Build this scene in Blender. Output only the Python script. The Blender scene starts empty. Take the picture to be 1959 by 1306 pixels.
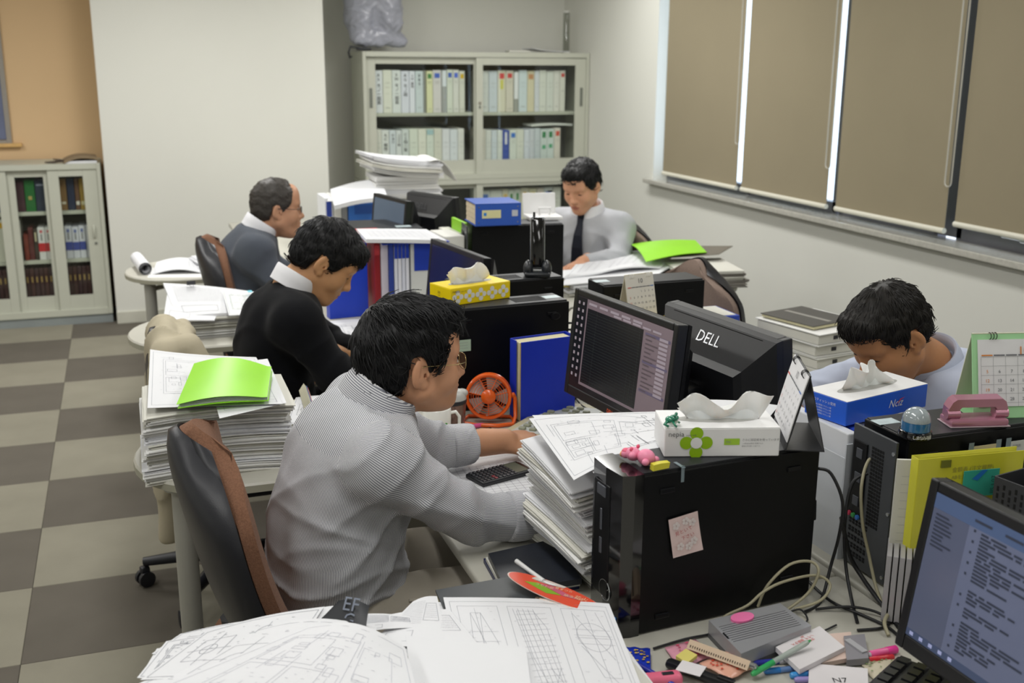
import bpy, bmesh, math, random
import numpy as np
from mathutils import Vector, Matrix, Euler
R = math.radians
PI = math.pi
rnd = random.Random(7)
scn = bpy.context.scene
col = scn.collection

# ---------------------------------------------------------------- camera
EYE = Vector((0, 0, 1.69))
YAW, PITCH, ROLL, FPX = R(19.6), R(14.45), R(0.33), 2077.0
_f = Vector((math.sin(YAW) * math.cos(PITCH), math.cos(YAW) * math.cos(PITCH), -math.sin(PITCH)))
_r = Vector((math.cos(YAW), -math.sin(YAW), 0))
_u = _r.cross(_f)
CR = math.cos(ROLL) * _r + math.sin(ROLL) * _u
CU = -math.sin(ROLL) * _r + math.cos(ROLL) * _u
CF = _f
cam = bpy.data.objects.new('camera', bpy.data.cameras.new('camera'))
col.objects.link(cam)
cam.matrix_world = Matrix(((CR.x, CU.x, -CF.x, EYE.x), (CR.y, CU.y, -CF.y, EYE.y), (CR.z, CU.z, -CF.z, EYE.z), (0, 0, 0, 1)))
cam.data.sensor_width = 36
cam.data.lens = 36 * FPX / 1959
cam.data.clip_start = 0.05
cam.data.dof.use_dof = True
cam.data.dof.focus_distance = 2.35
cam.data.dof.aperture_fstop = 4.8
scn.camera = cam

# ---------------------------------------------------------------- world, lamps, exposure
world = bpy.data.worlds.new('sky')
scn.world = world
world.use_nodes = True
_bg = world.node_tree.nodes['Background']
_bg.inputs[0].default_value = (0.80, 0.88, 1.0, 1)
_bg.inputs[1].default_value = 3.0

def lamp(name, loc, sx, sy, power, color=(1, 0.99, 0.965)):
    l = bpy.data.lights.new(name, 'AREA')
    l.shape = 'RECTANGLE'; l.size = sx; l.size_y = sy
    l.energy = power; l.color = color
    o = bpy.data.objects.new(name, l)
    col.objects.link(o); o.location = loc
    return o
for _x in (-1.6, 0.35, 2.3):
    for _y in (-0.6, 1.5, 3.6, 5.7):
        lamp('ceiling_or_fill_lamp', (_x, _y, 2.57), 0.3, 1.25, 28 if _y > 5 else (15 if _x < 2 or _y > 3 else 10) if _y > 1 else 7)
lamp('ceiling_or_fill_lamp', (2.45, 6.75, 2.57), 1.25, 0.3, 11)  # extra fill lamp, added to brighten the cabinet and its recess
scn.view_settings.view_transform = 'Standard'
scn.view_settings.look = 'None'
scn.view_settings.exposure = 0.12
scn.view_settings.gamma = 1.0
scn.view_settings.use_curve_mapping = False

# ---------------------------------------------------------------- helpers
def ray(px, py):
    return CR * ((px - 979.5) / FPX) + CU * (-(py - 653) / FPX) + CF
def at(px, py, z):
    d = ray(px, py); return EYE + d * ((z - EYE.z) / d.z)
def aty(px, py, y):
    d = ray(px, py); return EYE + d * (y / d.y)
def lin(h):
    h = h.lstrip('#'); out = []
    for i in (0, 2, 4):
        c = int(h[i:i + 2], 16) / 255
        out.append(c / 12.92 if c <= 0.04045 else ((c + 0.055) / 1.055) ** 2.4)
    return tuple(out)

MATS = {}
def mat(name, hexc, rough=0.5, metal=0.0, vary=0.08, scale=14.0, bump=0.0, bscale=200.0, spec=0.5, emit=None, estr=0.0, trans=0.0, alpha=1.0, sheen=0.0, coat=0.0, sss=0.0):
    """procedural material: base colour broken up by noise, optional fine relief"""
    if name in MATS: return MATS[name]
    m = bpy.data.materials.new(name); m.use_nodes = True
    nt = m.node_tree; N = nt.nodes; L = nt.links
    b = N['Principled BSDF']
    c = lin(hexc)
    tc = N.new('ShaderNodeTexCoord')
    nz = N.new('ShaderNodeTexNoise'); nz.inputs['Scale'].default_value = scale; nz.inputs['Detail'].default_value = 4
    L.new(tc.outputs['Object'], nz.inputs['Vector'])
    mx = N.new('ShaderNodeMix'); mx.data_type = 'RGBA'
    mx.inputs[6].default_value = (*[v * (1 - vary) for v in c], 1)
    mx.inputs[7].default_value = (*[min(1, v * (1 + vary)) for v in c], 1)
    L.new(nz.outputs['Fac'], mx.inputs[0]); L.new(mx.outputs[2], b.inputs['Base Color'])
    b.inputs['Roughness'].default_value = rough
    b.inputs['Metallic'].default_value = metal
    b.inputs['Specular IOR Level'].default_value = spec
    if sheen: b.inputs['Sheen Weight'].default_value = sheen
    if coat: b.inputs['Coat Weight'].default_value = coat; b.inputs['Coat Roughness'].default_value = 0.1
    if trans: b.inputs['Transmission Weight'].default_value = trans
    if alpha < 1: b.inputs['Alpha'].default_value = alpha
    if sss:
        b.inputs['Subsurface Weight'].default_value = sss
        b.inputs['Subsurface Radius'].default_value = (0.012, 0.005, 0.003)
        b.inputs['Subsurface Scale'].default_value = 0.6
    if emit:
        b.inputs['Emission Color'].default_value = (*lin(emit), 1); b.inputs['Emission Strength'].default_value = estr
    if bump:
        n2 = N.new('ShaderNodeTexNoise'); n2.inputs['Scale'].default_value = bscale; n2.inputs['Detail'].default_value = 3
        L.new(tc.outputs['Object'], n2.inputs['Vector'])
        bp = N.new('ShaderNodeBump'); bp.inputs['Strength'].default_value = bump; bp.inputs['Distance'].default_value = 0.002
        L.new(n2.outputs['Fac'], bp.inputs['Height']); L.new(bp.outputs['Normal'], b.inputs['Normal'])
    MATS[name] = m
    return m
def glassy(name, hexc, alpha, rough=0.05):
    """thin clear pane: mostly see-through with a gloss"""
    if name in MATS: return MATS[name]
    m = bpy.data.materials.new(name); m.use_nodes = True
    nt = m.node_tree; N = nt.nodes; L = nt.links
    for n in list(N): N.remove(n)
    out = N.new('ShaderNodeOutputMaterial'); mixs = N.new('ShaderNodeMixShader')
    t = N.new('ShaderNodeBsdfTransparent'); t.inputs[0].default_value = (*lin(hexc), 1)
    g = N.new('ShaderNodeBsdfGlossy'); g.inputs['Roughness'].default_value = rough
    lw = N.new('ShaderNodeLayerWeight'); pw = N.new('ShaderNodeMath'); pw.operation = 'POWER'; pw.inputs[1].default_value = 4.0
    L.new(lw.outputs['Facing'], pw.inputs[0])
    ad = N.new('ShaderNodeMath'); ad.operation = 'MULTIPLY_ADD'; ad.inputs[1].default_value = 0.8; ad.inputs[2].default_value = alpha + 0.02; ad.use_clamp = True
    L.new(pw.outputs[0], ad.inputs[0]); L.new(ad.outputs[0], mixs.inputs[0])
    L.new(t.outputs[0], mixs.inputs[1]); L.new(g.outputs[0], mixs.inputs[2]); L.new(mixs.outputs[0], out.inputs[0])
    MATS[name] = m
    return m

def Rz(a): return Matrix.Rotation(a, 4, 'Z')
def Rx(a): return Matrix.Rotation(a, 4, 'X')
def Ry(a): return Matrix.Rotation(a, 4, 'Y')
def Tr(x, y, z): return Matrix.Translation((x, y, z))

_boxcache = {}
def bevbox(sx, sy, sz, bev, seg=2):
    k = (round(sx, 5), round(sy, 5), round(sz, 5), round(bev, 5), seg)
    if k in _boxcache: return _boxcache[k]
    bm = bmesh.new(); bmesh.ops.create_cube(bm, size=1)
    bmesh.ops.scale(bm, vec=(sx, sy, sz), verts=bm.verts)
    if bev > 0:
        bmesh.ops.bevel(bm, geom=list(bm.edges), offset=min(bev, 0.49 * min(sx, sy, sz)), segments=seg, affect='EDGES', profile=0.5)
    bm.verts.index_update()
    r = ([tuple(v.co) for v in bm.verts], [tuple(v.index for v in f.verts) for f in bm.faces])
    bm.free(); _boxcache[k] = r
    return r

class MB:
    """collects shapes, then links them as ONE mesh object"""
    def __init__(s): s.v = []; s.f = []; s.m = []
    def add(s, V, F, mi=0, M=None):
        o = len(s.v)
        if M is not None: V = [tuple(M @ Vector(p)) for p in V]
        s.v.extend(V); s.f.extend([tuple(i + o for i in f) for f in F]); s.m.extend([mi] * len(F))
        return s
    def box(s, c, d, bev=0.0, mi=0, M=None, rz=0.0, seg=2):
        V, F = bevbox(d[0], d[1], d[2], bev, seg)
        T = Tr(*c) @ Rz(rz)
        return s.add(V, F, mi, (M @ T) if M is not None else T)
    def tube(s, pts, r, n=8, mi=0, M=None, closed=False, caps=True):
        pts = [Vector(p) for p in pts]; k = len(pts)
        rs = r if isinstance(r, (list, tuple)) else [r] * k
        V = []; F = []; prev = None
        for i, p in enumerate(pts):
            if closed: t = (pts[(i + 1) % k] - pts[i - 1])
            else: t = pts[min(i + 1, k - 1)] - pts[max(i - 1, 0)]
            t = t.normalized() if t.length > 1e-9 else Vector((0, 0, 1))
            if prev is None:
                a = Vector((0, 0, 1)) if abs(t.z) < 0.9 else Vector((1, 0, 0))
                x = t.cross(a).normalized()
            else:
                x = prev - t * prev.dot(t)
                x = x.normalized() if x.length > 1e-6 else t.orthogonal().normalized()
            prev = x; y = t.cross(x)
            for j in range(n):
                a = 2 * PI * j / n
                V.append(tuple(p + (x * math.cos(a) + y * math.sin(a)) * rs[i]))
        segs = k if closed else k - 1
        for i in range(segs):
            i2 = (i + 1) % k
            for j in range(n):
                F.append((i * n + j, i * n + (j + 1) % n, i2 * n + (j + 1) % n, i2 * n + j))
        if caps and not closed:
            F.append(tuple(reversed(range(n)))); F.append(tuple((k - 1) * n + j for j in range(n)))
        return s.add(V, F, mi, M)
    def lathe(s, prof, n=24, mi=0, M=None, cap0=True, cap1=True):
        V = []; F = []
        for (r, z) in prof:
            for j in range(n):
                a = 2 * PI * j / n; V.append((r * math.cos(a), r * math.sin(a), z))
        for i in range(len(prof) - 1):
            for j in range(n):
                F.append((i * n + j, i * n + (j + 1) % n, (i + 1) * n + (j + 1) % n, (i + 1) * n + j))
        if cap0: F.append(tuple(reversed(range(n))))
        if cap1: F.append(tuple((len(prof) - 1) * n + j for j in range(n)))
        return s.add(V, F, mi, M)
    def prism(s, poly, z0, z1, mi=0, M=None):
        n = len(poly)
        V = [(x, y, z0) for x, y in poly] + [(x, y, z1) for x, y in poly]
        F = [tuple(reversed(range(n))), tuple(range(n, 2 * n))] + [(i, (i + 1) % n, n + (i + 1) % n, n + i) for i in range(n)]
        return s.add(V, F, mi, M)
    def flat(s, poly, z=0.0, mi=0, M=None):
        return s.add([(x, y, z) for x, y in poly], [tuple(range(len(poly)))], mi, M)
    def ell(s, c, r, n=12, m=8, mi=0, M=None):
        V = [(c[0], c[1], c[2] - r[2])]; F = []
        for i in range(1, m):
            t = PI * i / m - PI / 2
            for j in range(n):
                a = 2 * PI * j / n
                V.append((c[0] + r[0] * math.cos(t) * math.cos(a), c[1] + r[1] * math.cos(t) * math.sin(a), c[2] + r[2] * math.sin(t)))
        V.append((c[0], c[1], c[2] + r[2])); e = len(V) - 1
        for j in range(n):
            F.append((0, 1 + (j + 1) % n, 1 + j)); F.append((e, 1 + (m - 2) * n + j, 1 + (m - 2) * n + (j + 1) % n))
        for i in range(m - 2):
            for j in range(n):
                F.append((1 + i * n + j, 1 + i * n + (j + 1) % n, 1 + (i + 1) * n + (j + 1) % n, 1 + (i + 1) * n + j))
        return s.add(V, F, mi, M)
    def slab(s, fn, nu, nv, t, mi=0, M=None):
        """a curved sheet of thickness t; fn(u, v) gives its upper face"""
        V = []; F = []
        for k in (0, 1):
            for i in range(nu + 1):
                for j in range(nv + 1):
                    x, y, z = fn(i / nu, j / nv); V.append((x, y, z - k * t))
        o = (nu + 1) * (nv + 1); I = lambda i, j: i * (nv + 1) + j
        for i in range(nu):
            for j in range(nv):
                F.append((I(i, j), I(i + 1, j), I(i + 1, j + 1), I(i, j + 1)))
                F.append((o + I(i, j), o + I(i, j + 1), o + I(i + 1, j + 1), o + I(i + 1, j)))
        for i in range(nu):
            F.append((I(i, 0), o + I(i, 0), o + I(i + 1, 0), I(i + 1, 0))); F.append((I(i, nv), I(i + 1, nv), o + I(i + 1, nv), o + I(i, nv)))
        for j in range(nv):
            F.append((I(0, j), I(0, j + 1), o + I(0, j + 1), o + I(0, j))); F.append((I(nu, j), o + I(nu, j), o + I(nu, j + 1), I(nu, j + 1)))
        return s.add(V, F, mi, M)
    def build(s, name, mats, parent=None, M=None, smooth=None):
        me = bpy.data.meshes.new(name)
        me.from_pydata(s.v, [], s.f)
        if not isinstance(mats, (list, tuple)): mats = [mats]
        for m in mats: me.materials.append(m)
        if len(mats) > 1: me.polygons.foreach_set('material_index', s.m)
        if smooth is not None:
            me.polygons.foreach_set('use_smooth', [True] * len(me.polygons))
            if smooth < 180: me.set_sharp_from_angle(angle=R(smooth))
        me.update()
        return link(name, me, parent, M)
def link(name, me, parent=None, M=None):
    o = bpy.data.objects.new(name, me); col.objects.link(o)
    if parent is not None: o.parent = parent
    if M is not None: o.matrix_local = M
    return o
def tag(o, label, cat, group=None):
    o['label'] = label; o['category'] = cat
    if group: o['group'] = group
    return o
def thing(name, label, cat, loc=(0, 0, 0), rz=0.0, group=None, M=None):
    o = bpy.data.objects.new(name, None); col.objects.link(o); o.empty_display_size = 0.05
    if M is not None: o.matrix_local = M
    else: o.location = loc; o.rotation_euler = (0, 0, rz)
    return tag(o, label, cat, group)
def struct(o): o['kind'] = 'structure'; return o
def stuff(o): o['kind'] = 'stuff'; return o
def kids(o): return list(o.children)
def dup(root, loc=None, rz=None, label=None, group=None, M=None):
    r = root.copy(); col.objects.link(r)
    if M is not None: r.matrix_local = M
    if loc is not None: r.location = loc
    if rz is not None: r.rotation_euler = (0, 0, rz)
    if label: r['label'] = label
    if group: r['group'] = group
    for ch in kids(root):
        c = ch.copy(); col.objects.link(c); c.parent = r
        for g in kids(ch):
            d = g.copy(); col.objects.link(d); d.parent = c
    return r

# lettering as thin mesh
_txt = {}
def glyphs(s, size, depth=0.0):
    k = (s, depth)
    if k not in _txt:
        cu = bpy.data.curves.new('lettering', 'FONT'); cu.body = s; cu.size = 1.0; cu.extrude = depth; cu.resolution_u = 2
        o = bpy.data.objects.new('lettering', cu); col.objects.link(o)
        dg = bpy.context.evaluated_depsgraph_get()
        me = bpy.data.meshes.new_from_object(o.evaluated_get(dg))
        V = [tuple(v.co) for v in me.vertices]; F = [tuple(p.vertices) for p in me.polygons]
        bpy.data.objects.remove(o); bpy.data.curves.remove(cu); bpy.data.meshes.remove(me)
        _txt[k] = (V, F)
    V, F = _txt[k]
    return [(x * size, y * size, z * size) for x, y, z in V], F
def textw(s, size):
    V, F = glyphs(s, size)
    return max([v[0] for v in V] or [0])
def write(mb, s, size, M, mi=0, centre=False):
    V, F = glyphs(s, size)
    if centre and V:
        w = max(v[0] for v in V) / 2; V = [(x - w, y, z) for x, y, z in V]
    return mb.add(V, F, mi, M)
def frame3(o, x, y):
    """matrix with origin o, x axis x, y axis y (both made unit), z = x cross y"""
    x = Vector(x).normalized(); y = Vector(y); y = (y - x * y.dot(x)).normalized(); z = x.cross(y)
    return Matrix(((x.x, y.x, z.x, o[0]), (x.y, y.y, z.y, o[1]), (x.z, y.z, z.z, o[2]), (0, 0, 0, 1)))
# ================================================================ SETTING
def wallmat(name, hexc, stainy=0.04):
    return mat(name, hexc, rough=0.85, vary=stainy, scale=1.3, bump=0.15, bscale=350, spec=0.2)
M_wall = wallmat('wall_paint', '#dcdcd4')
M_beige = wallmat('beige_wallpaper', '#e2c298')
M_base = mat('baseboard_vinyl', '#c9c8bb', rough=0.5)
M_ceil = wallmat('ceiling_paint', '#dedcd2')
XW = 3.42; YB = 7.44; YR = 8.4
def wall(name, c, d, m):
    return struct(MB().box(c, d).build(name, m))
wall('wall_back', (0.60, (YB + YR) / 2 + 0.05, 1.3), (1.43, YR - YB + 0.1, 2.6), M_wall)
wall('wall_recess', (2.42, YR + 0.05, 1.3), (2.2, 0.1, 2.6), M_wall)
wall('wall_alcove', (-2.05, 7.97 + 0.05, 1.3), (3.9, 0.1, 2.6), M_beige)
wall('wall_left', (-3.45, 3.0, 1.3), (0.1, 10.0, 2.6), M_wall)
wall('wall_front', (0.0, -2.05, 1.3), (7.2, 0.1, 2.6), M_wall)
wall('ceiling', (0.0, 3.2, 2.65), (7.2, 10.8, 0.1), M_ceil)
struct(MB().box((0.603, YB - 0.006, 0.04), (1.44, 0.012, 0.08), 0.003).build('baseboard_back', M_base))
# window wall: parapet, lintel and the pier at the far end
WY1, WY0, WZ = 6.74, -1.4, 0.93
mb = MB()
mb.box((XW + 0.12, 3.2, 0.45), (0.24, 10.8, 0.90)).box((XW + 0.12, 3.2, 2.5), (0.24, 10.8, 0.25))
mb.box((XW + 0.12, (WY1 + 8.6) / 2, 1.6375), (0.24, 8.6 - WY1, 1.475)).box((XW + 0.12, 0.37, 1.6375), (0.24, 5.14, 1.475))  # near stretch, out of view, closed solid to keep window light out
struct(mb.build('wall_right', M_wall))
M_stone = mat('sill_stone', '#b9b7ae', rough=0.12, vary=0.25, scale=60, coat=0.4)
struct(MB().box((XW + 0.07, (6.78 - 1.4) / 2, 0.905), (0.26, 8.18, 0.03), 0.004).build('window_sill', M_stone))
# floor: carpet tiles laid as a checkerboard
M_cl = mat('carpet_light', '#8e8a7c', rough=0.95, vary=0.16, scale=5, bump=0.6, bscale=500, spec=0.1)
M_cd = mat('carpet_dark', '#67625a', rough=0.95, vary=0.16, scale=5, bump=0.6, bscale=500, spec=0.1)
fl = struct(MB().box((0, 3.2, -0.03), (7.2, 10.8, 0.04)).build('floor', mat('floor_screed', '#5c5a55', rough=0.9)))
tl = {}
for key, mm in (('l', M_cl), ('d', M_cd)):
    tl[key] = MB().box((0, 0, 0), (0.499, 0.499, 0.008), 0.0015, seg=1)
    tl[key] = (tl[key].build('carpet_tile', mm, fl, Tr(0, 0, -0.1)))
meL, meD = tl['l'].data, tl['d'].data
first = {id(meL): tl['l'], id(meD): tl['d']}
for i in range(-3, 5):
    for j in range(-2, 14):
        x = -0.391 + 0.5 * (i + 0.5); y = 7.607 - 0.5 * (j + 0.5)
        if y < 0.6 or (x > 1.5 and y < 6): continue
        dark = ((i + j) % 2 == 0)
        me = meD if dark else meL
        o = first.pop(id(me), None)
        if o is None: o = link('carpet_tile', me, fl)
        o.matrix_local = Tr(x, y, -0.004)

# windows: frames, panes, and what hangs in front of them
M_alu = mat('window_aluminium', '#6f7078', rough=0.35, metal=0.7)
M_pane = glassy('window_glass', '#eef4f8', 0.02)
WX = XW + 0.13
bounds = [(6.74, 5.68), (5.66, 4.82), (4.79, 4.04), (3.92, 2.95)]
for k, (ya, yb) in enumerate(bounds):
    w = struct(MB().box((WX, ya - 0.015, 1.655), (0.05, 0.03, 1.45)).box((WX, yb + 0.015, 1.655), (0.05, 0.03, 1.45))
        .box((WX, (ya + yb) / 2, 0.95), (0.05, ya - yb, 0.06)).box((WX, (ya + yb) / 2, 2.36), (0.05, ya - yb, 0.05)).build('window_%d' % (k + 1), M_alu))
    MB().box((WX + 0.01, (ya + yb) / 2, 1.65), (0.006, ya - yb - 0.05, 1.38)).build('pane', M_pane, w)
    if k == 2: MB().box((WX, 3.98, 1.655), (0.05, 0.12, 1.45)).build('mullion', M_alu, w)
    if k == 3:
        MB().box((WX - 0.035, 3.55, 0.985), (0.03, 0.16, 0.02), 0.004).box((WX - 0.05, 3.50, 0.985), (0.02, 0.03, 0.03), 0.004).build('latch', mat('latch_steel', '#b8bcc6', rough=0.3, metal=0.8), w)
M_blind = mat('blind_fabric', '#978d76', rough=0.9, vary=0.05, scale=3, bump=0.35, bscale=900, spec=0.15)
_n = M_blind.node_tree
_b = _n.nodes['Principled BSDF']; _t = _n.nodes.new('ShaderNodeBsdfTranslucent'); _t.inputs[0].default_value = (*lin('#b0a26a'), 1)
_mx = _n.nodes.new('ShaderNodeMixShader'); _mx.inputs[0].default_value = 0.07
_n.links.new(_b.outputs[0], _mx.inputs[1]); _n.links.new(_t.outputs[0], _mx.inputs[2])
_n.links.new(_mx.outputs[0], _n.nodes['Material Output'].inputs[0])
M_rail = mat('blind_rail', '#d6d3c4', rough=0.45)
M_chain = mat('bead_chain', '#b9b4a6', rough=0.4)
BX = XW + 0.03
bl = [(6.655, 5.70, 0.945, 'furthest roller blind, beside the far corner'), (5.645, 4.80, 0.945, 'second roller blind from the far corner'),
      (4.72, 3.915, 0.945, 'third roller blind from the far corner'), (3.855, 2.99, 0.985, 'nearest roller blind in view, hung slightly higher with dark gap below')]
for k, (ya, yb, zb, lb) in enumerate(bl):
    t = thing('roller_blind', 'lowered olive beige ' + lb, 'blind', (BX, (ya + yb) / 2, zb), 0, 'roller blinds on the windows')
    h = 2.42 - zb; w = ya - yb
    MB().slab(lambda u, v: (0.0, (u - 0.5) * w, 0.03 + v * (h - 0.03)), 2, 2, 0.0001).box((0, 0, h / 2 + 0.015), (0.0015, w, h - 0.03)).build('fabric', M_blind, t)
    MB().tube([(0, -w / 2, 0.02), (0, w / 2, 0.02)], 0.013, 10).build('bottom_rail', M_rail, t, smooth=40)
    MB().tube([(0.02, -w / 2, h + 0.02), (0.02, w / 2, h + 0.02)], 0.03, 12).build('roller', M_rail, t, smooth=40)
    ch = MB()
    y0 = -w / 2 - 0.02; zl = 0.28 if k == 0 else 0.22
    pts = [(-0.025, y0 + 0.02, h), (-0.025, y0 + 0.02, zl + 0.05)] + [(-0.025, y0 + 0.0 + 0.02 * math.cos(a), zl + 0.02 * math.sin(a) + 0.02) for a in np.linspace(0, -PI, 7)] + [(-0.025, y0 - 0.02, h)]
    ch.tube(pts, 0.0035, 5).build('pull_chain', M_chain, t, smooth=60)
# ================================================================ CABINETS AND THEIR BOOKS
M_steel = mat('cabinet_enamel', '#c2c4b6', rough=0.4, vary=0.03)
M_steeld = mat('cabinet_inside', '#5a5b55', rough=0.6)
M_slot = mat('recessed_pull', '#7d8179', rough=0.4, metal=0.4)
M_cglass = glassy('cabinet_glass', '#fbfdfb', 0.01, 0.02)
M_lock = mat('lock_chrome', '#d8d8d4', rough=0.15, metal=1)
M_shadow = mat('gap_grey', '#3a3b38', rough=0.8)

def case(t, w, d, z0, z1, shelves):
    """carcass of a cabinet: open front towards -Y, x from 0 to w, front at y = 0"""
    h = z1 - z0
    mb = MB()
    mb.box((0.0125, d / 2, (z0 + z1) / 2), (0.025, d, h), 0.003).box((w - 0.0125, d / 2, (z0 + z1) / 2), (0.025, d, h), 0.003)
    mb.box((w / 2, d / 2, z1 - 0.0175), (w - 0.05, d, 0.035)).box((w / 2, d / 2, z0 + 0.02), (w - 0.05, d, 0.04))
    mb.build('carcass', M_steel, t)
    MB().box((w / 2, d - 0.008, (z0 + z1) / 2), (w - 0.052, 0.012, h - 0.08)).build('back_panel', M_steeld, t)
    for z in shelves:
        MB().box((w / 2, d / 2 + 0.03, z - 0.012), (w - 0.056, d - 0.085, 0.024), 0.002).build('shelf', M_steel, t)
def glassdoor(t, x0, x1, z0, z1, y, fl, fr, ft, fb, name='door', th=0.018):
    """framed glass door; fl.. are the frame widths left, right, top, bottom"""
    mb = MB(); w = x1 - x0; h = z1 - z0; zc = (z0 + z1) / 2
    mb.box((x0 + fl / 2, y, zc), (fl, th, h), 0.002).box((x1 - fr / 2, y, zc), (fr, th, h), 0.002)
    mb.box(((x0 + fl + x1 - fr) / 2, y, z1 - ft / 2), (w - fl - fr, th, ft)).box(((x0 + fl + x1 - fr) / 2, y, z0 + fb / 2), (w - fl - fr, th, fb))
    dr = mb.build(name, M_steel, t)
    MB().box(((x0 + fl + x1 - fr) / 2, y + 0.004, (z0 + fb + z1 - ft) / 2), (w - fl - fr + 0.004, 0.003, h - ft - fb + 0.004)).build('pane', M_cglass, dr)
    return dr

# ---- big sliding-door cabinet in the recess: upper and lower unit
CW = 1.756; CX = 1.66; CY = 7.86
up = thing('sliding_door_cabinet', 'upper grey steel cabinet with two sliding glass doors full of white binders', 'cabinet', (CX, CY, 0.83))
case(up, CW, 0.42, 0, 0.925, [0.49])
d1 = glassdoor(up, 0.026, 0.905, 0.04, 0.885, 0.045, 0.072, 0.065, 0.045, 0.10)
d2 = glassdoor(up, 0.85, CW - 0.026, 0.04, 0.885, 0.018, 0.052, 0.085, 0.050, 0.10)
MB().box((0.062, 0.034, 0.60), (0.022, 0.005, 0.14), 0.002).build('pull', M_slot, d1)
MB().box((CW - 0.062, 0.007, 0.60), (0.022, 0.005, 0.14), 0.002).build('pull', M_slot, d2)
MB().lathe([(0.012, 0), (0.012, 0.006)], 14, M=Tr(0.877, 0.010, 0.56) @ Rx(R(90))).build('lock', M_lock, d2, smooth=40)
MB().box((0.877, 0.0075, 0.53), (0.014, 0.004, 0.02)).build('latch_plate', M_slot, d2)
lo = thing('sliding_door_cabinet', 'lower grey steel cabinet standing under the glass cabinet in the recess', 'cabinet', (CX, CY, 0))
case(lo, CW, 0.42, 0.06, 0.828, [0.44])
MB().box((CW / 2, 0.22, 0.03), (CW - 0.02, 0.38, 0.06)).build('plinth', M_slot, lo)
glassdoor(lo, 0.026, 0.905, 0.10, 0.80, 0.045, 0.072, 0.065, 0.040, 0.06)
e2 = glassdoor(lo, 0.85, CW - 0.026, 0.10, 0.80, 0.018, 0.052, 0.085, 0.030, 0.06)
MB().box((CW - 0.062, 0.007, 0.5), (0.022, 0.005, 0.14), 0.002).build('pull', M_slot, e2)

BM = {}
def bmat(h):
    if h not in BM: BM[h] = mat('cover_' + h[1:], h, rough=0.55, vary=0.04)
    return BM[h]
M_inkk = mat('black_ink', '#2b2b30', rough=0.7)
def binder(name, label, cat, loc, w, h, d, cover, marks=(), group=None, text=None, tsize=0.02, label_col=None, lean=0.0):
    """an upright file: spine towards -Y; marks = (colour, z0 fraction, z1 fraction, width fraction)"""
    t = thing(name, label, cat, loc, 0, group)
    if lean: t.rotation_euler = (0, lean, 0)
    MB().box((0, d / 2, h / 2), (w, d, h), 0.004).build('cover', bmat(cover), t)
    if label_col:
        MB().box((0, -0.0006, h * 0.52), (w * 0.82, 0.0012, h * 0.88)).build('spine_label', bmat(label_col), t)
    for (c, a, b, f) in marks:
        MB().box((0, -0.0018, h * (a + b) / 2), (w * f, 0.0012, h * (b - a))).build('spine_mark', bmat(c), t)
    if text:
        mb = MB(); z = h * 0.86
        for ch in text:
            if ch == ' ': z -= tsize * 0.5; continue
            write(mb, ch, tsize, Matrix(((1, 0, 0, 0), (0, 0, 1, -0.003), (0, 1, 0, z), (0, 0, 0, 1))), centre=True); z -= tsize * 1.0
        if mb.v: mb.build('spine_lettering', M_inkk, t)
    return t
WHT = ['#e4e6e4', '#dfe2dd', '#d9dde4', '#e6e2d8', '#d3dbe3', '#dcdcd2', '#e2e2ea']
ORD = ['first', 'second', 'third', 'fourth', 'fifth', 'sixth', 'seventh', 'eighth', 'ninth', 'tenth', 'eleventh', 'twelfth', 'thirteenth', 'fourteenth']
def row(x0, z, specs, y, h, where, grp):
    x = x0
    for i, sp in enumerate(specs):
        w, cover, marks, text, desc = sp
        hh = h * rnd.uniform(0.965, 1.0)
        binder('binder', '%s, %s %s' % (desc, ORD[i], where), 'binder', (x + w / 2, y + rnd.uniform(0, 0.008), z), w - 0.003, hh, 0.28, cover, marks, grp, text,
               tsize=min(0.030, w * 0.5))
        x += w
fine = [('#9a9a98', 0.70, 0.705, 0.5), ('#9a9a98', 0.60, 0.604, 0.5), ('#a5a5a0', 0.45, 0.453, 0.4), ('#9a9a98', 0.12, 0.13, 0.5)]
sq = lambda c: [(c, 0.82, 0.93, 0.6), ('#a0a09c', 0.74, 0.745, 0.6), ('#a0a09c', 0.70, 0.705, 0.5), ('#a0a09c', 0.08, 0.09, 0.5)]
Y0 = CY + 0.075
A = [(0.062, '#e4e6ec', (), 'AS モノー図面', 'white binder with black handwritten spine'), (0.068, '#e6e6da', fine, None, 'cream binder with fine printed spine'),
     (0.068, '#e2e6e6', (), 'SW モノー図面', 'white binder with black handwritten spine'), (0.062, '#e0e2ee', (), 'AG モノ図', 'bluish white binder with black handwritten spine'),
     (0.044, '#e6e8f2', (), 'SM 車両', 'narrow white binder with black lettering'), (0.062, '#d0dade', fine, 'BBS', 'pale blue-grey binder with small lettering'),
     (0.022, '#8c8c84', (), None, 'thin dark grey file'), (0.050, '#e2e2b8', sq('#4c8a4c'), None, 'cream binder with green square'),
     (0.068, '#dcd8d8', sq('#4668c8'), None, 'pale binder with blue square'), (0.038, '#a6a8a8', [('#dfe4ea', 0.62, 0.99, 0.9)], None, 'half white half grey narrow file'),
     (0.048, '#dde2d6', sq('#3f62bc'), None, 'pale green-white binder with blue square'), (0.048, '#e0e0da', sq('#4a6ad6'), None, 'white binder with violet-blue square'),
     (0.045, '#deded4', sq('#d8b010'), None, 'white binder with yellow square')]
row(CX + 0.098, 0.83 + 0.49, A, Y0, 0.31, 'from left, upper shelf, left glass door', 'binders on the upper shelf')
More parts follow.
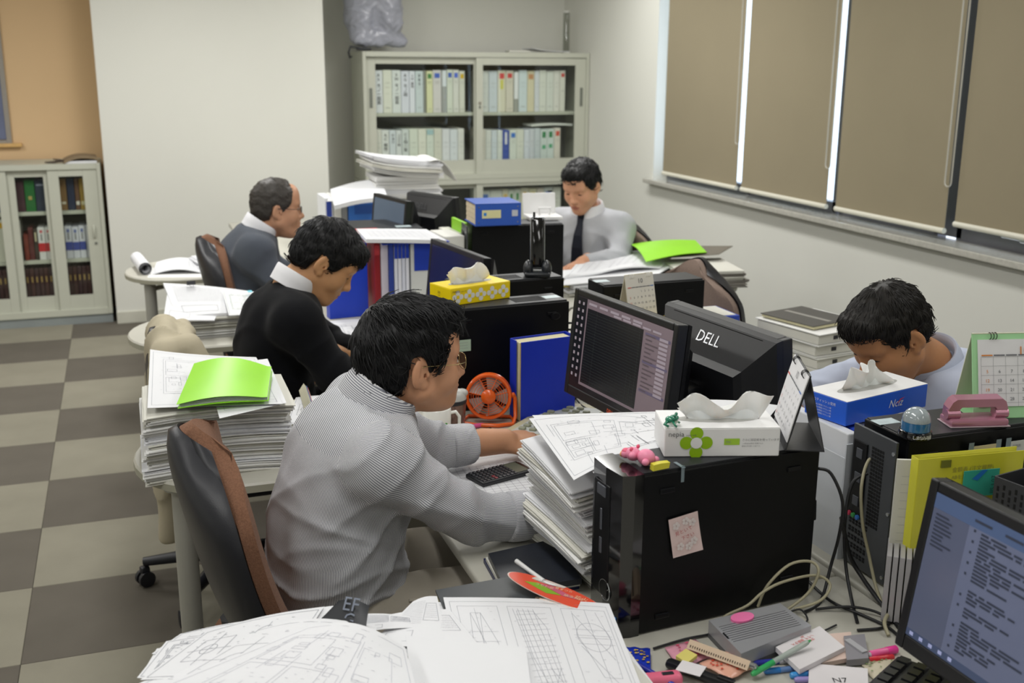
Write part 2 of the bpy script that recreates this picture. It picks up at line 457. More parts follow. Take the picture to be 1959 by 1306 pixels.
B = [(0.066, '#dfe2e0', fine, None, 'plain white binder'), (0.070, '#d4dce4', fine, None, 'bluish white binder'),
     (0.064, '#e0dcc8', [('#d84848', 0.80, 0.93, 0.62), ('#d8d46a', 0.55, 0.78, 0.4)], None, 'cream binder with red square and yellow strip'), (0.062, '#dcd6c8', sq('#d24646'), None, 'cream binder with red square'),
     (0.042, '#a2a49e', [('#eceef2', 0.32, 0.98, 0.8)], None, 'grey file with long white spine label'), (0.070, '#d8e4ea', fine, None, 'pale blue binder'),
     (0.058, '#e0d8bc', [('#c8926a', 0.80, 0.92, 0.7)], None, 'cream binder with tan square'), (0.040, '#dcdfe6', fine, None, 'narrow white binder'),
     (0.058, '#e2e4dc', fine, None, 'plain ivory binder'), (0.060, '#dfe2dc', fine, None, 'plain off-white binder'), (0.050, '#e6e4de', fine, None, 'plain warm white binder'),
     (0.045, '#e4e2da', [('#d03c34', 0.84, 0.93, 0.6), ('#a09c96', 0.5, 0.51, 0.5)], None, 'white binder with small red square')]
row(CX + 0.905, 0.83 + 0.49, B, Y0, 0.31, 'from left, upper shelf, right glass door', 'binders on the upper shelf')
Cc = [(0.044, '#e4e2da', fine, None, 'ivory binder'), (0.058, '#e4e6e4', (), 'AC 関西', 'white binder lettered AC'), (0.050, '#dce2e8', (), 'サヨウ', 'bluish binder with small vertical lettering'),
      (0.044, '#dfe3e4', (), 'コロナ図', 'white binder with dense vertical lettering'), (0.056, '#d8dedd', (), 'CS図一覧', 'grey-white binder with vertical lettering'),
      (0.068, '#dfe4d8', fine, None, 'greenish white binder'), (0.064, '#e6e6da', fine, None, 'cream binder'), (0.058, '#dde4da', [('#a9c8cc', 0.88, 0.99, 0.9)] + fine, None, 'white binder with teal top label'),
      (0.064, '#dad9cd', fine, None, 'beige white binder'), (0.060, '#e4e5ea', fine, None, 'cool white binder'), (0.062, '#e0e4ea', fine, None, 'bluish white binder'), (0.052, '#e2e2de', fine, None, 'plain white binder')]
row(CX + 0.098, 0.83 + 0.04, Cc, Y0, 0.335, 'from left, lower shelf, left glass door', 'binders on the lower shelf')
D = [(0.045, '#e0dcd2', fine, None, 'beige white binder'), (0.046, '#e2e4e0', fine, None, 'plain white binder'), (0.046, '#d6dee6', fine, None, 'bluish binder'), (0.042, '#dfe3de', fine, None, 'narrow white binder'),
     (0.056, '#3f57ac', [('#e8e8ec', 0.66, 0.95, 0.3)], None, 'royal blue binder with white label'), (0.058, '#dfe4dc', sq('#3c78d0'), None, 'white binder with bright blue square'),
     (0.062, '#e0e2d8', fine, None, 'ivory binder'), (0.044, '#dde2ec', fine, None, 'cool white binder'), (0.042, '#d6dae2', fine, None, 'greyish white binder'), (0.048, '#ccd4da', fine, None, 'grey-blue binder'),
     (0.056, '#d2dcda', [('#1f8048', 0.80, 0.94, 0.5), ('#52aa7c', 0.53, 0.62, 0.5)], None, 'binder with green square and green dot'), (0.058, '#d6e0de', [('#1f8048', 0.80, 0.94, 0.5), ('#52aa7c', 0.55, 0.64, 0.5)], None, 'wider binder with green square and green dot'),
     (0.052, '#e2dcd2', sq('#d84a34'), None, 'cream binder with orange-red square')]
row(CX + 0.902, 0.83 + 0.04, D, Y0, 0.325, 'from left, lower shelf, right glass door', 'binders on the lower shelf')
E_ = [(0.075, '#dfe3e0', [('#4674c8', 0.74, 0.90, 0.6)], None, 'white binder with large blue square'), (0.10, '#e0e2dc', fine, None, 'wide plain white binder'), (0.05, '#e4e0cc', [('#e0c070', 0.74, 0.88, 0.6)], None, 'cream binder with pale yellow mark'),
      (0.05, '#dfe6dc', [('#38803e', 0.72, 0.9, 0.4)], None, 'white binder with green bar'), (0.05, '#dfe4de', [('#3c8846', 0.72, 0.9, 0.4)], None, 'white binder with second green bar'),
      (0.07, '#e6e2d0', [('#dcae20', 0.72, 0.9, 0.4)], None, 'cream binder with yellow bar'), (0.065, '#e6e2c8', [('#e2c012', 0.74, 0.9, 0.6)], None, 'cream binder with yellow square'),
      (0.06, '#e4dcd4', [('#d46048', 0.76, 0.88, 0.4)], None, 'white binder with small red square'), (0.075, '#dce2e4', [('#3f5fbe', 0.74, 0.9, 0.6)], None, 'white binder with deep blue square'), (0.07, '#e0e0da', fine, None, 'plain binder at the end')]
row(CX + 0.905, 0.44, E_, Y0, 0.30, 'from left in the lower cabinet', 'binders in the lower cabinet')
# a flat pile of loose sheets lying on the binders of the lower shelf
tag(MB().slab(lambda u, v: (CX + 1.32 + u * 0.34, CY + 0.09 + v * 0.2, 0.83 + 0.04 + 0.352 + 0.008 * math.sin(u * 3)), 6, 3, 0.014).build('document', bmat('#e2e4e0')),
    'white document lying flat across the binders behind the right glass door', 'document')
# on top of the cabinet
bag = thing('wrapped_machine', 'grey plastic bag wrapped round a machine on top of the tall cabinet', 'bag', (CX + 0.13, CY + 0.19, 1.757))
M_bag = mat('bag_plastic', '#a2a4b0', rough=0.28, vary=0.25, scale=9, bump=0.9, bscale=24, spec=0.6)
# (the crumpled skin is grown below, once the surface helper exists)
M_paperw = mat('paper_white', '#dfe0e3', rough=0.8, vary=0.02, spec=0.2)
M_papero = mat('paper_old', '#d0cfc6', rough=0.85, vary=0.04, spec=0.2)
def loose(name, label, cat, c, w, d, rz, curl, t=0.004, m=None, group=None, tilt=0.0):
    return tag(MB().slab(lambda u, v: ((u - 0.5) * w, (v - 0.5) * d, curl(u, v)), 10, 8, t).build(name, m or M_paperw, None, Tr(*c) @ Rz(rz) @ Ry(tilt), smooth=60), label, cat, group)
loose('document', 'curled white papers lying on top of the tall cabinet', 'document', (CX + 1.45, CY + 0.15, 1.762), 0.3, 0.22, 0.1, lambda u, v: 0.006 + 0.02 * (1 - u) ** 3)
loose('document', 'flat grey papers on top of the tall cabinet, left of the curled ones', 'document', (CX + 1.22, CY + 0.14, 1.758), 0.16, 0.22, -0.2, lambda u, v: 0.012, 0.012, M_papero)
tb = thing('clear_tube', 'clear plastic tube standing on the cabinet in the far corner', 'tube', (CX + 1.64, CY + 0.2, 1.757))
MB().lathe([(0.03, 0.0), (0.026, 0.004), (0.024, 0.30), (0.025, 0.305)], 20, cap1=False).build('tube_wall', glassy('clear_plastic', '#dadcd8', 0.05, 0.1), tb, smooth=50)
MB().lathe([(0.0245, 0.296), (0.027, 0.298), (0.027, 0.312), (0.0, 0.313)], 20, cap0=False, cap1=False).build('rim', mat('clear_rim', '#cfd0ca', rough=0.2), tb, smooth=50)
MB().lathe([(0.036, 0), (0.036, 0.006), (0.03, 0.008)], 20).build('foot', mat('clear_rim', '#cfd0ca'), tb, smooth=50)

# ---- low cabinet at the left, against the beige wall
LX, LY = -1.42, 7.50
lw = 1.28
lc = thing('glass_door_cabinet', 'low pale grey cabinet with sliding glass doors against the beige wall', 'cabinet', (LX, LY, 0))
case(lc, lw, 0.42, 0.06, 1.045, [0.425, 0.74])
MB().box((lw / 2, 0.21, 0.03), (lw - 0.005, 0.40, 0.06)).build('plinth', mat('plinth_blue_grey', '#8d9494', rough=0.5), lc)
for i, (x0, x1, y) in enumerate(((0.70, 0.985, 0.040), (0.96, lw - 0.026, 0.018), (0.43, 0.72, 0.018), (0.14, 0.45, 0.040))):
    dr = glassdoor(lc, x0, x1, 0.085, 1.02, y, 0.066, 0.052 if i != 1 else 0.085, 0.054, 0.108, th=0.016)
    if i == 1:
        MB().tube([(x1 - 0.045, y - 0.008, 0.565), (x1 - 0.045, y - 0.022, 0.575), (x1 - 0.045, y - 0.022, 0.635), (x1 - 0.045, y - 0.008, 0.645)], 0.006, 8).build('handle', M_steel, dr, smooth=60)
        MB().lathe([(0.009, 0), (0.009, 0.004)], 12, M=Tr(x1 - 0.04, y - 0.008, 0.53) @ Rx(R(90))).build('lock', M_slot, dr, smooth=40)
def books(x0, z, specs, where, grp, d=0.2):
    x = x0
    for i, (w, h, cv, marks, desc) in enumerate(specs):
        binder('book', '%s %s' % (desc, where), 'book', (x + w / 2, LY + 0.085 + rnd.uniform(0, 0.01), z), w - 0.002, h, d, cv, marks, grp)
        x += w
gold = [('#a88c50', 0.66, 0.80, 0.35)]
books(LX + 0.60, 0.74, [(0.06, 0.20, '#22408c', [('#c8d0e0', 0.3, 0.9, 0.35), ('#e8e8e8', 0.05, 0.18, 0.5)], 'blue book with white lettering'), (0.025, 0.2, '#5a4a3c', (), 'thin brown book'), (0.045, 0.20, '#1d3a6e', (), 'dark blue book')], 'at the left of the top shelf in the low cabinet', 'books on the top shelf')
books(LX + 0.76, 0.74, [(0.052, 0.195, '#4a2c34', (), 'dark maroon book'), (0.062, 0.20, '#1f6a2e', [('#b0a060', 0.38, 0.5, 0.35)], 'green book with gold emblem'), (0.062, 0.20, '#2a3446', [('#8a90a0', 0.82, 0.87, 0.7)], 'dark slate book')], 'behind the middle glass pane', 'books on the top shelf')
books(LX + 1.02, 0.74, [(0.042, 0.205, '#8a6a40', [('#d8d0b8', 0.2, 0.28, 0.6)], 'tan book'), (0.048, 0.205, '#26304a', (), 'navy book'), (0.030, 0.205, '#6a4c34', [('#e0dcd0', 0.16, 0.28, 0.7)], 'brown book with paper label'), (0.032, 0.205, '#b09040', [('#e0d8b0', 0.16, 0.28, 0.7)], 'ochre book with paper label'), (0.034, 0.2, '#8e7434', [('#e0d8b0', 0.14, 0.24, 0.7)], 'mustard book')], 'behind the right glass pane', 'books on the top shelf')
books(LX + 0.60, 0.425, [(0.075, 0.27, '#d8d8ca', [('#d8a818', 0.8, 0.93, 0.8)], 'thick cream file with yellow square'), (0.05, 0.27, '#e0dfcc', [('#d8b030', 0.84, 0.93, 0.5)], 'cream file with small yellow mark'), (0.04, 0.26, '#d4d6cc', (), 'plain cream file')], 'on the middle shelf of the low cabinet', 'books on the middle shelf')
wr = [('#c8222c', 0.26, 0.52, 0.98), ('#d06068', 0.84, 0.92, 0.4), ('#888888', 0.6, 0.8, 0.2)]
wb = [('#3c4c9e', 0.26, 0.52, 0.98), ('#6a78b0', 0.82, 0.92, 0.4), ('#888888', 0.6, 0.8, 0.2)]
books(LX + 0.775, 0.425, [(0.03, 0.17, '#7a2f20', (), 'short rust red book'), (0.032, 0.21, '#5c2624', (), 'dark red book'), (0.026, 0.20, '#3a3228', [('#c8c0a0', 0.6, 0.9, 0.4)], 'dark brown book'), (0.044, 0.21, '#e4e4e2', wr, 'white book with red band'), (0.04, 0.21, '#e2e2e0', wr, 'narrower white book with red band')], 'on the middle shelf behind the middle pane', 'books on the middle shelf')
books(LX + 1.025, 0.425, [(0.044, 0.21, '#dcdee6', wb, 'white book with blue band'), (0.042, 0.205, '#dee0e8', wb, 'second white book with blue band'), (0.04, 0.21, '#e0e2ea', wb, 'third white book with blue band'), (0.044, 0.21, '#dfe0e6', [('#9aa4c0', 0.1, 0.9, 0.08)], 'plain white book beside the blue-banded ones')], 'behind the right glass pane', 'books on the middle shelf')
for nm, x0, n, wh in (('l', 0.60, 5, 'left'), ('m', 0.76, 6, 'middle'), ('r', 1.02, 7, 'right')):
    for i in range(n):
        binder('book', '%s dark maroon gold-lettered volume of the set behind the %s pane, bottom shelf' % (ORD[i], wh), 'book', (LX + x0 + 0.016 + i * 0.0285, LY + 0.09, 0.10), 0.0265, 0.27, 0.2, ['#3c1e20', '#42201f', '#381c22'][i % 3], gold, 'maroon volumes on the bottom shelf')
# a canvas-covered notebook with strings on the low cabinet
nb = thing('notebook', 'brown canvas-covered notebook with strings lying on the low cabinet', 'notebook', (LX + 1.16, LY + 0.12, 1.045), R(4))
MB().slab(lambda u, v: ((u - 0.5) * 0.2, (v - 0.5) * 0.24, 0.036 + 0.012 * math.sin(PI * u) - 0.02 * (1 - u) ** 4), 10, 4, 0.014).build('cover', mat('canvas_brown', '#8c7a60', rough=0.9, vary=0.15, bump=0.4, bscale=400), nb, smooth=50)
MB().box((0.0, 0, 0.008), (0.19, 0.23, 0.016), 0.002).build('pages', M_paperw, nb)
sg = MB()
for k in range(4):
    sg.tube([(-0.1, -0.05 + k * 0.03, 0.012), (-0.13 - 0.01 * k, -0.07 + k * 0.02, 0.012 + 0.012 * (k % 2)), (-0.155, -0.06 + k * 0.03, 0.006), (-0.18 - 0.01 * k, -0.05 + 0.01 * k, 0.006)], 0.004, 6)
sg.build('string', mat('dark_string', '#4a4038', rough=0.9), nb, smooth=60)
# framed notice window on the beige wall
pf = thing('framed_picture', 'blue-grey picture in a grey frame at the left edge of the beige wall', 'picture', (-0.98, 7.965, 1.15))
MB().box((0, -0.003, 0.5), (0.54, 0.006, 0.95)).build('print', mat('picture_blue', '#6b7390', rough=0.4, vary=0.4, scale=4), pf)
MB().box((-0.285, -0.008, 0.5), (0.03, 0.016, 1.0)).box((0.285, -0.008, 0.5), (0.03, 0.016, 1.0)).box((0, -0.008, 1.0), (0.60, 0.016, 0.03)).box((0, -0.008, 0.01), (0.54, 0.016, 0.02)).build('frame', mat('frame_grey', '#9a948c', rough=0.4), pf)
MB().box((0.01, -0.018, -0.012), (0.70, 0.036, 0.024), 0.003).build('ledge', mat('pale_wood', '#d9b070', rough=0.5, vary=0.15, scale=30), pf)
# ================================================================ DESKS, CHAIRS
M_desk = mat('desk_laminate', '#bdbbb0', rough=0.42, vary=0.03, scale=40)
M_edge = mat('desk_edge', '#a3a190', rough=0.5, vary=0.03)
M_leg = mat('desk_leg_grey', '#a9a8a0', rough=0.4, metal=0.2, vary=0.03)
M_panel = mat('desk_panel', '#c3c1b8', rough=0.5, vary=0.03)
DZ = 0.70
def desk(label, x0, x1, y0, y1, group=None):
    """main worktop between x0 and x1"""
    t = thing('desk', label, 'desk', ((x0 + x1) / 2, (y0 + y1) / 2, 0))
    w = x1 - x0; d = y1 - y0 - 0.004
    MB().box((0, 0, DZ - 0.0125), (w, d, 0.025), 0.007, seg=3).build('worktop', M_desk, t, smooth=40)
    for s in (-1, 1):
        MB().box((0, s * (d / 2 - 0.02), 0.33), (w - 0.06, 0.025, 0.66), 0.003).build('side_panel', M_panel, t)
    out = 1 if x0 > 1.0 else -1
    MB().box((-out * (w / 2 - 0.03), 0, 0.42), (0.02, d - 0.07, 0.50)).build('modesty_panel', M_panel, t)
    return t
def return_table(label, xs, xe, yc, hw=0.27):
    """side table with a round free end at xe, joined to the desk at xs"""
    t = thing('side_table', label, 'table', ((xs + xe) / 2, yc, 0))
    s = 1 if xe > xs else -1; L = abs(xe - xs) / 2
    poly = [(-s * L, -hw)] + [(s * (L - hw * 0.9) + s * hw * 0.9 * math.cos(a), hw * math.sin(a)) for a in np.linspace(-PI / 2, PI / 2, 17)] + [(-s * L, hw)]
    if s < 0: poly = poly[::-1]
    pin = [(x * 0.985, y * 0.985) for x, y in poly]
    MB().prism(poly, DZ - 0.024, DZ - 0.006).build('edge_band', M_edge, t)
    mb = MB(); n = len(poly)
    mb.add([(x, y, DZ - 0.0058) for x, y in poly] + [(x, y, DZ) for x, y in pin], [(i, (i + 1) % n, n + (i + 1) % n, n + i) for i in range(n)] + [tuple(range(n, 2 * n))])
    mb.build('tabletop', M_desk, t)
    lx = s * (L - 0.11)
    MB().lathe([(0.034, 0.0), (0.034, 0.012), (0.027, 0.02), (0.027, DZ - 0.035), (0.045, DZ - 0.030), (0.045, DZ - 0.025)], 20, M=Tr(lx, -0.16, 0)).build('leg', M_leg, t, smooth=40)
    MB().tube([(lx, -0.16, DZ - 0.06), (lx - s * 0.25, 0.0, DZ - 0.045), (-s * L, 0.05, DZ - 0.045)], 0.012, 8).build('support_rail', M_leg, t, smooth=50)
    return t
LY0 = [0.25, 1.655, 3.03, 4.42, 5.72]
ln = ['nearest grey laminate desk of the left row, cluttered with stationery', 'grey laminate desk of the man in the striped shirt', 'grey laminate desk of the man in the black sweater', 'grey laminate desk of the man in the grey cardigan']
for k in range(4): desk(ln[k], 0.595, 1.285, LY0[k], LY0[k + 1])
desk('grey laminate desk at the far end of the left row, under the tall paper stacks', 0.595, 1.285, 5.725, 7.0)
rn = ['nearest grey laminate desk of the right row, by the bowed man', 'second grey laminate desk of the right row, with the empty chair', 'third grey laminate desk of the right row, of the man with the tie']
RY0 = [0.2, 1.45, 2.83, 4.2, 5.9]
desk('grey laminate desk of the right row beside the near monitor', 1.295, 2.0, 0.2, 1.446)
for k in range(3): desk(rn[k], 1.295, 2.0, RY0[k + 1], RY0[k + 2])
rl = ['side table with round end hidden under the foreground drawings', 'side table with round end under the paper stack with green folder', 'side table with round end under the paper pile with binder clip', 'far side table with round end and a roll of paper']
desk('grey laminate desk at the far end of the right row', 1.295, 2.0, 5.905, 7.0)
for k, y in enumerate((1.37, 2.79, 4.16, 5.46)): return_table(rl[k], 0.59, -0.035, y)
rr = ['right-hand side table holding the dark book and binders', 'right-hand side table under the bright green folder']
for k, y in enumerate((3.10, 4.45)): return_table(rr[k], 2.005, 2.68, y)

M_cfab = mat('chair_fabric_brown', '#7d5b48', rough=0.95, vary=0.4, scale=260, bump=0.6, bscale=500, sheen=0.05, spec=0.1)
M_cfab2 = mat('chair_fabric_taupe', '#8c7a70', rough=0.95, vary=0.25, scale=240, bump=0.6, bscale=500, sheen=0.05, spec=0.1)
M_cblk = mat('chair_plastic', '#23242a', rough=0.38, vary=0.1, bump=0.12, bscale=600)
def office_chair(label, loc, rz, fab, recline=R(20), bw=0.43, bh=0.52, bz=0.52, bx=-0.20, group='swivel office chairs'):
    t = thing('office_chair', label, 'chair', loc, rz, group)
    # backrest: an upright pad narrowing at top, slightly dished; local frame tilted by recline
    B = Tr(bx, 0, bz) @ Ry(-recline)
    def outline(z):     # half width at height fraction z
        return bw / 2 * (0.80 + 0.32 * math.sin(PI * (0.15 + 0.62 * z)) ** 1.0) * (1 - max(0, (z - 0.72) / 0.28) ** 2.2 * 0.62) * (1 - max(0, (0.12 - z) / 0.12) ** 2 * 0.45)
    nz, ny = 22, 14
    def layer(mb, x_in, x_out, inset):
        V = []; F = []
        for s, xx in ((0, x_in), (1, x_out)):
            for i in range(nz + 1):
                z = i / nz
                for j in range(ny + 1):
                    v = j / ny * 2 - 1
                    hwid = outline(z) - inset
                    y = v * hwid
                    zz = inset + z * (bh - 2 * inset)
                    zz += (0.02 - 0.05 * v * v) * max(0, (z - 0.5) * 2) ** 2
                    bend = 0.05 * (1 - math.cos(z * PI)) * 0.5 + 0.035 * v * v - 0.03 * math.sin(PI * z)
                    e = max(abs(v) ** 6, abs(2 * z - 1) ** 8)
                    x = xx * (1 - 0.55 * e) + bend
                    V.append((x, y, zz))
        o = (nz + 1) * (ny + 1); I = lambda i, j: i * (ny + 1) + j
        for i in range(nz):
            for j in range(ny):
                F.append((I(i, j), I(i, j + 1), I(i + 1, j + 1), I(i + 1, j))); F.append((o + I(i, j), o + I(i + 1, j), o + I(i + 1, j + 1), o + I(i, j + 1)))
        for i in range(nz):
            F.append((I(i, 0), I(i + 1, 0), o + I(i + 1, 0), o + I(i, 0))); F.append((I(i, ny), o + I(i, ny), o + I(i + 1, ny), I(i + 1, ny)))
        for j in range(ny):
            F.append((I(0, j), o + I(0, j), o + I(0, j + 1), I(0, j + 1))); F.append((I(nz, j), I(nz, j + 1), o + I(nz, j + 1), o + I(nz, j)))
        mb.add(V, F, 0, B)
    mb = MB(); layer(mb, 0.002, 0.060, 0.006); mb.build('back_cushion', fab, t, smooth=60)
    mb = MB(); layer(mb, -0.045, -0.002, 0.0); mb.build('back_shell', M_cblk, t, smooth=60)
    sp = MB().tube([tuple(B @ Vector((-0.045, 0, 0.16))), tuple(B @ Vector((-0.075, 0, 0.02))), (bx + 0.02, 0, bz - 0.12), (-0.05, 0, bz - 0.155)], [0.03, 0.035, 0.035, 0.03], 10)
    sp.build('back_support', M_cblk, t, smooth=60)
    mb = MB(); mb.box((0.05, 0, 0.435), (0.46, 0.46, 0.08), 0.038, seg=4); mb.build('seat', fab, t, smooth=60)
    mb = MB(); mb.box((0.05, 0, 0.39), (0.40, 0.40, 0.03), 0.012); mb.build('seat_pan', M_cblk, t)
    MB().lathe([(0.028, 0.10), (0.028, 0.24), (0.018, 0.245), (0.018, 0.38)], 16).build('gas_column', M_cblk, t, smooth=40)
    for k in range(5):
        a = 2 * PI * k / 5 + 0.3; ca, sa = math.cos(a), math.sin(a)
        lg = MB().tube([(0.02 * ca, 0.02 * sa, 0.115), (0.15 * ca, 0.15 * sa, 0.105), (0.29 * ca, 0.29 * sa, 0.085)], [0.026, 0.022, 0.016], 8).build('base_leg', M_cblk, t, smooth=60)
        c = MB(); M = Tr(0.29 * ca, 0.29 * sa, 0.027) @ Rz(a + 0.7)
        for s in (-1, 1): c.lathe([(0.012, -0.009), (0.027, -0.007), (0.027, 0.007), (0.012, 0.009)], 14, M=M @ Tr(0, s * 0.014, 0) @ Rx(R(90)))
        c.box((0, 0, 0.028), (0.03, 0.03, 0.03), 0.008, M=M); c.build('caster', M_cblk, lg, smooth=40)
    return t
ch1 = office_chair('brown fabric office chair with black shell behind the man in the striped shirt', (0.30, 2.12, 0), R(3), M_cfab, R(24), bz=0.45, bh=0.56, bx=-0.05)
ch2 = office_chair('brown office chair with a beige jacket hung over it, behind the man in black', (0.24, 3.42, 0), R(2), M_cfab, R(12), bz=0.36, bx=-0.12)
ch3 = office_chair('brown fabric office chair behind the man in the grey cardigan', (0.54, 4.78, 0), R(0), M_cfab, R(24), bz=0.45, bx=-0.08)
ch4 = office_chair('empty taupe fabric office chair in front of the window wall', (1.78, 3.40, 0), R(200), M_cfab2, R(2), bw=0.38, bh=0.48, bz=0.50, bx=-0.22)
ch5 = office_chair('taupe fabric office chair behind the man with the tie', (2.20, 4.93, 0), R(203), M_cfab2, R(4), bw=0.44, bh=0.46, bz=0.48, bx=-0.17)
ch6 = office_chair('taupe office chair behind the bowed man in the pale blue shirt', (2.10, 2.10, 0), R(180), M_cfab2, R(8), bw=0.46, bh=0.44, bz=0.50, bx=-0.23)
MB().box((-0.035, -0.175, 0.10), (0.004, 0.02, 0.05), M=Tr(-0.06, 0, 0.45) @ Ry(-R(24))).build('label', mat('chair_label', '#55564f'), ch1)

# ---------------------------------------------------------------- computers
M_pcb = mat('computer_black', '#0b0c0f', rough=0.34, vary=0.1, spec=0.25)
M_pcs = mat('computer_side', '#08090b', rough=0.42, vary=0.1, bump=0.08, bscale=900, spec=0.22)
M_pct = mat('computer_top', '#26282c', rough=0.45, vary=0.1)
M_gloss = mat('gloss_black', '#0a0a0d', rough=0.06, vary=0.05, coat=0.6)
M_zinc = mat('zinc_plate', '#8f9396', rough=0.35, metal=0.7, vary=0.1)
M_rear = mat('rear_plate_grey', '#55585c', rough=0.4, metal=0.5, vary=0.1)
M_hole = mat('vent_black', '#050506', rough=0.9)
M_silver = mat('silver_badge', '#c9ccd0', rough=0.18, metal=0.9)
def computer(label, loc, rz, L=0.40, W=0.112, H=0.305, topvents=True):
    """slim desktop tower; front (bezel) towards -x, near side towards -y"""
    t = thing('computer', label, 'computer', loc, rz)
    MB().box((0.01, 0, H / 2 + 0.002), (L - 0.024, W - 0.008, H - 0.004), 0.003).build('case', M_pcb, t)
    sd = MB(); sd.box((0.012, -W / 2 + 0.003, H / 2), (L - 0.02, 0.006, H - 0.006), 0.002); s = sd.build('side_panel', M_pcs, t)
    for x, z in ((-L / 2 + 0.075, H - 0.035), (L / 2 - 0.055, H - 0.035), (-L / 2 + 0.075, 0.03), (L / 2 - 0.055, 0.05)):
        MB().box((x, -W / 2 - 0.001, z), (0.030, 0.004, 0.010), 0.002).build('latch', M_pcb, s)
    MB().box((0.012, 0, H + 0.0005), (L - 0.03, W - 0.012, 0.003), 0.001).build('top_panel', M_pct, t)
    return t
def bezel(t, L=0.40, W=0.112, H=0.305):
    x = -L / 2
    prof = [(x - 0.012, -W / 2 + 0.004), (x - 0.016, 0.0), (x - 0.012, W / 2 - 0.004), (x + 0.01, W / 2 + 0.001), (x + 0.028, W / 2 + 0.001), (x + 0.028, -W / 2 - 0.001), (x + 0.010, -W / 2 - 0.001)]
    b = MB().prism(prof[::-1], 0, H + 0.002).build('front_bezel', M_gloss, t)
    MB().box((x - 0.0145, 0.012, H * 0.55), (0.004, W * 0.5, H * 0.7), 0.001).build('drive_bay', M_pcb, b)
    MB().box((x - 0.0165, 0.012, H - 0.045), (0.004, 0.03, 0.02), 0.001).box((x - 0.0165, 0.012, H - 0.10), (0.003, 0.006, 0.04), 0.001).box((x - 0.0165, 0.012, H - 0.15), (0.003, 0.008, 0.03), 0.001).build('ports', mat('port_grey', '#5c5f66', rough=0.3, metal=0.5), b)
    ring = MB(); Mb = Matrix(((0, 0, -1, x - 0.0155), (-1, 0, 0, -0.006), (0, 1, 0, 0.075), (0, 0, 0, 1)))
    n = 28
    ring.tube([(0.019 * math.cos(2 * PI * i / n), 0.019 * math.sin(2 * PI * i / n), 0) for i in range(n)], 0.0012, 5, M=Mb, closed=True)
    write(ring, 'DELL', 0.013, Mb @ Rz(R(40)) @ Tr(0, -0.0045, 0.0005), centre=True)
    ring.build('badge', M_silver, b)
    return b
def rear(t, L=0.40, W=0.112, H=0.305, s=1):
    """rear plate with ports and grilles on the +x (s = 1) or -x (s = -1) end"""
    x = s * (L / 2 - 0.001)
    r = MB().box((x, 0.0, H / 2), (0.006, W - 0.012, H - 0.012), 0.001).build('rear_plate', M_rear, t)
    v = MB()
    for i in range(5):
        for j in range(22):
            v.box((x + s * 0.003, W * 0.05 - i * 0.0075 - 0.006 , H * 0.36 + j * 0.0075), (0.002, 0.0052, 0.0052))
    for q in range(5):
        for i in range(6):
            for j in range(2):
                v.box((x + s * 0.003, W * 0.36 - i * 0.010, H * 0.31 - q * 0.017 + j * 0.006), (0.002, 0.006, 0.004))
    stuff(v.build('grille', M_hole, r))
    MB().box((x + s * 0.004, W * 0.26, H * 0.62), (0.004, W * 0.30, H * 0.52), 0.001).build('port_panel', M_pcb, r)
    for k, c in enumerate(('#c83c5a', '#3c9a50', '#3a78c8')):
        MB().lathe([(0.005, 0), (0.005, 0.004), (0.0022, 0.0045)], 12, M=Tr(x + s * 0.006, W * 0.36 - k * 0.013, H * 0.37) @ Ry(s * R(90))).build('audio_jack', mat('jack' + str(k), c), r)
    for k in range(3):
        MB().box((x + s * 0.006, W * 0.26, H * 0.80 - k * 0.05), (0.003, 0.018, 0.02), 0.001).build('port', mat('port_grey', '#5c5f66', rough=0.3, metal=0.5), r)
    for z in (0.02, H * 0.5, H - 0.03):
        MB().lathe([(0.004, 0), (0.004, 0.002)], 8, M=Tr(x + s * 0.003, -W * 0.42, z) @ Ry(s * R(90))).build('screw', M_silver, r)
    return r
def topgrid(t, x0, x1, W, H, n=16):
    v = MB()
    for i in range(n):
        v.box((x0 + (x1 - x0) * i / (n - 1), -0.004, H + 0.002), ((x1 - x0) / n * 0.5, W * 0.55, 0.0016))
    stuff(v.build('top_vents', M_hole, t))
def sticker(t, x, y, H, w=0.05, d=0.035):
    MB().box((x, y, H + 0.0022), (w, d, 0.0008)).build('certificate_label', mat('label_pale', '#b9c8cc', rough=0.4, vary=0.3, scale=90), t)
pc0 = computer('big black computer tower in the foreground with a pink sticky note on its side', (0.968, 1.635, DZ), R(4)); bezel(pc0)
MB().box((-0.2135, -0.035, 0.025), (0.003, 0.022, 0.026), 0.001).build('blue_sticker', mat('sticker_blue', '#3a86cc', rough=0.3), pc0)
pc2 = computer('black computer tower under the yellow tissue box', (1.012, 2.955, DZ), R(4)); topgrid(pc2, 0.04, 0.135, 0.112, 0.305); sticker(pc2, 0.168, 0.0, 0.305); bezel(pc2)
MB().lathe([(0.016, 0), (0.016, 0.003), (0.012, 0.004)], 20, M=Tr(0.155, -0.059, 0.262) @ Rx(R(90)) @ Matrix.Diagonal((1, 0.7, 1, 1))).build('knockout', M_pcb, pc2)
pc3 = computer('black computer tower under the cordless phone', (1.135, 3.30, DZ), R(3)); topgrid(pc3, -0.05, 0.06, 0.112, 0.305)
pc4 = computer('black computer tower under the thick blue file, grey ports at its left end', (1.575, 4.43, DZ), R(-9), L=0.42, W=0.16, H=0.315); rear(pc4, 0.42, 0.16, 0.315, -1)
pc5 = computer('black computer tower behind the white desk calendar', (1.583, 3.165, DZ), R(0), L=0.385, W=0.13, H=0.300); sticker(pc5, -0.15, 0, 0.3)
pcr = computer('black computer tower with rear ports, under the blue dome and pink hole punch', (1.548, 1.640, DZ), R(0), L=0.43, W=0.14, H=0.305); rear(pcr, 0.43, 0.14, 0.305, -1); sticker(pcr, -0.17, 0.03, 0.305, 0.05, 0.03)
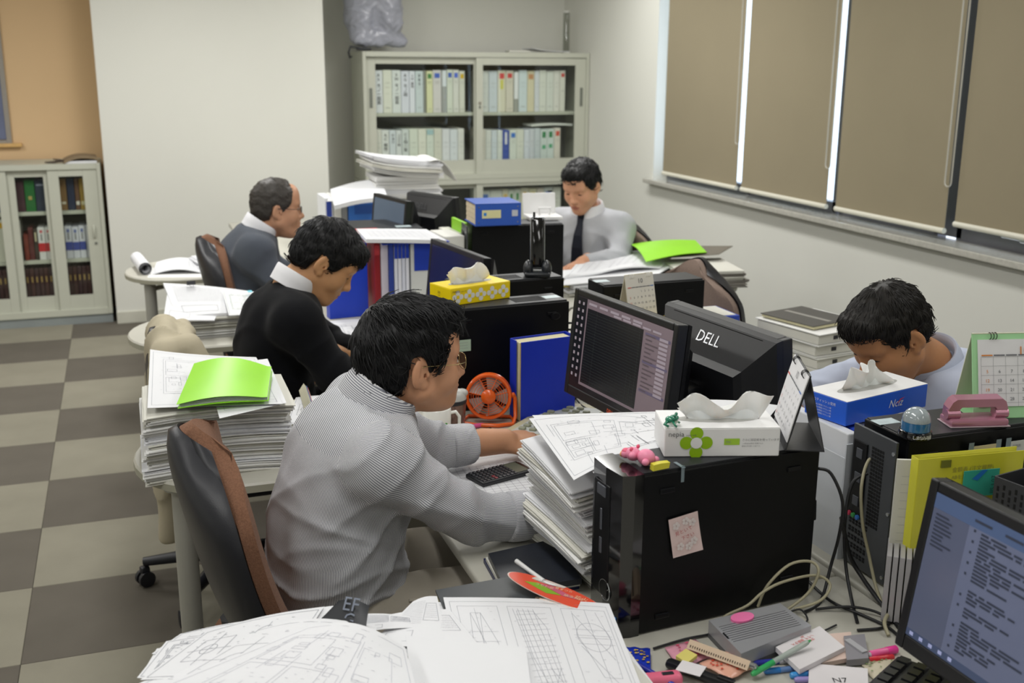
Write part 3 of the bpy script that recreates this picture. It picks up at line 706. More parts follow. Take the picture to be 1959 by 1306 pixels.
rs = thing('monitor_riser', 'low grey riser behind the blue files on the cardigan man’s desk', 'riser', (1.04, 4.93, DZ))
MB().box((0, 0, 0.135), (0.46, 0.22, 0.018), 0.003).build('shelf', M_leg, rs)
for s in (-1, 1): MB().box((s * 0.21, 0, 0.063), (0.018, 0.2, 0.126)).build('leg', M_leg, rs)
pc6 = thing('computer', 'flat black desktop computer lying across in front of the far monitors', 'computer', (1.04, 4.93, DZ + 0.144), R(-3))
MB().box((0, 0, 0.058), (0.46, 0.30, 0.112), 0.006).build('case', M_pct, pc6); MB().box((0, -0.151, 0.056), (0.45, 0.008, 0.10), 0.004).build('front_bezel', M_pcs, pc6)
MB().box((0.15, -0.156, 0.065), (0.035, 0.002, 0.01)).build('badge', M_pct, pc6); MB().box((0.15, -0.1, 0.1145), (0.07, 0.05, 0.001)).build('certificate_label', mat('label_pale', '#b9c8cc'), pc6)

# ---------------------------------------------------------------- monitors
M_mon = mat('monitor_plastic', '#121317', rough=0.40, vary=0.08, bump=0.08, bscale=900)
M_scr_dark = mat('screen_black', '#06070a', rough=0.12)
def screenmat(name, hexc, strength):
    return mat(name, hexc, rough=0.2, vary=0.02, emit=hexc, estr=strength)
def monitor(label, P0, P1, ztop, h, tilt=R(6), back_out=0.07):
    """flat monitor whose screen's top edge runs from P0 (left as seen from the front) to P1 (right); returns thing and
    the frame matrix: x along the screen, y up the screen, z out of the screen"""
    P0 = Vector((*P0, ztop)); P1 = Vector((*P1, ztop))
    x = (P1 - P0).normalized(); up = Vector((0, 0, 1)); n = x.cross(up)
    y = (up * math.cos(tilt) - n * math.sin(tilt))
    w = (P1 - P0).length; c = (P0 + P1) / 2 - y * h
    base = Vector((c.x, c.y, DZ)) - n * 0.075
    t = thing('monitor', label, 'monitor', tuple(base))
    M = Tr(*(-base)) @ frame3(c, x, y)
    fr = 0.018
    mb = MB()
    mb.box((-w / 2 + fr / 2, h / 2, -0.012), (fr, h, 0.03), 0.003, M=M).box((w / 2 - fr / 2, h / 2, -0.012), (fr, h, 0.03), 0.003, M=M)
    mb.box((0, h - fr / 2, -0.012), (w - 2 * fr, fr, 0.03), 0.003, M=M).box((0, fr * 0.75, -0.012), (w - 2 * fr, fr * 1.5, 0.03), 0.003, M=M)
    mb.build('frame', M_mon, t)
    b = MB(); s1 = 0.45
    V = []
    for (sx, y0, y1, z) in ((1.0, 0.0, 1.0, -0.027), (0.98, 0.01, 0.985, -0.040), (0.70, 0.04, 0.74, -0.04 - back_out * 0.75), (0.66, 0.06, 0.70, -0.04 - back_out)):
        for px, py in ((-1, y0), (1, y0), (1, y1), (-1, y1)): V.append((px * w / 2 * sx, py * h, z))
    F = [(0, 1, 2, 3)]
    for k in range(3):
        for i in range(4): F.append((4 * k + i, 4 * k + 4 + i, 4 * k + 4 + (i + 1) % 4, 4 * k + (i + 1) % 4))
    F.append((15, 14, 13, 12))
    bk = b.add(V, F, 0, M).build('back_shell', M_mon, t)
    sl = MB().box((0, h * 0.965, -0.0415), (w * 0.78, 0.006, 0.004), M=M)
    sl.build('vent_slot', M_hole, bk)
    st = MB()
    st.tube([tuple(M @ Vector((0, h * 0.42, -0.045 - back_out))), tuple(M @ Vector((0, h * 0.36, -0.075 - back_out)))], 0.03, 4)
    top = M @ Vector((0, h * 0.48, -0.075 - back_out))
    L = (Matrix.Translation(-base) @ Tr(*base))
    st.box((0, 0, 0), (0.075, 0.02, 0.0), 0)
    nl = n
    a0 = Vector((top.x, top.y, top.z)); a1 = Vector((a0.x, a0.y, 0.012))
    A = frame3(a1, x, up)
    st = MB(); hh = a0.z - 0.012
    st.box((0, hh / 2, 0), (0.075, hh, 0.022), 0.008, M=A)
    st.tube([tuple(A @ Vector((-0.0375, hh - 0.01, -0.002))), tuple(A @ Vector((0.0375, hh - 0.01, -0.002)))], 0.014, 12)
    st.box((0, hh * 0.9, 0.012 + 0.0), (0.07, 0.07, 0.05), 0.006, M=A)
    st.build('stand', M_mon, t, smooth=40)
    MB().lathe([(0.115, 0), (0.115, 0.006), (0.10, 0.011), (0.0, 0.012)], 28, M=Tr(a1.x, a1.y, 0) @ Matrix.Diagonal((1, 1, 1, 1)), cap1=False).build('stand_foot', M_mon, t, smooth=40)
    return t, M, w, h, fr
def screen(t, M, w, h, fr, m):
    return MB().box((0, h / 2 + fr * 0.25, 0.0005), (w - 2 * fr, h - 2.5 * fr, 0.002), M=M).build('screen', m, t)
def rect(mb, x, y, w, h, z, M, mi=0):
    return mb.add([(x, y, z), (x + w, y, z), (x + w, y + h, z), (x, y + h, z)], [(0, 1, 2, 3)], mi, M)
def dell_back(t, M, w, h, back_out=0.07, size=0.042):
    # lettering on the sloping upper part of the rear shell
    p0 = Vector((0, 0.985 * h, -0.040)); p1 = Vector((0, 0.74 * h, -0.04 - back_out * 0.75))
    y = (p0 - p1).normalized(); o = p1 + (p0 - p1) * 0.36
    A = M @ frame3(o, (-1, 0, 0), y) @ Tr(0, 0, 0.0012)
    mb = MB(); write(mb, 'DELL', size, A, centre=True); mb.build('lettering', M_silver, t)

# the man's own monitor, showing a dark drawing program
t, M, w, h, fr = monitor('wide black monitor with dark drawing program on screen facing the man in the striped shirt', (1.105, 2.60), (1.165, 2.135), 1.112, 0.285)
sc_ = screen(t, M, w, h, fr, screenmat('screen_mauve', '#6c5f66', 0.35))
x0, y0 = -w / 2 + fr, fr * 1.5; sw, sh = w - 2 * fr, h - 2.5 * fr
mb = MB(); rect(mb, x0, y0, sw * 0.115, sh, 0.0018, M); rect(mb, x0 + sw * 0.13, y0 + sh * 0.085, sw * 0.60, sh * 0.82, 0.0018, M); rect(mb, x0 + sw * 0.115, y0, sw * 0.62, sh * 0.055, 0.0018, M)
mb.build('screen_dark_areas', mat('screen_dark', '#15161c', rough=0.2, vary=0.5, scale=12, emit='#15161c', estr=0.25), sc_)
mb = MB()
for i in range(26): rect(mb, x0 + sw * 0.14, y0 + sh * (0.10 + 0.0305 * i), sw * 0.58, 0.0006, 0.0024, M)
for fx in (0.24, 0.62, 0.66, 0.70): rect(mb, x0 + sw * fx, y0 + sh * 0.10, 0.0006, sh * (0.8 if fx < 0.3 or fx > 0.69 else 0.3), 0.0024, M)
mb.build('screen_grid', mat('screen_grid_grey', '#343b38', rough=0.3, emit='#343b38', estr=0.15), sc_)
mb = MB()
for i in range(14): rect(mb, x0 + sw * 0.76, y0 + sh * (0.30 + 0.043 * i), sw * (0.06 + 0.03 * ((i * 7) % 3)), 0.003, 0.0024, M); rect(mb, x0 + sw * 0.89, y0 + sh * (0.30 + 0.043 * i), sw * 0.08, 0.0065, 0.0024, M, 1)
for i in range(3): rect(mb, x0 + sw * 0.75, y0 + sh * (0.29, 0.58, 0.86)[i], sw * 0.24, 0.007, 0.0022, M, 2)
for i in range(5): rect(mb, x0 + sw * (0.14 + 0.12 * i), y0 + sh * 0.945, sw * 0.09, 0.006, 0.0024, M, 1); rect(mb, x0 + sw * (0.42 + 0.1 * i), y0 + sh * 0.915, sw * 0.08, 0.005, 0.0024, M, 1)
for c in range(2):
    for i in range(11): rect(mb, x0 + sw * (0.02 + 0.05 * c), y0 + sh * (0.12 + 0.08 * i), 0.008, 0.008, 0.0026, M, 1)
mb.build('screen_panels', [mat('scr_txt', '#4e444a', emit='#4e444a', estr=0.3), mat('scr_box', '#8d838c', emit='#8d838c', estr=0.35), mat('scr_bar', '#575066', emit='#575066', estr=0.3)], sc_)
mb = MB(); write(mb, 'DELL', 0.013, M @ Tr(0.0, 0.007, 0.0035), centre=True); mb.build('lettering', mat('orange_lettering', '#c8502c', rough=0.3, emit='#c8502c', estr=0.4), t)  # orange lettering with a weak emission in its own colour
# the opposite monitor, seen from behind
t, M, w, h, fr = monitor('black monitor seen from behind with silver lettering, beside the dark drawing screen', (1.405, 2.045), (1.352, 2.50), 1.083, 0.30)
dell_back(t, M, w, h); screen(t, M, w, h, fr, M_scr_dark)
# near right monitor
t, M, w, h, fr = monitor('black monitor with bluish document on screen at the lower right corner', (1.160, 1.285), (1.172, 0.83), 1.062, 0.285, R(8))
sc_ = screen(t, M, w, h, fr, screenmat('screen_blue_grey', '#545a70', 0.22))
x0, y0 = -w / 2 + fr, fr * 1.5; sw, sh = w - 2 * fr, h - 2.5 * fr
mb = MB(); rr_ = random.Random(3)
rect(mb, x0, y0 + sh * 0.90, sw, sh * 0.10, 0.0018, M, 1); rect(mb, x0, y0, sw, sh * 0.05, 0.0018, M, 2); rect(mb, x0 + sw * 0.18, y0 + sh * 0.05, sw * 0.82, sh * 0.85, 0.0018, M, 3)
for i in range(9): rect(mb, x0 + sw * 0.02, y0 + sh * (0.86 - 0.026 * i), sw * (0.05 + 0.06 * rr_.random()), 0.0028, 0.0024, M, 0)
for i in range(34):
    if i in (14, 15, 20, 24): continue
    y = y0 + sh * (0.875 - 0.0235 * i); x = x0 + sw * 0.24
    if i % 3 == 0: rect(mb, x0 + sw * 0.205, y, 0.004, 0.004, 0.0024, M, 0)
    for k in range(rr_.randint(1, 4)):
        ww = sw * rr_.uniform(0.02, 0.09); rect(mb, x, y, ww, 0.0034, 0.0024, M, 0); x += ww + sw * 0.012
for i in range(6): rect(mb, x0 + sw * (0.2 + 0.14 * i), y0 + sh * 0.94, sw * 0.08, 0.004, 0.0024, M, 0)
for i in range(5): rect(mb, x0 + sw * (0.02 + 0.05 * i), y0 + sh * 0.015, 0.008, 0.006, 0.0024, M, 4)
mb.build('document_view', [mat('scr_ink', '#2f3547', emit='#2f3547', estr=0.15), mat('scr_band', '#46587c', emit='#46587c', estr=0.22), mat('scr_task', '#3a4560', emit='#3a4560', estr=0.35), mat('scr_page', '#5f6680', emit='#5f6680', estr=0.22), mat('scr_icon', '#8a90b4', emit='#8a90b4', estr=0.5)], sc_)
# monitor of the man in black, switched to a dark screen
t, M, w, h, fr = monitor('black monitor with dark bluish screen facing the man in the black sweater', (1.065, 3.90), (1.125, 3.44), 1.048, 0.29)
screen(t, M, w, h, fr, mat('screen_indigo', '#1c1d2c', rough=0.15, vary=0.3, emit='#23243a', estr=0.25))
# two far monitors
t, M, w, h, fr = monitor('far black monitor with blue screen facing the man in the cardigan', (1.14, 5.22), (1.215, 4.86), 1.068, 0.27)
sc_ = screen(t, M, w, h, fr, screenmat('screen_slate', '#4c5868', 0.35)); mb = MB(); rect(mb, -w / 2 + fr, fr * 1.5, w - 2 * fr, h * 0.4, 0.0018, M); mb.build('screen_blue_area', screenmat('scr_blue', '#33507c', 0.4), sc_)
t, M, w, h, fr = monitor('far black monitor seen from behind, grey lettering on its back', (1.475, 4.90), (1.335, 5.22), 1.072, 0.29)
mb = MB(); A = M @ frame3(Vector((0.02, 0.80 * h, -0.084)), (-1, 0, 0), (0, 0.24 * h, 0.053)) @ Tr(0, 0, 0.004)
write(mb, 'DELL', 0.04, A, centre=True); mb.build('lettering', mat('badge_grey', '#4a4c50', rough=0.3, metal=0.4), t); screen(t, M, w, h, fr, M_scr_dark)
# ================================================================ PAPER: STACKS, SHEETS, DRAWINGS
M_ink = mat('drawing_ink', '#9da0a8', rough=0.8)
M_inkd = mat('drawing_ink_dark', '#3c3e46', rough=0.8)
M_paper2 = mat('paper_grey_white', '#dfdfdd', rough=0.85, vary=0.03, spec=0.2)
def seg(a, b): return [a, b]
def rectl(x, y, w, h): return [(x, y), (x + w, y), (x + w, y + h), (x, y + h), (x, y)]
def circ(x, y, r, asp=1.0, a0=0, a1=2 * PI, n=20): return [(x + r * math.cos(a0 + (a1 - a0) * i / n), y + r * asp * math.sin(a0 + (a1 - a0) * i / n)) for i in range(n + 1)]
def scribble(r, x, y, w, n, h):
    """lines of tiny marks standing for notes and dimensions"""
    out = []
    for i in range(n):
        xx = x
        while xx < x + w:
            l = r.uniform(0.006, 0.02); out.append([(xx, y - i * h), (xx + l, y - i * h)]); xx += l + r.uniform(0.004, 0.012)
    return out
def drawing(seed, style='parts', asp=1.4):
    r = random.Random(seed); P = [rectl(0.03, 0.04, 0.94, 0.92)]
    P += [rectl(0.70, 0.04, 0.27, 0.10), seg((0.70, 0.09), (0.97, 0.09)), seg((0.80, 0.04), (0.80, 0.14))] + scribble(r, 0.71, 0.075, 0.24, 1, 0.02)
    if style == 'three':
        for k, (x, w) in enumerate(((0.07, 0.24), (0.37, 0.26), (0.69, 0.26))):
            P.append(rectl(x, 0.22, w, 0.70))
            if k == 0:
                P += [[(x + 0.07, 0.86), (x + 0.05, 0.62), (x + 0.05, 0.45), (x + 0.08, 0.30), (x + 0.17, 0.30), (x + 0.20, 0.45), (x + 0.19, 0.62), (x + 0.13, 0.86), (x + 0.07, 0.86)]]
                P += [seg((x + 0.04, 0.3 + i * 0.08), (x + 0.21, 0.3 + i * 0.08)) for i in range(6)] + [seg((x + 0.07, 0.86), (x + 0.18, 0.3)), seg((x + 0.13, 0.86), (x + 0.08, 0.3)), seg((x + 0.10, 0.9), (x + 0.12, 0.25))]
                P.append(circ(x + 0.05, 0.55, 0.025, asp))
            elif k == 1:
                P += [[(x + 0.05, 0.88), (x + 0.15, 0.88), (x + 0.20, 0.74), (x + 0.21, 0.3), (x + 0.12, 0.26), (x + 0.07, 0.5), (x + 0.05, 0.88)]]
                P += [seg((x + 0.04, 0.26 + i * 0.045), (x + 0.22, 0.28 + i * 0.045)) for i in range(14)] + [seg((x + 0.03 + i * 0.03, 0.9), (x + 0.08 + i * 0.03, 0.25)) for i in range(5)]
                P += [seg((x + 0.15, 0.28), (x + 0.21, 0.42)), seg((x + 0.21, 0.28), (x + 0.15, 0.42))]
            else:
                P += [circ(x + 0.14, 0.68, 0.095, asp * 0.9, n=28), [(x + 0.06, 0.90), (x + 0.05, 0.68), (x + 0.12, 0.36), (x + 0.22, 0.36), (x + 0.235, 0.66), (x + 0.20, 0.9)]]
                P += [seg((x + 0.03, 0.68 + d), (x + 0.25, 0.68 + d)) for d in (-0.01, 0.01, 0.06, -0.06)] + [seg((x + 0.14, 0.92), (x + 0.15, 0.3)), seg((x + 0.06, 0.88), (x + 0.22, 0.5)), seg((x + 0.05, 0.6), (x + 0.2, 0.3))]
            for _ in range(26):
                xx, yy = x + r.uniform(0.01, w - 0.03), r.uniform(0.24, 0.90); P.append(seg((xx, yy), (xx + r.uniform(0.006, 0.018), yy)))
        P += [circ(0.83, 0.10, 0.05, asp, 0.4, 4.2), rectl(0.45, 0.06, 0.10, 0.10), seg((0.5, 0.04), (0.5, 0.18))]
    elif style == 'plan':
        P += [rectl(0.12, 0.22, 0.5, 0.62), rectl(0.14, 0.25, 0.2, 0.25), rectl(0.36, 0.25, 0.24, 0.25), rectl(0.14, 0.54, 0.3, 0.27), rectl(0.66, 0.5, 0.2, 0.3)]
        for _ in range(18):
            x, y = r.uniform(0.10, 0.85), r.uniform(0.2, 0.86); w, h = r.uniform(0.02, 0.10), r.uniform(0.02, 0.09); P.append(rectl(x, y, min(w, 0.93 - x), min(h, 0.92 - y)))
        for _ in range(16):
            x, y = r.uniform(0.08, 0.7), r.uniform(0.2, 0.9)
            P.append(seg((x, y), (x + r.uniform(0.06, 0.24), y)) if r.random() < 0.5 else seg((x, y), (x, max(0.08, y - r.uniform(0.05, 0.25)))))
        for _ in range(70):
            x, y = r.uniform(0.08, 0.9), r.uniform(0.18, 0.92); P.append(seg((x, y), (x + r.uniform(0.006, 0.02), y)))
    elif style == 'grid':
        P += [seg((0.1, 0.2 + 0.045 * i), (0.9, 0.2 + 0.045 * i)) for i in range(15)] + [seg((0.1 + 0.08 * i, 0.2), (0.1 + 0.08 * i, 0.83)) for i in range(11)]
        for _ in range(60):
            x, y = r.uniform(0.08, 0.9), r.uniform(0.18, 0.9); P.append(seg((x, y), (x + r.uniform(0.006, 0.02), y)))
    elif style == 'text':
        P = scribble(r, 0.08, 0.9, 0.5, 14, 0.035) + [rectl(0.62, 0.5, 0.3, 0.35), rectl(0.1, 0.1, 0.4, 0.2)] + scribble(r, 0.64, 0.8, 0.26, 7, 0.04)
    else:
        P += [rectl(0.15, 0.3, 0.25, 0.4), rectl(0.5, 0.35, 0.3, 0.15), circ(0.62, 0.7, 0.07, asp), circ(0.27, 0.5, 0.06, asp)]
        P += [seg((0.1, 0.5), (0.45, 0.5)), seg((0.27, 0.22), (0.27, 0.8)), seg((0.5, 0.7), (0.78, 0.7)), seg((0.62, 0.55), (0.62, 0.86))]
        for _ in range(40):
            x, y = r.uniform(0.08, 0.9), r.uniform(0.18, 0.9); P.append(seg((x, y), (x + r.uniform(0.006, 0.03), y)))
    return P
def lines(parent, fn, polys, wd=0.0007, m=None, name='drawing_lines', lift=0.0005):
    """ink lines laid on the sheet fn as narrow strips that follow its curve"""
    V = []; F = []
    for pl in polys:
        for (a, b) in zip(pl[:-1], pl[1:]):
            A = Vector(fn(*a)); B = Vector(fn(*b)); L = (B - A).length
            n = max(1, int(L / 0.03))
            pts = [Vector(fn(a[0] + (b[0] - a[0]) * i / n, a[1] + (b[1] - a[1]) * i / n)) for i in range(n + 1)]
            d = (B - A); sd = Vector((-d.y, d.x, 0))
            if sd.length < 1e-7: continue
            sd = sd.normalized() * wd / 2; o = len(V)
            for p in pts: V.append((p.x - sd.x, p.y - sd.y, p.z + lift)); V.append((p.x + sd.x, p.y + sd.y, p.z + lift))
            F += [(o + 2 * i, o + 2 * i + 1, o + 2 * i + 3, o + 2 * i + 2) for i in range(n)]
    me = bpy.data.meshes.new(name); me.from_pydata(V, [], F); me.materials.append(m or M_ink)
    return stuff(link(name, me, parent))
def sheet(name, label, P, bump=None, m=None, t=0.0006, print_=None, seed=0, asp=1.4, nu=16, nv=12, group=None, wd=0.0007, cat='paper', ink=None, polys=None):
    """sheet through four world corners P (u0v0, u1v0, u1v1, u0v1) plus a bump(u, v) in height"""
    P = [Vector(p) for p in P]
    o = (P[0] + P[1] + P[2] + P[3]) / 4
    def fn(u, v):
        p = (P[0] * (1 - u) * (1 - v) + P[1] * u * (1 - v) + P[2] * u * v + P[3] * (1 - u) * v) - o
        return (p.x, p.y, p.z + (bump(u, v) if bump else 0))
    ob = MB().slab(fn, nu, nv, t).build(name, m or M_paperw, None, Tr(*o), smooth=60)
    tag(ob, label, cat, group)
    if print_ or polys: lines(ob, fn, polys or drawing(seed, print_, asp), wd, ink)
    return ob
_bun = {}
def bundle_mesh(w, d, n, th, curve, key, m):
    k = (round(w, 3), round(d, 3), n, round(th, 4), key, m.name)
    if k in _bun: return _bun[k]
    r = random.Random(hash((k[0], k[1], n, key)) & 0xffff)
    mb = MB()
    for i in range(n):
        dx, dy, a = r.uniform(-0.006, 0.006), r.uniform(-0.006, 0.006), r.uniform(-0.012, 0.012)
        z = th * (i + 1); q = [r.uniform(-0.25, 1.1) * th * 0.5 for _ in range(4)]
        def fn(u, v):
            x = (u - 0.5) * w * (1 + 0.0); y = (v - 0.5) * d
            e = q[0] * (1 - u) * (1 - v) + q[1] * u * (1 - v) + q[2] * u * v + q[3] * (1 - u) * v
            wv = 0.0007 * math.sin(u * 17 + i * 2.1) * math.sin(v * 13 + i) if (u in (0, 1) or v in (0, 1)) else 0
            return (x + dx - a * y + wv, y + dy + a * x + wv, z + e * 0.6 + curve(u, v))
        mb.slab(fn, 5, 4, th * r.uniform(0.72, 0.96))
    me = bpy.data.meshes.new('paper_bundle'); me.from_pydata(mb.v, [], mb.f); me.materials.append(m)
    _bun[k] = me
    return me
def stack(name, label, c, w, d, h, rz=0.0, th=0.0022, per=5, jit=0.008, ang=0.03, curve=None, lean=(0, 0), seed=1, cat='paper stack', mats=None, fan=None, group=None):
    """pile of paper bundles, each bundle an object of its own"""
    r = random.Random(seed); t = thing(name, label, cat, c, rz, group)
    n = max(1, int(round(h / (th * per))))
    curve = curve or (lambda u, v: 0.0)
    mats = mats or [M_paperw, M_paper2, M_papero]
    for i in range(n):
        f = i / max(1, n - 1); k = r.randint(0, 2); m = mats[r.choice([0, 0, 1, 1, 2]) % len(mats)]
        sc = r.uniform(0.97, 1.015)
        o = link('paper_bundle', bundle_mesh(w, d, per, th, curve, k, m), t)
        fx, fy, fa = fan(f) if fan else (0, 0, 0)
        o.matrix_local = Tr(lean[0] * f + fx + r.uniform(-jit, jit), lean[1] * f + fy + r.uniform(-jit, jit), i * th * per) @ Rz(fa + r.uniform(-ang, ang)) @ Matrix.Diagonal((sc, r.uniform(0.97, 1.01), 1, 1))
    return t, n * th * per

# ---- stack on the striped man's side table, green clear folder on it
t, hh = stack('paper_stack', 'tall stack of used drawing sheets on the side table behind the striped man', (0.170, 2.735, DZ), 0.345, 0.275, 0.175, R(-1), th=0.0026, per=4, jit=0.010, ang=0.025, seed=3,
              curve=lambda u, v: -0.008 * (2 * u - 1) ** 2 - 0.004 * (1 - v) ** 3)
zt = DZ + hh + 0.004
sheet('drawing_sheet', 'large drawing sheet hanging over the left edge of the tall stack', [at(282, 780, 0.885), at(540, 772, 0.885), at(490, 683, 0.887), at(288, 676, 0.905)], lambda u, v: 0.012 * (1 - u) ** 3 * v, print_='plan', seed=11)
sheet('drawing_sheet', 'white sheet under the green folder, at the right of the tall stack', [at(420, 800, 0.880), at(548, 770, 0.880), at(512, 690, 0.884), at(392, 700, 0.880)], lambda u, v: 0.006 * v * u, print_='text', seed=12)
M_green = mat('green_film', '#94dc28', rough=0.42, vary=0.10, scale=7, spec=0.5)
gf = thing('clear_folder', 'bright lime green plastic folder with papers on top of the tall stack', 'folder', tuple(at(428, 742, 0.90)), 0)
o = gf.location
def quad(P, bump, off=Vector((0, 0, 0))):
    P = [Vector(p) - o + off for p in P]
    def fn(u, v):
        p = P[0] * (1 - u) * (1 - v) + P[1] * u * (1 - v) + P[2] * u * v + P[3] * (1 - u) * v
        return (p.x, p.y, p.z + bump(u, v))
    return fn
gp = [at(338, 783, 0.893), at(512, 768, 0.893), at(520, 712, 0.897), at(372, 706, 0.900)]
arch = lambda u, v: 0.020 * math.sin(PI * min(1, u * 1.05)) * (0.55 + 0.45 * v) + 0.004 * v
MB().slab(quad(gp, arch, Vector((0, 0, 0.012))), 18, 10, 0.0006).build('cover', M_green, gf, smooth=60)
MB().slab(quad(gp, lambda u, v: 0.002 + 0.4 * arch(u, v), Vector((0.002, 0.0, 0.0))), 18, 10, 0.0006).build('back_cover', M_green, gf, smooth=60)
gq = [p + (Vector(gp[2]) - p) * 0.03 for p in map(Vector, gp)]
pg = MB()
for k in range(5): pg.slab(quad(gq, lambda u, v, k=k: (0.5 + 0.11 * k) * arch(u, v), Vector((0, 0.001 * k, 0.003 + 0.0016 * k))), 12, 6, 0.0009)
stuff(pg.build('pages', M_paperw, gf, smooth=60))

# ---- pile with binder clip on the next side table
t, hh = stack('paper_stack', 'thick neat pile of catalogues on the side table behind the man in black', (0.310, 4.165, DZ), 0.38, 0.30, 0.075, R(2), th=0.0019, per=5, jit=0.004, ang=0.01, seed=5, mats=[M_papero, M_paper2, M_papero])
tilted = [at(338, 606, 0.782), at(500, 598, 0.782), at(500, 560, 0.82), at(312, 541, 0.862)]
sheet('drawing_sheet', 'white clipped sheets lying on the catalogue pile', tilted, lambda u, v: 0.006 * math.sin(PI * u), t=0.010, print_='text', seed=21, wd=0.0012)
sheet('drawing_sheet', 'drawing with green marks at the right of the catalogue pile', [at(438, 604, 0.795), at(520, 600, 0.795), at(520, 562, 0.826), at(425, 558, 0.832)], lambda u, v: 0.002, t=0.002, print_='plan', seed=22, ink=mat('green_ink', '#7a947a'))
sheet('drawing_sheet', 'loose sheet sticking out under the clipped sheets', [at(312, 612, 0.780), at(410, 612, 0.778), at(420, 590, 0.779), at(322, 548, 0.85)], lambda u, v: 0, t=0.004, print_='text', seed=23)
bc = thing('binder_clip', 'black binder clip on the edge of the clipped sheets', 'clip', tuple(at(366, 550, 0.848) + Vector((0, 0, 0.012))), R(6))
MB().prism([(-0.007, 0), (0.007, 0), (0.002, 0.014), (-0.002, 0.014)], -0.016, 0.016, M=Ry(R(90)) @ Rz(R(90))).build('body', M_cblk, bc)
MB().tube([(-0.008, -0.004, 0.0), (-0.006, -0.018, -0.004), (0.006, -0.018, -0.004), (0.008, -0.004, 0.0)], 0.0009, 6).build('wire_lever', M_silver, bc, smooth=60)
tag(MB().box((0, 0, 0), (0.016, 0.03, 0.0015)).build('sticky_flag', mat('flag_cyan', '#6cc8dc'), None, Tr(*at(478, 557, 0.842))), 'small cyan sticky flag at the back of the catalogue pile', 'sticky flag')

# ---- roll and sheets on the far side table
rl_ = thing('paper_roll', 'white paper roll lying at the tip of the far side table', 'paper roll', (0.045, 5.50, DZ), R(6))
ro = MB(); M = Tr(0, 0, 0.031)
for k in range(5):
    r0 = 0.030 - k * 0.003; N_ = 22
    V = [(r0 * math.cos(2 * PI * i / N_), s_, r0 * math.sin(2 * PI * i / N_)) for s_ in (-0.15, 0.17) for i in range(N_)]
    ro.add(V, [(i, (i + 1) % N_, N_ + (i + 1) % N_, N_ + i) for i in range(N_)], 0, M)
ro.build('rolled_sheets', M_paperw, rl_, smooth=60)
sheet('drawing_sheet', 'sheet fanning out beside the paper roll on the far side table', [at(292, 524, 0.705), at(400, 522, 0.705), at(392, 497, 0.72), at(300, 501, 0.715)], lambda u, v: 0.022 * math.sin(PI * u * 1.1) * (1 - 0.2 * v), print_='grid', seed=31, t=0.004)
sheet('drawing_sheet', 'flat sheet under the fanned sheet on the far side table', [at(282, 531, 0.702), at(420, 530, 0.702), at(412, 506, 0.702), at(288, 512, 0.702)], None, m=M_paper2, t=0.002)
stack('paper_stack', 'low pile of papers behind the cardigan man’s chair', (0.42, 5.46, DZ), 0.24, 0.26, 0.045, R(12), th=0.003, per=3, seed=8)
sheet('drawing_sheet', 'curled sheet sticking up from the pile behind the cardigan man’s chair', [Vector((0.33, 5.37, 0.745)), Vector((0.52, 5.36, 0.747)), Vector((0.50, 5.54, 0.747)), Vector((0.34, 5.56, 0.76))], lambda u, v: 0.05 * (1 - u) ** 3)

# ---- stack between the striped man and the big computer, drawings sliding off its top
t, hh = stack('paper_stack', 'tall leaning stack of papers between the striped man and the big computer', (0.935, 1.885, DZ), 0.33, 0.285, 0.255, R(4), th=0.0030, per=4, jit=0.011, ang=0.06, lean=(-0.025, 0.0), seed=14,
              curve=lambda u, v: -0.030 * (1 - u) ** 2 - 0.010 * (1 - v) ** 2, fan=lambda f: (0.012 * math.sin(f * 11), 0.008 * math.sin(f * 7), 0.05 * math.sin(f * 5)))
zt = DZ + hh
sheet('drawing_sheet', 'big drawing sliding off the stack beside the tissue box, nearly touching the man’s hand', [at(1150, 915, 0.972), at(1400, 838, 1.002), at(1345, 785, 1.002), at(1018, 794, 0.968)], lambda u, v: 0.016 * math.sin(PI * u) * (1 - 0.95 * v) - 0.008 * math.sin(PI * v) * (1 - u), print_='plan', seed=41, wd=0.0008, ink=mat('ink_mid', '#585b66'))
sheet('drawing_sheet', 'second drawing curling out under the big drawing on the stack', [at(1098, 918, 0.962), at(1250, 862, 0.985), at(1270, 800, 0.988), at(1012, 800, 0.968)], lambda u, v: 0.010 * math.sin(PI * u), print_='plan', seed=42)
sheet('drawing_sheet', 'drawing corner rising behind the white tissue box', [at(1300, 812, 1.004), at(1470, 800, 1.009), at(1490, 775, 1.018), at(1330, 764, 1.025)], lambda u, v: 0.004 * math.sin(PI * u), seed=43)

# ---- drawings on the desks
sheet('drawing_sheet', 'large drawing lying under the calculator on the striped man’s desk', [at(905, 985, 0.7012), at(1100, 960, 0.7012), at(1000, 862, 0.7012), at(845, 885, 0.7012)], None, print_='grid', seed=51, t=0.0008, ink=mat('ink_soft', '#8e8a96'))
sheet('drawing_sheet', 'drawing the man in the black sweater is reading', [at(640, 700, 0.7012), at(760, 695, 0.7012), at(705, 610, 0.7012), at(600, 618, 0.7012)], lambda u, v: 0.004 * math.sin(PI * u), print_='plan', seed=52, t=0.0015, wd=0.0016)

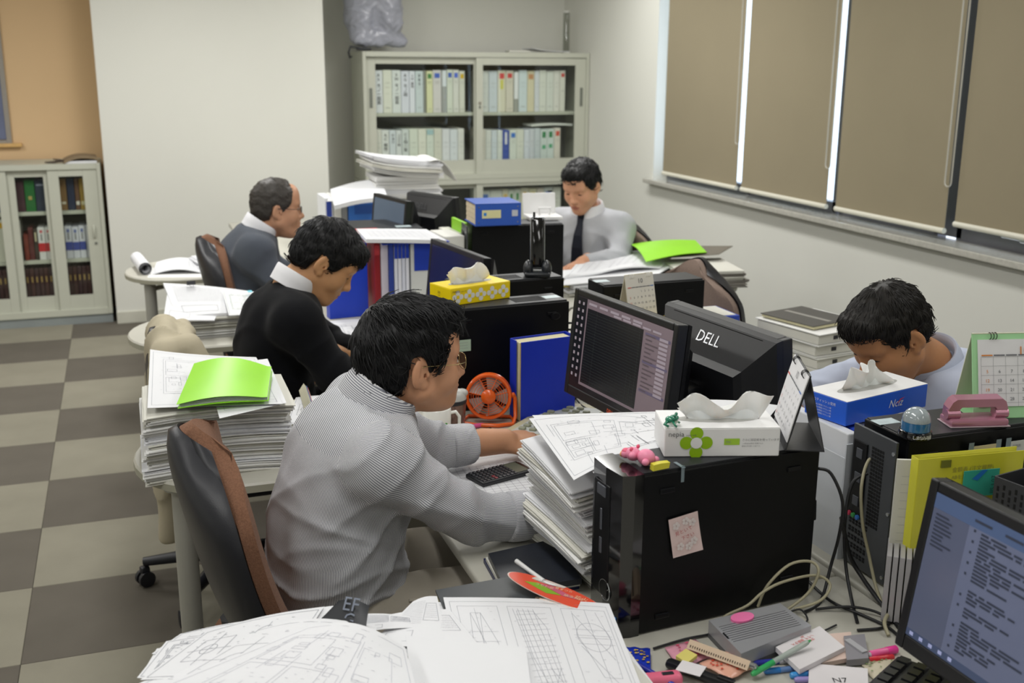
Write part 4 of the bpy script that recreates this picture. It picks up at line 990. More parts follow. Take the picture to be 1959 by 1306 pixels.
# ---- the big heap of drawings in the foreground
t, hh = stack('paper_stack', 'broad heap of drawings on the nearest side table in the foreground', (0.30, 1.36, DZ), 0.42, 0.34, 0.062, R(4), th=0.0028, per=4, jit=0.018, ang=0.10, seed=17)
zb = DZ + hh + 0.002
t2, h2 = stack('paper_stack', 'second heap of drawings at the right of the foreground heap', (0.585, 1.36, DZ), 0.26, 0.36, 0.050, R(-2), th=0.0028, per=4, jit=0.010, ang=0.05, seed=18)
def fg(label, px, z, **k): return sheet('drawing_sheet', label, [at(x, y, zz) for (x, y), zz in zip(px, z)], **k)
fg('drawing with three plan views lying in front of the big computer', [(905, 1400), (1262, 1400), (1165, 1158), (848, 1146)], (0.760, 0.760, 0.768, 0.766), print_='three', seed=61, wd=0.0005, bump=lambda u, v: 0.004 * math.sin(PI * u) + 0.004 * v, nu=20)
fg('sheet partly covered by the three-view drawing', [(880, 1330), (1100, 1330), (1080, 1150), (818, 1152)], (0.757, 0.757, 0.762, 0.764), print_='parts', seed=62, bump=lambda u, v: 0.002 * math.sin(PI * u))
fg('drawing sheet left of the three-view drawing', [(760, 1400), (960, 1400), (905, 1205), (760, 1215)], (0.758, 0.758, 0.764, 0.768), print_='parts', seed=63, bump=lambda u, v: 0.003 * math.sin(PI * u))
fg('white sheet over the lower edge of the three-view drawing', [(800, 1420), (1030, 1420), (1006, 1240), (776, 1217)], (0.772, 0.772, 0.776, 0.778), polys=[[(a, b * 0.55 + 0.02) for a, b in p] for p in drawing(64)[4:]], bump=lambda u, v: 0.002, wd=0.0008)
fg('big arched drawing sheet in the middle foreground', [(240, 1335), (840, 1470), (775, 1238), (598, 1197)], (0.800, 0.800, 0.800, 0.815), print_='plan', seed=65, bump=lambda u, v: 0.022 * math.sin(PI * u) * (0.4 + 0.6 * v), wd=0.0006, nu=24, ink=mat('ink_pale', '#b4b6c0'))
fg('white sheet arching under the big arched drawing', [(215, 1330), (700, 1440), (720, 1200), (480, 1208)], (0.786, 0.786, 0.796, 0.796), print_='parts', seed=66, bump=lambda u, v: 0.02 * math.sin(PI * u))
lft = [((268, 1300), (520, 1310), (620, 1160), (395, 1208)), ((300, 1275), (500, 1290), (640, 1158), (420, 1205)), ((262, 1296), (430, 1330), (520, 1210), (318, 1226)), ((290, 1250), (470, 1290), (560, 1180), (345, 1212)), ((274, 1284), (400, 1330), (500, 1235), (300, 1240))]
ll = ['topmost sheet fanned out at the left of the foreground heap', 'sheet with small figures fanned out at the left edge', 'lowest sheet poking out at the left foreground corner', 'sheet with round logo prints at the left of the heap', 'sheet corner sticking out furthest at the lower left']
for i, px in enumerate(lft):
    z0 = zb + 0.004 + 0.004 * (4 - i)
    fg(ll[i], px, (z0, z0 + 0.004, z0 + 0.012, z0 + 0.004), print_=('parts', 'text', 'plan', 'parts', 'text')[i], seed=70 + i, bump=lambda u, v: 0.006 * math.sin(PI * u), group='sheets fanned out at the left', wd=0.0008)
mid = [((740, 1260), (930, 1250), (860, 1165), (740, 1176)), ((700, 1240), (860, 1240), (836, 1140), (790, 1150)), ((660, 1215), (800, 1200), (790, 1180), (680, 1175))]
lm = ['small white sheet beside the dark sheet with bold letters', 'sheet corner standing up next to the dark folder', 'sheet edge showing behind the arched drawing']
for i, px in enumerate(mid):
    fg(lm[i], px, (0.772 + 0.003 * i,) * 4, print_='text', seed=80 + i, bump=lambda u, v: 0.004 * math.sin(PI * u))
# dark printed sheet with bold grey characters
dk = [at(612, 1186, 0.800), at(700, 1200, 0.806), at(706, 1158, 0.822), at(648, 1148, 0.830)]
dsh = sheet('printed_sheet', 'dark navy sheet with bold grey letters sticking out of the foreground heap', dk, lambda u, v: 0.006 * math.sin(PI * u), m=mat('navy_print', '#1d2026', rough=0.5), t=0.001, cat='printed sheet')
_o = sum((Vector(p) for p in dk), Vector()) / 4; _A = frame3((0, 0, 0.012), Vector(dk[1]) - Vector(dk[0]), Vector(dk[3]) - Vector(dk[0]))
mb = MB(); write(mb, 'EF', 0.032, _A @ Tr(0.004, -0.006, 0) , centre=True); write(mb, 'G', 0.03, _A @ Tr(0.006, -0.030, 0.0), centre=True); mb.build('lettering', mat('letter_slate', '#7c8494', rough=0.5), dsh)
for k in range(3): pass

# ---- stack of books and drawings beside the striped man's back, with a scale ruler
bk = thing('book', 'thick old cream book under a drawing on the side table behind the striped man', 'book', (0.455, 2.80, DZ), R(-4))
MB().box((0.0, 0, 0.035), (0.16, 0.24, 0.062), 0.004).build('pages', mat('page_cream', '#cfc8a4', rough=0.9, vary=0.1, scale=60), bk)
MB().box((0, 0, 0.0705), (0.17, 0.25, 0.006), 0.001).box((0, 0, 0.003), (0.17, 0.25, 0.005), 0.001).build('cover', mat('cover_ivory', '#c9c6b4', rough=0.7), bk)
sheet('drawing_sheet', 'drawing on the thick cream book behind the striped man', [at(548, 812, 0.778), at(640, 806, 0.778), at(650, 755, 0.778), at(566, 760, 0.778)], lambda u, v: 0.002 * math.sin(PI * u), print_='parts', seed=55, t=0.0015, ink=M_inkd)
ru = thing('scale_ruler', 'triangular scale ruler with blue and red edges lying on the cream book', 'ruler', tuple((at(580, 742, 0.785) + at(600, 808, 0.785)) / 2), 0)
dd = (at(580, 742, 0.785) - at(600, 808, 0.785)); ru.rotation_euler = (0, 0, math.atan2(dd.y, dd.x)); Lr = 0.27
tri = [(-0.014, 0), (0.014, 0), (0, 0.021)]
MB().prism(tri, -Lr / 2, Lr / 2, M=Ry(R(90)) @ Rz(R(90))).build('body', mat('ruler_ivory', '#d2cfb8', rough=0.4), ru)
MB().box((0, -0.0078, 0.0105), (Lr, 0.002, 0.004)).build('blue_edge', mat('ruler_blue', '#3c5c90'), ru)
MB().box((0, -0.0105, 0.006), (Lr, 0.002, 0.003)).build('red_edge', mat('ruler_red', '#b85a3a'), ru)

# ---- right row: papers
stack('paper_stack', 'pile of thick drawing sets under the open drawing on the right', (2.03, 4.43, DZ), 0.50, 0.34, 0.055, R(3), th=0.0045, per=3, jit=0.012, ang=0.04, seed=24, mats=[M_paperw, M_papero, M_paper2])
sheet('drawing_sheet', 'open drawing bending over the pile in front of the man with the tie', [at(1078, 532, 0.768), at(1262, 512, 0.772), at(1300, 478, 0.772), at(1110, 496, 0.768)], lambda u, v: 0.006 * math.sin(PI * u) + 0.045 * max(0, u - 0.35) ** 1.0 * (1 - u) * 3, print_='grid', seed=91, t=0.006, wd=0.0012, ink=mat('ink_soft', '#8e8a96'))
sheet('drawing_sheet', 'lower drawing with coloured tabs in the right-hand pile', [at(1074, 546, 0.762), at(1250, 530, 0.762), at(1300, 500, 0.764), at(1090, 520, 0.764)], lambda u, v: 0.002, t=0.004)
for i, c in enumerate(('#d8c23a', '#5a96b0', '#d2b84a')):
    tag(MB().box((0, 0, 0), (0.02, 0.03, 0.003)).build('sticky_flag', mat('flag' + str(i), c), None, Tr(1.775 + 0.015 * i, 4.29 + 0.04 * i, 0.745 + 0.006 * i)), ['yellow', 'blue', 'ochre'][i] + ' index tab at the left edge of the right-hand pile', 'sticky flag')
stack('paper_stack', 'ragged dark-edged pile of papers under the green folder', (2.50, 4.42, DZ), 0.30, 0.34, 0.075, R(-6), th=0.005, per=3, jit=0.02, ang=0.12, seed=27, mats=[M_paper2, mat('card_grey', '#77736c', rough=0.8), M_papero])
sheet('folder', 'grey-brown card folder sticking out under the green folder', [at(1255, 494, 0.80), at(1375, 486, 0.81), at(1402, 470, 0.825), at(1290, 470, 0.815)], lambda u, v: 0, m=mat('card_brown', '#6d675c', rough=0.8), t=0.003, cat='folder')
gs = sheet('clear_folder', 'bright green plastic folder lying open by the window wall', [at(1236, 500, 0.806), at(1352, 482, 0.818), at(1330, 459, 0.836), at(1206, 467, 0.83)], lambda u, v: 0.016 * math.sin(PI * v) * (1 - u) + 0.010 * math.sin(PI * u), m=M_green, t=0.003, cat='folder')
rbx = [(2.235, 3.10, 0.0, R(10), '#dcdcd6', 'white ring binder at the bottom of the pile beside the empty chair'), (2.24, 3.105, 0.042, R(7), '#e2e2de', 'white ring binder in the middle of the pile beside the empty chair'), (2.225, 3.10, 0.084, R(12), '#e6e6e4', 'white ring binder on top of the pile beside the empty chair')]
for (x, y, z, a, c, lb) in rbx:
    t = thing('binder', lb, 'binder', (x, y, DZ + z), a, 'binders lying beside the empty chair')
    MB().box((0, 0, 0.039), (0.29, 0.30, 0.003)).box((0, 0, 0.0015), (0.29, 0.30, 0.003)).box((0.1435, 0, 0.020), (0.003, 0.30, 0.037)).build('cover', bmat(c), t)
    MB().box((-0.01, 0, 0.019), (0.26, 0.285, 0.030), 0.002).build('pages', M_papero, t)
    MB().box((-0.06, -0.1435, 0.022), (0.02, 0.003, 0.012)).build('dark_tab', M_inkk, t)
t = thing('book', 'dark brown notebook on top of the white binders', 'book', (2.20, 3.12, DZ + 0.127), R(14))
MB().box((0, 0, 0.006), (0.20, 0.235, 0.010), 0.001).build('pages', mat('page_cream', '#cfc8a4'), t); MB().box((0, 0, 0.0125), (0.21, 0.24, 0.003), 0.001).build('cover', mat('notebook_dark', '#4c4a46', rough=0.6), t)
MB().box((0.0, 0.0, 0.0142), (0.02, 0.2, 0.0006), rz=R(0)).build('cover_lettering', mat('letter_grey', '#8c8a84'), t)
stack('paper_stack', 'pile of papers right of the white binders', (2.49, 3.13, DZ), 0.22, 0.27, 0.085, R(8), th=0.003, per=4, seed=29)
sheet('clear_folder', 'green file folder in the pile right of the white binders', [Vector((2.37, 3.0, 0.745)), Vector((2.60, 3.03, 0.745)), Vector((2.58, 3.27, 0.747)), Vector((2.36, 3.25, 0.747))], None, m=mat('green_card', '#5ba23c', rough=0.5), t=0.006, cat='folder')
sheet('folder', 'olive card folder on top of the pile right of the white binders', [at(1560, 645, 0.79), at(1640, 640, 0.79), at(1625, 620, 0.80), at(1555, 614, 0.80)], None, m=mat('card_olive', '#8a8a72', rough=0.8), t=0.004, cat='folder')

# ---- far end: file boxes with papers, and the tall heap of drawings
M_bluef = mat('file_blue', '#1f3fb4', rough=0.4, vary=0.05)
M_bluel = mat('file_blue_light', '#3c78d2', rough=0.4, vary=0.05)
def upright(name, label, cat, loc, rz, w, d, h, m, parts=(), group=None):
    t = thing(name, label, cat, loc, rz, group)
    MB().box((0, 0, h / 2), (w, d, h), 0.003).build('cover', m, t)
    for (nm, c, s, mm) in parts: MB().box(c, s, 0.0005).build(nm, mm, t)
    return t
fx0, fy = 1.03, 6.0
upright('file_box', 'white and dark blue file at the left end of the far file row', 'file', (1.035, fy, DZ), 0, 0.045, 0.24, 0.27, bmat('#dfe1e4'), [('spine_label', (0, -0.121, 0.14), (0.03, 0.002, 0.22), mat('file_navy', '#273f96'))])
upright('file_box', 'white file beside the dark blue-labelled one, far file row', 'file', (1.082, fy, DZ), 0, 0.04, 0.24, 0.27, bmat('#e2e2de'))
upright('file_box', 'grey file in the far file row', 'file', (1.12, fy, DZ), 0, 0.03, 0.24, 0.27, bmat('#8e9094'))
upright('file_box', 'wide bright blue file box under the loose papers, far file row', 'file', (1.235, fy, DZ), 0, 0.19, 0.24, 0.27, M_bluel, [('front_label', (-0.01, -0.121, 0.20), (0.10, 0.002, 0.05), mat('file_text', '#2a5ab0'))])
st_ = thing('slanted_holder', 'grey slanted document holder in front of the blue file box', 'holder', (1.135, 5.66, DZ), 0)
MB().prism([(0, 0), (0.17, 0), (0.17, 0.26), (0.14, 0.26)], -0.01, 0.01, M=Rx(R(90))).build('plate', M_leg, st_); MB().box((0.085, 0.03, 0.006), (0.17, 0.08, 0.012)).build('foot', M_leg, st_)
sheet('drawing_sheet', 'thick wad of white drawings lying on the far blue files', [at(640, 393, 0.985), at(742, 378, 0.985), at(728, 352, 0.985), at(632, 362, 0.985)], lambda u, v: 0.012 * math.sin(PI * u) + 0.03 * u * v, t=0.022)
sheet('drawing_sheet', 'single sheet drooping over the left end of the far files', [at(626, 384, 0.965), at(735, 384, 0.975), at(730, 356, 0.985), at(640, 366, 0.98)], lambda u, v: 0.0, t=0.003, m=M_paper2)
t, hh = stack('paper_stack', 'tall heap of drawing sets in front of the big cabinet', (1.52, 6.15, DZ), 0.36, 0.34, 0.36, R(-4), th=0.006, per=4, jit=0.014, ang=0.05, seed=33)
t, h3 = stack('paper_stack', 'loose curled drawings on top of the tall heap before the cabinet', (1.50, 6.13, DZ + hh), 0.40, 0.36, 0.095, R(2), th=0.0052, per=3, jit=0.02, ang=0.07, seed=35, curve=lambda u, v: 0.035 * (1 - u) ** 3 - 0.012 * u ** 2)
for i, (x, z) in enumerate(((0.08, 0.26), (0.12, 0.20), (0.10, 0.15))):
    c = thing('binder_clip', 'black clip on the front edge of the tall heap, %s' % ['uppermost', 'middle', 'lowest'][i], 'clip', (1.52 + x, 5.985, DZ + z), R(-4), 'clips on the tall heap')
    MB().prism([(-0.012, 0), (0.012, 0), (0.003, 0.02), (-0.003, 0.02)], -0.016, 0.016, M=Ry(R(90)) @ Rx(R(90)) @ Tr(0, -0.012, 0)).build('body', M_cblk, c)
    MB().tube([(-0.01, -0.014, 0), (-0.008, -0.028, 0), (0.008, -0.028, 0), (0.01, -0.014, 0)], 0.0015, 5).build('wire_lever', M_silver, c)
sheet('drawing_sheet', 'long drawing drooping down the right side of the tall heap', [Vector((1.62, 5.93, 1.15)), Vector((1.80, 6.00, 1.02)), Vector((1.80, 6.28, 1.04)), Vector((1.62, 6.25, 1.15))], lambda u, v: 0.05 * math.sin(PI * u), t=0.003, m=M_paper2)

# ---- files standing on the desk of the man in black
upright('file', 'wide royal blue file standing upright near the man in black', 'file', (0.80, 4.205, DZ), R(6), 0.16, 0.05, 0.295, mat('file_royal', '#1c3fc0', rough=0.35, vary=0.08))
upright('file', 'red file standing behind the royal blue file', 'file', (0.905, 4.27, DZ), R(4), 0.024, 0.24, 0.305, mat('file_red', '#8e1c24', rough=0.4), [('spine_label', (0, -0.121, 0.27), (0.02, 0.002, 0.04), mat('file_red2', '#b03038'))])
upright('file', 'white-spined file beside the red file', 'file', (0.937, 4.26, DZ), R(3), 0.030, 0.22, 0.30, bmat('#cfc8d4'))
upright('file', 'navy file between the white-spined files', 'file', (0.964, 4.25, DZ), R(2), 0.018, 0.22, 0.30, mat('file_navy', '#273f96'))
for i in range(4):
    upright('file', '%s slim white file with blue top in the row behind the dark screen' % ORD[i], 'file', (0.986 + i * 0.0155, 4.25, DZ), 0, 0.0135, 0.22, 0.292, bmat(['#dfe2ee', '#e6e8f2', '#d8dcea', '#e2e4ee'][i]), [('blue_top', (0, -0.111, 0.262), (0.0125, 0.002, 0.055), M_bluef)], 'slim files behind the dark screen')
upright('file_box', 'white file box with deep blue label behind the dark screen', 'file', (1.112, 4.255, DZ), 0, 0.13, 0.22, 0.293, bmat('#d8dad8'), [('blue_label', (0.005, -0.1115, 0.235), (0.112, 0.002, 0.11), M_bluef)])
sheet('drawing_sheet', 'stack of white sheets lying across the blue files', [Vector((0.86, 4.10, 1.012)), Vector((1.18, 4.09, 1.006)), Vector((1.17, 4.36, 1.012)), Vector((0.88, 4.38, 1.012))], lambda u, v: 0.012 * (1 - u) ** 2 + 0.004 * math.sin(PI * u), t=0.014, print_='grid', seed=95, wd=0.0012, ink=mat('ink_pale', '#b4b6c0'))
sheet('clear_folder', 'blue folder under the white sheets across the files', [Vector((0.93, 4.12, 0.998)), Vector((1.20, 4.12, 0.997)), Vector((1.18, 4.42, 0.998)), Vector((0.93, 4.40, 0.998))], None, m=M_bluef, t=0.004, cat='folder')
sheet('folder', 'red folder poking out behind the white sheets', [Vector((0.84, 4.30, 1.003)), Vector((0.99, 4.30, 1.004)), Vector((0.99, 4.50, 1.006)), Vector((0.84, 4.50, 1.006))], None, m=mat('file_red2', '#b03038'), t=0.003, cat='folder')
# ================================================================ SURFACES GROWN FROM BLENDED SOLIDS
F32 = np.float32
def A3(p): return np.array(p, dtype=F32)
def s_cone(a, b, ra, rb):
    a, b = A3(a), A3(b); ab = b - a; L2 = float(ab @ ab) + 1e-9
    def f(P):
        t = np.clip(((P - a) @ ab) / L2, 0, 1)
        return np.linalg.norm(P - a - t[:, None] * ab, axis=1) - (ra + (rb - ra) * t)
    m = max(ra, rb)
    return f, np.minimum(a, b) - m, np.maximum(a, b) + m
def s_ell(c, r, rot=None):
    c, r = A3(c), A3(r); Rm = None if rot is None else np.array(rot, dtype=F32)   # columns = axes
    def f(P):
        q = P - c
        if Rm is not None: q = q @ Rm
        k0 = np.linalg.norm(q / r, axis=1); k1 = np.linalg.norm(q / (r * r), axis=1) + 1e-6
        return np.where(k0 < 0.05, -float(r.min()), k0 * (k0 - 1) / k1)
    m = r if Rm is None else np.abs(Rm) @ r
    return f, c - m, c + m
def s_plane(o, n):
    o, n = A3(o), A3(n); n = n / np.linalg.norm(n)
    return (lambda P: (P - o) @ n), None, None
def s_eval(ops, P):
    d = None
    for (g, op, k) in ops:
        e = g[0](P)
        if d is None: d = e; continue
        if op == 's': e = -e
        if op == 'u':
            if k > 0:
                h = np.clip(0.5 + 0.5 * (d - e) / k, 0, 1); d = d + (e - d) * h - k * h * (1 - h)
            else: d = np.minimum(d, e)
        else:
            if k > 0:
                h = np.clip(0.5 - 0.5 * (d - e) / k, 0, 1); d = d + (e - d) * h + k * h * (1 - h)
            else: d = np.maximum(d, e)
    return d
def s_group(ops, M, scale=1.0):
    """the solid ops placed by matrix M (rotation, translation) and a scale"""
    o = A3(M.translation); Rm = np.array(M.to_3x3().normalized(), dtype=F32)
    def f(P): return s_eval(ops, ((P - o) @ Rm) / F32(scale)) * scale
    lo = np.array([9, 9, 9.]); hi = -lo
    for g, op, k in ops:
        if op == 'u' and g[1] is not None:
            for cx in (g[1][0], g[2][0]):
                for cy in (g[1][1], g[2][1]):
                    for cz in (g[1][2], g[2][2]):
                        w = Rm @ (np.array([cx, cy, cz]) * scale) + o; lo = np.minimum(lo, w); hi = np.maximum(hi, w)
    return f, lo, hi
def grow(ops, h, disp=None, pad=0.015, box=None):
    lo = np.array([9, 9, 9.]); hi = -lo
    for g, op, k in ops:
        if op == 'u' and g[1] is not None: lo = np.minimum(lo, g[1]); hi = np.maximum(hi, g[2])
    lo = lo - pad; hi = hi + pad
    if box: lo = np.maximum(lo, box[0]); hi = np.minimum(hi, box[1])
    B = 5
    n = np.ceil((hi - lo) / (h * B)).astype(int) + 1
    cc = np.stack(np.meshgrid(*[np.arange(k) for k in n], indexing='ij'), -1).reshape(-1, 3)
    P = (lo + (cc + 0.4) * (h * B)).astype(F32)
    f = (lambda Q: s_eval(ops, Q) + disp(Q)) if disp else (lambda Q: s_eval(ops, Q))
    d = s_eval(ops, P)
    N = n * B
    V = np.repeat(np.repeat(np.repeat(d.reshape(n), B, 0), B, 1), B, 2).astype(F32)
    act = cc[np.abs(d) < h * B * 1.55 + 0.012]
    off = np.stack(np.meshgrid(*[np.arange(B)] * 3, indexing='ij'), -1).reshape(-1, 3)
    idx = (act[:, None, :] * B + off[None]).reshape(-1, 3)
    for s in range(0, len(idx), 400000):
        q = idx[s:s + 400000]
        V[q[:, 0], q[:, 1], q[:, 2]] = f((lo + q * h).astype(F32))
    S = V < 0
    c = [S[i:N[0] - 1 + i, j:N[1] - 1 + j, k:N[2] - 1 + k] for i in (0, 1) for j in (0, 1) for k in (0, 1)]
    tot = sum(x.astype(np.int8) for x in c); mixed = (tot > 0) & (tot < 8)
    ci = np.argwhere(mixed); cid = -np.ones(mixed.shape, dtype=np.int64); cid[mixed] = np.arange(len(ci))
    acc = np.zeros((len(ci), 3)); cnt = np.zeros(len(ci))
    crn = [(i, j, k) for i in (0, 1) for j in (0, 1) for k in (0, 1)]
    for a in range(8):
        for ax in range(3):
            if crn[a][ax] == 0:
                ea = np.array(crn[a]); eb = ea.copy(); eb[ax] = 1
                pa = ci + ea; pb = ci + eb
                va = V[pa[:, 0], pa[:, 1], pa[:, 2]]; vb = V[pb[:, 0], pb[:, 1], pb[:, 2]]
                m = (va < 0) != (vb < 0)
                t = np.where(m, va / np.where(m, va - vb, 1), 0)
                q = pa + t[:, None] * (eb - ea)
                acc[m] += q[m]; cnt[m] += 1
    verts = lo + acc / cnt[:, None] * h
    faces = []
    for ax in range(3):
        b, c_ = (ax + 1) % 3, (ax + 2) % 3
        sl0 = [slice(1, None)] * 3; sl1 = [slice(1, None)] * 3
        s0 = [slice(None)] * 3; s0[ax] = slice(0, -1); s1 = [slice(None)] * 3; s1[ax] = slice(1, None)
        X = S[tuple(s0)] != S[tuple(s1)]
        e = np.argwhere(X)
        ok = (e[:, b] > 0) & (e[:, c_] > 0) & (e[:, b] < N[b] - 1) & (e[:, c_] < N[c_] - 1)
        e = e[ok]; inside = S[e[:, 0], e[:, 1], e[:, 2]]
        def cell(db, dc):
            q = e.copy(); q[:, b] -= db; q[:, c_] -= dc; return cid[q[:, 0], q[:, 1], q[:, 2]]
        q4 = np.stack([cell(1, 1), cell(0, 1), cell(0, 0), cell(1, 0)], 1)
        q4[~inside] = q4[~inside][:, ::-1]
        faces.append(q4[(q4 >= 0).all(1)])
    return verts, np.concatenate(faces)
def npmesh(name, V, F, mats, parent=None, M=None, mi=None, attrs=None, base=None):
    if base is not None: V = V - np.array(base)
    me = bpy.data.meshes.new(name)
    me.vertices.add(len(V)); me.vertices.foreach_set('co', V.astype(F32).ravel())
    me.loops.add(F.size); me.loops.foreach_set('vertex_index', F.astype(np.int32).ravel())
    me.polygons.add(len(F)); me.polygons.foreach_set('loop_start', np.arange(0, F.size, F.shape[1], dtype=np.int32))
    me.polygons.foreach_set('loop_total', np.full(len(F), F.shape[1], dtype=np.int32))
    for m in (mats if isinstance(mats, (list, tuple)) else [mats]): me.materials.append(m)
    if mi is not None: me.polygons.foreach_set('material_index', mi.astype(np.int32))
    me.polygons.foreach_set('use_smooth', [True] * len(F))
    me.update(); me.validate()
    for k, a in (attrs or {}).items():
        at_ = me.attributes.new(k, 'FLOAT', 'POINT'); at_.data.foreach_set('value', a.astype(F32))
    return link(name, me, parent, M)
def np_smooth(V, F, it=1):
    """relaxes grown vertices a little"""
    for _ in range(it):
        acc = np.zeros_like(V); cnt = np.zeros(len(V))
        for a, b in ((0, 1), (1, 2), (2, 3), (3, 0)):
            np.add.at(acc, F[:, a], V[F[:, b]]); np.add.at(cnt, F[:, a], 1); np.add.at(acc, F[:, b], V[F[:, a]]); np.add.at(cnt, F[:, b], 1)
        V = V * 0.5 + 0.5 * acc / cnt[:, None]
    return V
_ph = [(random.Random(5).uniform(0, 6), i) for i in range(20)]
def wob(P, s, seed=0):
    """soft pseudo-noise from warped sines, about -1..1"""
    x, y, z = P[:, 0] * s, P[:, 1] * s, P[:, 2] * s
    a = seed * 1.7
    return (np.sin(x * 1.0 + 1.3 * np.sin(y * 0.9 + a) + a) * np.sin(y * 1.1 + 1.2 * np.sin(z * 0.8 + a * 2)) + np.sin(z * 1.2 + 1.4 * np.sin(x * 0.7 + a * 3))) * 0.5

# the machine wrapped in a bag, on top of the tall cabinet
_bo = Vector((CX + 0.13, CY + 0.19, 1.757))
V, F = grow([(s_cone((-0.10, 0, 0.22), (-0.10, 0, 0.75), 0.125, 0.125), 'u', 0), (s_cone((0.10, 0, 0.22), (0.10, 0, 0.75), 0.125, 0.125), 'u', 0.06), (s_cone((-0.12, -0.05, 0.09), (0.19, 0.0, 0.08), 0.075, 0.065), 'u', 0.05), (s_plane((0, 0, 0.02), (0, 0, -1)), 'i', 0.01)], 0.010,
            disp=lambda P: 0.016 * np.abs(wob(P, 24, 1)) + 0.008 * np.abs(wob(P, 60, 2)) + 0.004 * np.abs(wob(P, 120, 4)))
npmesh('plastic_bag', V, F, M_bag, bag)
hk = MB().tube([(-0.13, -0.10, 0.022), (-0.20, -0.12, 0.03), (-0.215, -0.12, -0.01), (-0.205, -0.12, -0.05), (-0.19, -0.12, -0.035)], 0.007, 8)
hk.build('cord_loop', M_cblk, bag, smooth=60); MB().box((-0.10, -0.10, 0.015), (0.10, 0.06, 0.02), 0.006).build('foot', M_cblk, bag)

# ================================================================ PEOPLE
M_skin = [mat('skin_1', '#c08d6c', rough=0.5, vary=0.10, scale=30, bump=0.10, bscale=500, sss=0.12, spec=0.35), mat('skin_2', '#c8966c', rough=0.5, vary=0.08, scale=30, bump=0.08, bscale=500, sss=0.12, spec=0.35),
          mat('skin_3', '#bd8e70', rough=0.5, vary=0.10, scale=30, bump=0.10, bscale=500, sss=0.12, spec=0.35), mat('skin_4', '#cf9a7c', rough=0.55, vary=0.08, scale=30, bump=0.08, bscale=500, sss=0.12, spec=0.3), mat('skin_5', '#b58058', rough=0.5, vary=0.10, scale=30, bump=0.10, bscale=500, sss=0.12, spec=0.35)]
M_lip = mat('lips', '#b0705c', rough=0.45, vary=0.08, scale=60, sss=0.1)
M_eyew = mat('eye_white', '#d8d2c8', rough=0.2); M_iris = mat('eye_iris', '#1c1410', rough=0.1); M_lash = mat('lashes', '#1a1310', rough=0.8)
def hairmat(name, c):
    m = mat(name, c, rough=0.5, vary=0.45, scale=160, spec=0.32); return m
M_hair = hairmat('hair_black', '#0f0f11'); M_hairg = hairmat('hair_greying', '#3b3733')

def head_ops(fat=0.0, nose=1.0):
    o = []
    u = lambda g, k=0.02: o.append((g, 'u', k)); s = lambda g, k=0.008: o.append((g, 's', k))
    u(s_ell((-0.012, 0, 0.035), (0.098, 0.077, 0.090)))
    u(s_ell((0.022, 0, -0.025), (0.068, 0.063 + fat * 0.5, 0.085)), 0.03)
    for y in (-1, 1):
        u(s_cone((0.0, y * (0.048 + fat), -0.055), (0.060, y * 0.018, -0.097), 0.026 + fat, 0.019 + fat), 0.03)
        u(s_ell((0.052, y * (0.042 + fat), -0.030), (0.030, 0.026, 0.032)), 0.025)
    u(s_ell((0.070, 0, -0.098), (0.022, 0.025, 0.018)), 0.02)
    if fat: u(s_ell((0.03, 0, -0.098), (0.045, 0.045, 0.022)), 0.03)
    u(s_ell((0.064, 0, 0.055), (0.026, 0.052, 0.045)), 0.03)
    for y in (-1, 1): u(s_cone((0.070, y * 0.044, 0.026), (0.082, y * 0.012, 0.027), 0.011, 0.010), 0.016)
    for y in (-1, 1): s(s_ell((0.098, y * 0.033, 0.006), (0.018, 0.020, 0.012)), 0.012)
    for y in (-1, 1): u(s_ell((0.0705, y * 0.033, 0.005), (0.0145, 0.0165, 0.0135)), 0.004)
    u(s_cone((0.082, 0, 0.014), (0.101 * nose, 0, -0.026), 0.0080, 0.0115), 0.012)
    u(s_ell((0.104 * nose, 0, -0.031), (0.0130, 0.0145, 0.0110)), 0.008)
    for y in (-1, 1):
        u(s_ell((0.094, y * 0.0125, -0.035), (0.0105, 0.0085, 0.0085)), 0.006)
        s(s_ell((0.101, y * 0.0065, -0.0435), (0.0050, 0.0032, 0.0040)), 0.003)
    u(s_ell((0.070, 0, -0.063), (0.026, 0.034, 0.028)), 0.022)
    u(s_ell((0.0945, 0, -0.0610), (0.0065, 0.0200, 0.0058)), 0.005)
    u(s_ell((0.0920, 0, -0.0725), (0.0075, 0.0175, 0.0065)), 0.005)
    s(s_ell((0.101, 0, -0.0665), (0.010, 0.024, 0.0013)), 0.002)
    for y in (-1, 1):      # ears: a tilted dish with rim and lobe
        rot = np.array(Euler((0, R(12), R(-20) * y)).to_matrix())
        u(s_ell((-0.012, y * 0.0795, -0.004), (0.0200, 0.0075, 0.0315), rot), 0.006)
        u(s_ell((-0.002, y * 0.0765, -0.031), (0.0100, 0.0065, 0.0110), rot), 0.005)
        s(s_ell((-0.006, y * 0.0885, -0.000), (0.0125, 0.0065, 0.0200), rot), 0.004)
        u(s_ell((-0.0175, y * 0.0830, 0.001), (0.0030, 0.0045, 0.0175), rot), 0.003)
        s(s_ell((0.001, y * 0.080, -0.010), (0.0045, 0.008, 0.0055), rot), 0.003)
        u(s_ell((0.005, y * 0.078, -0.009), (0.0040, 0.0050, 0.0070), rot), 0.003)
    return o
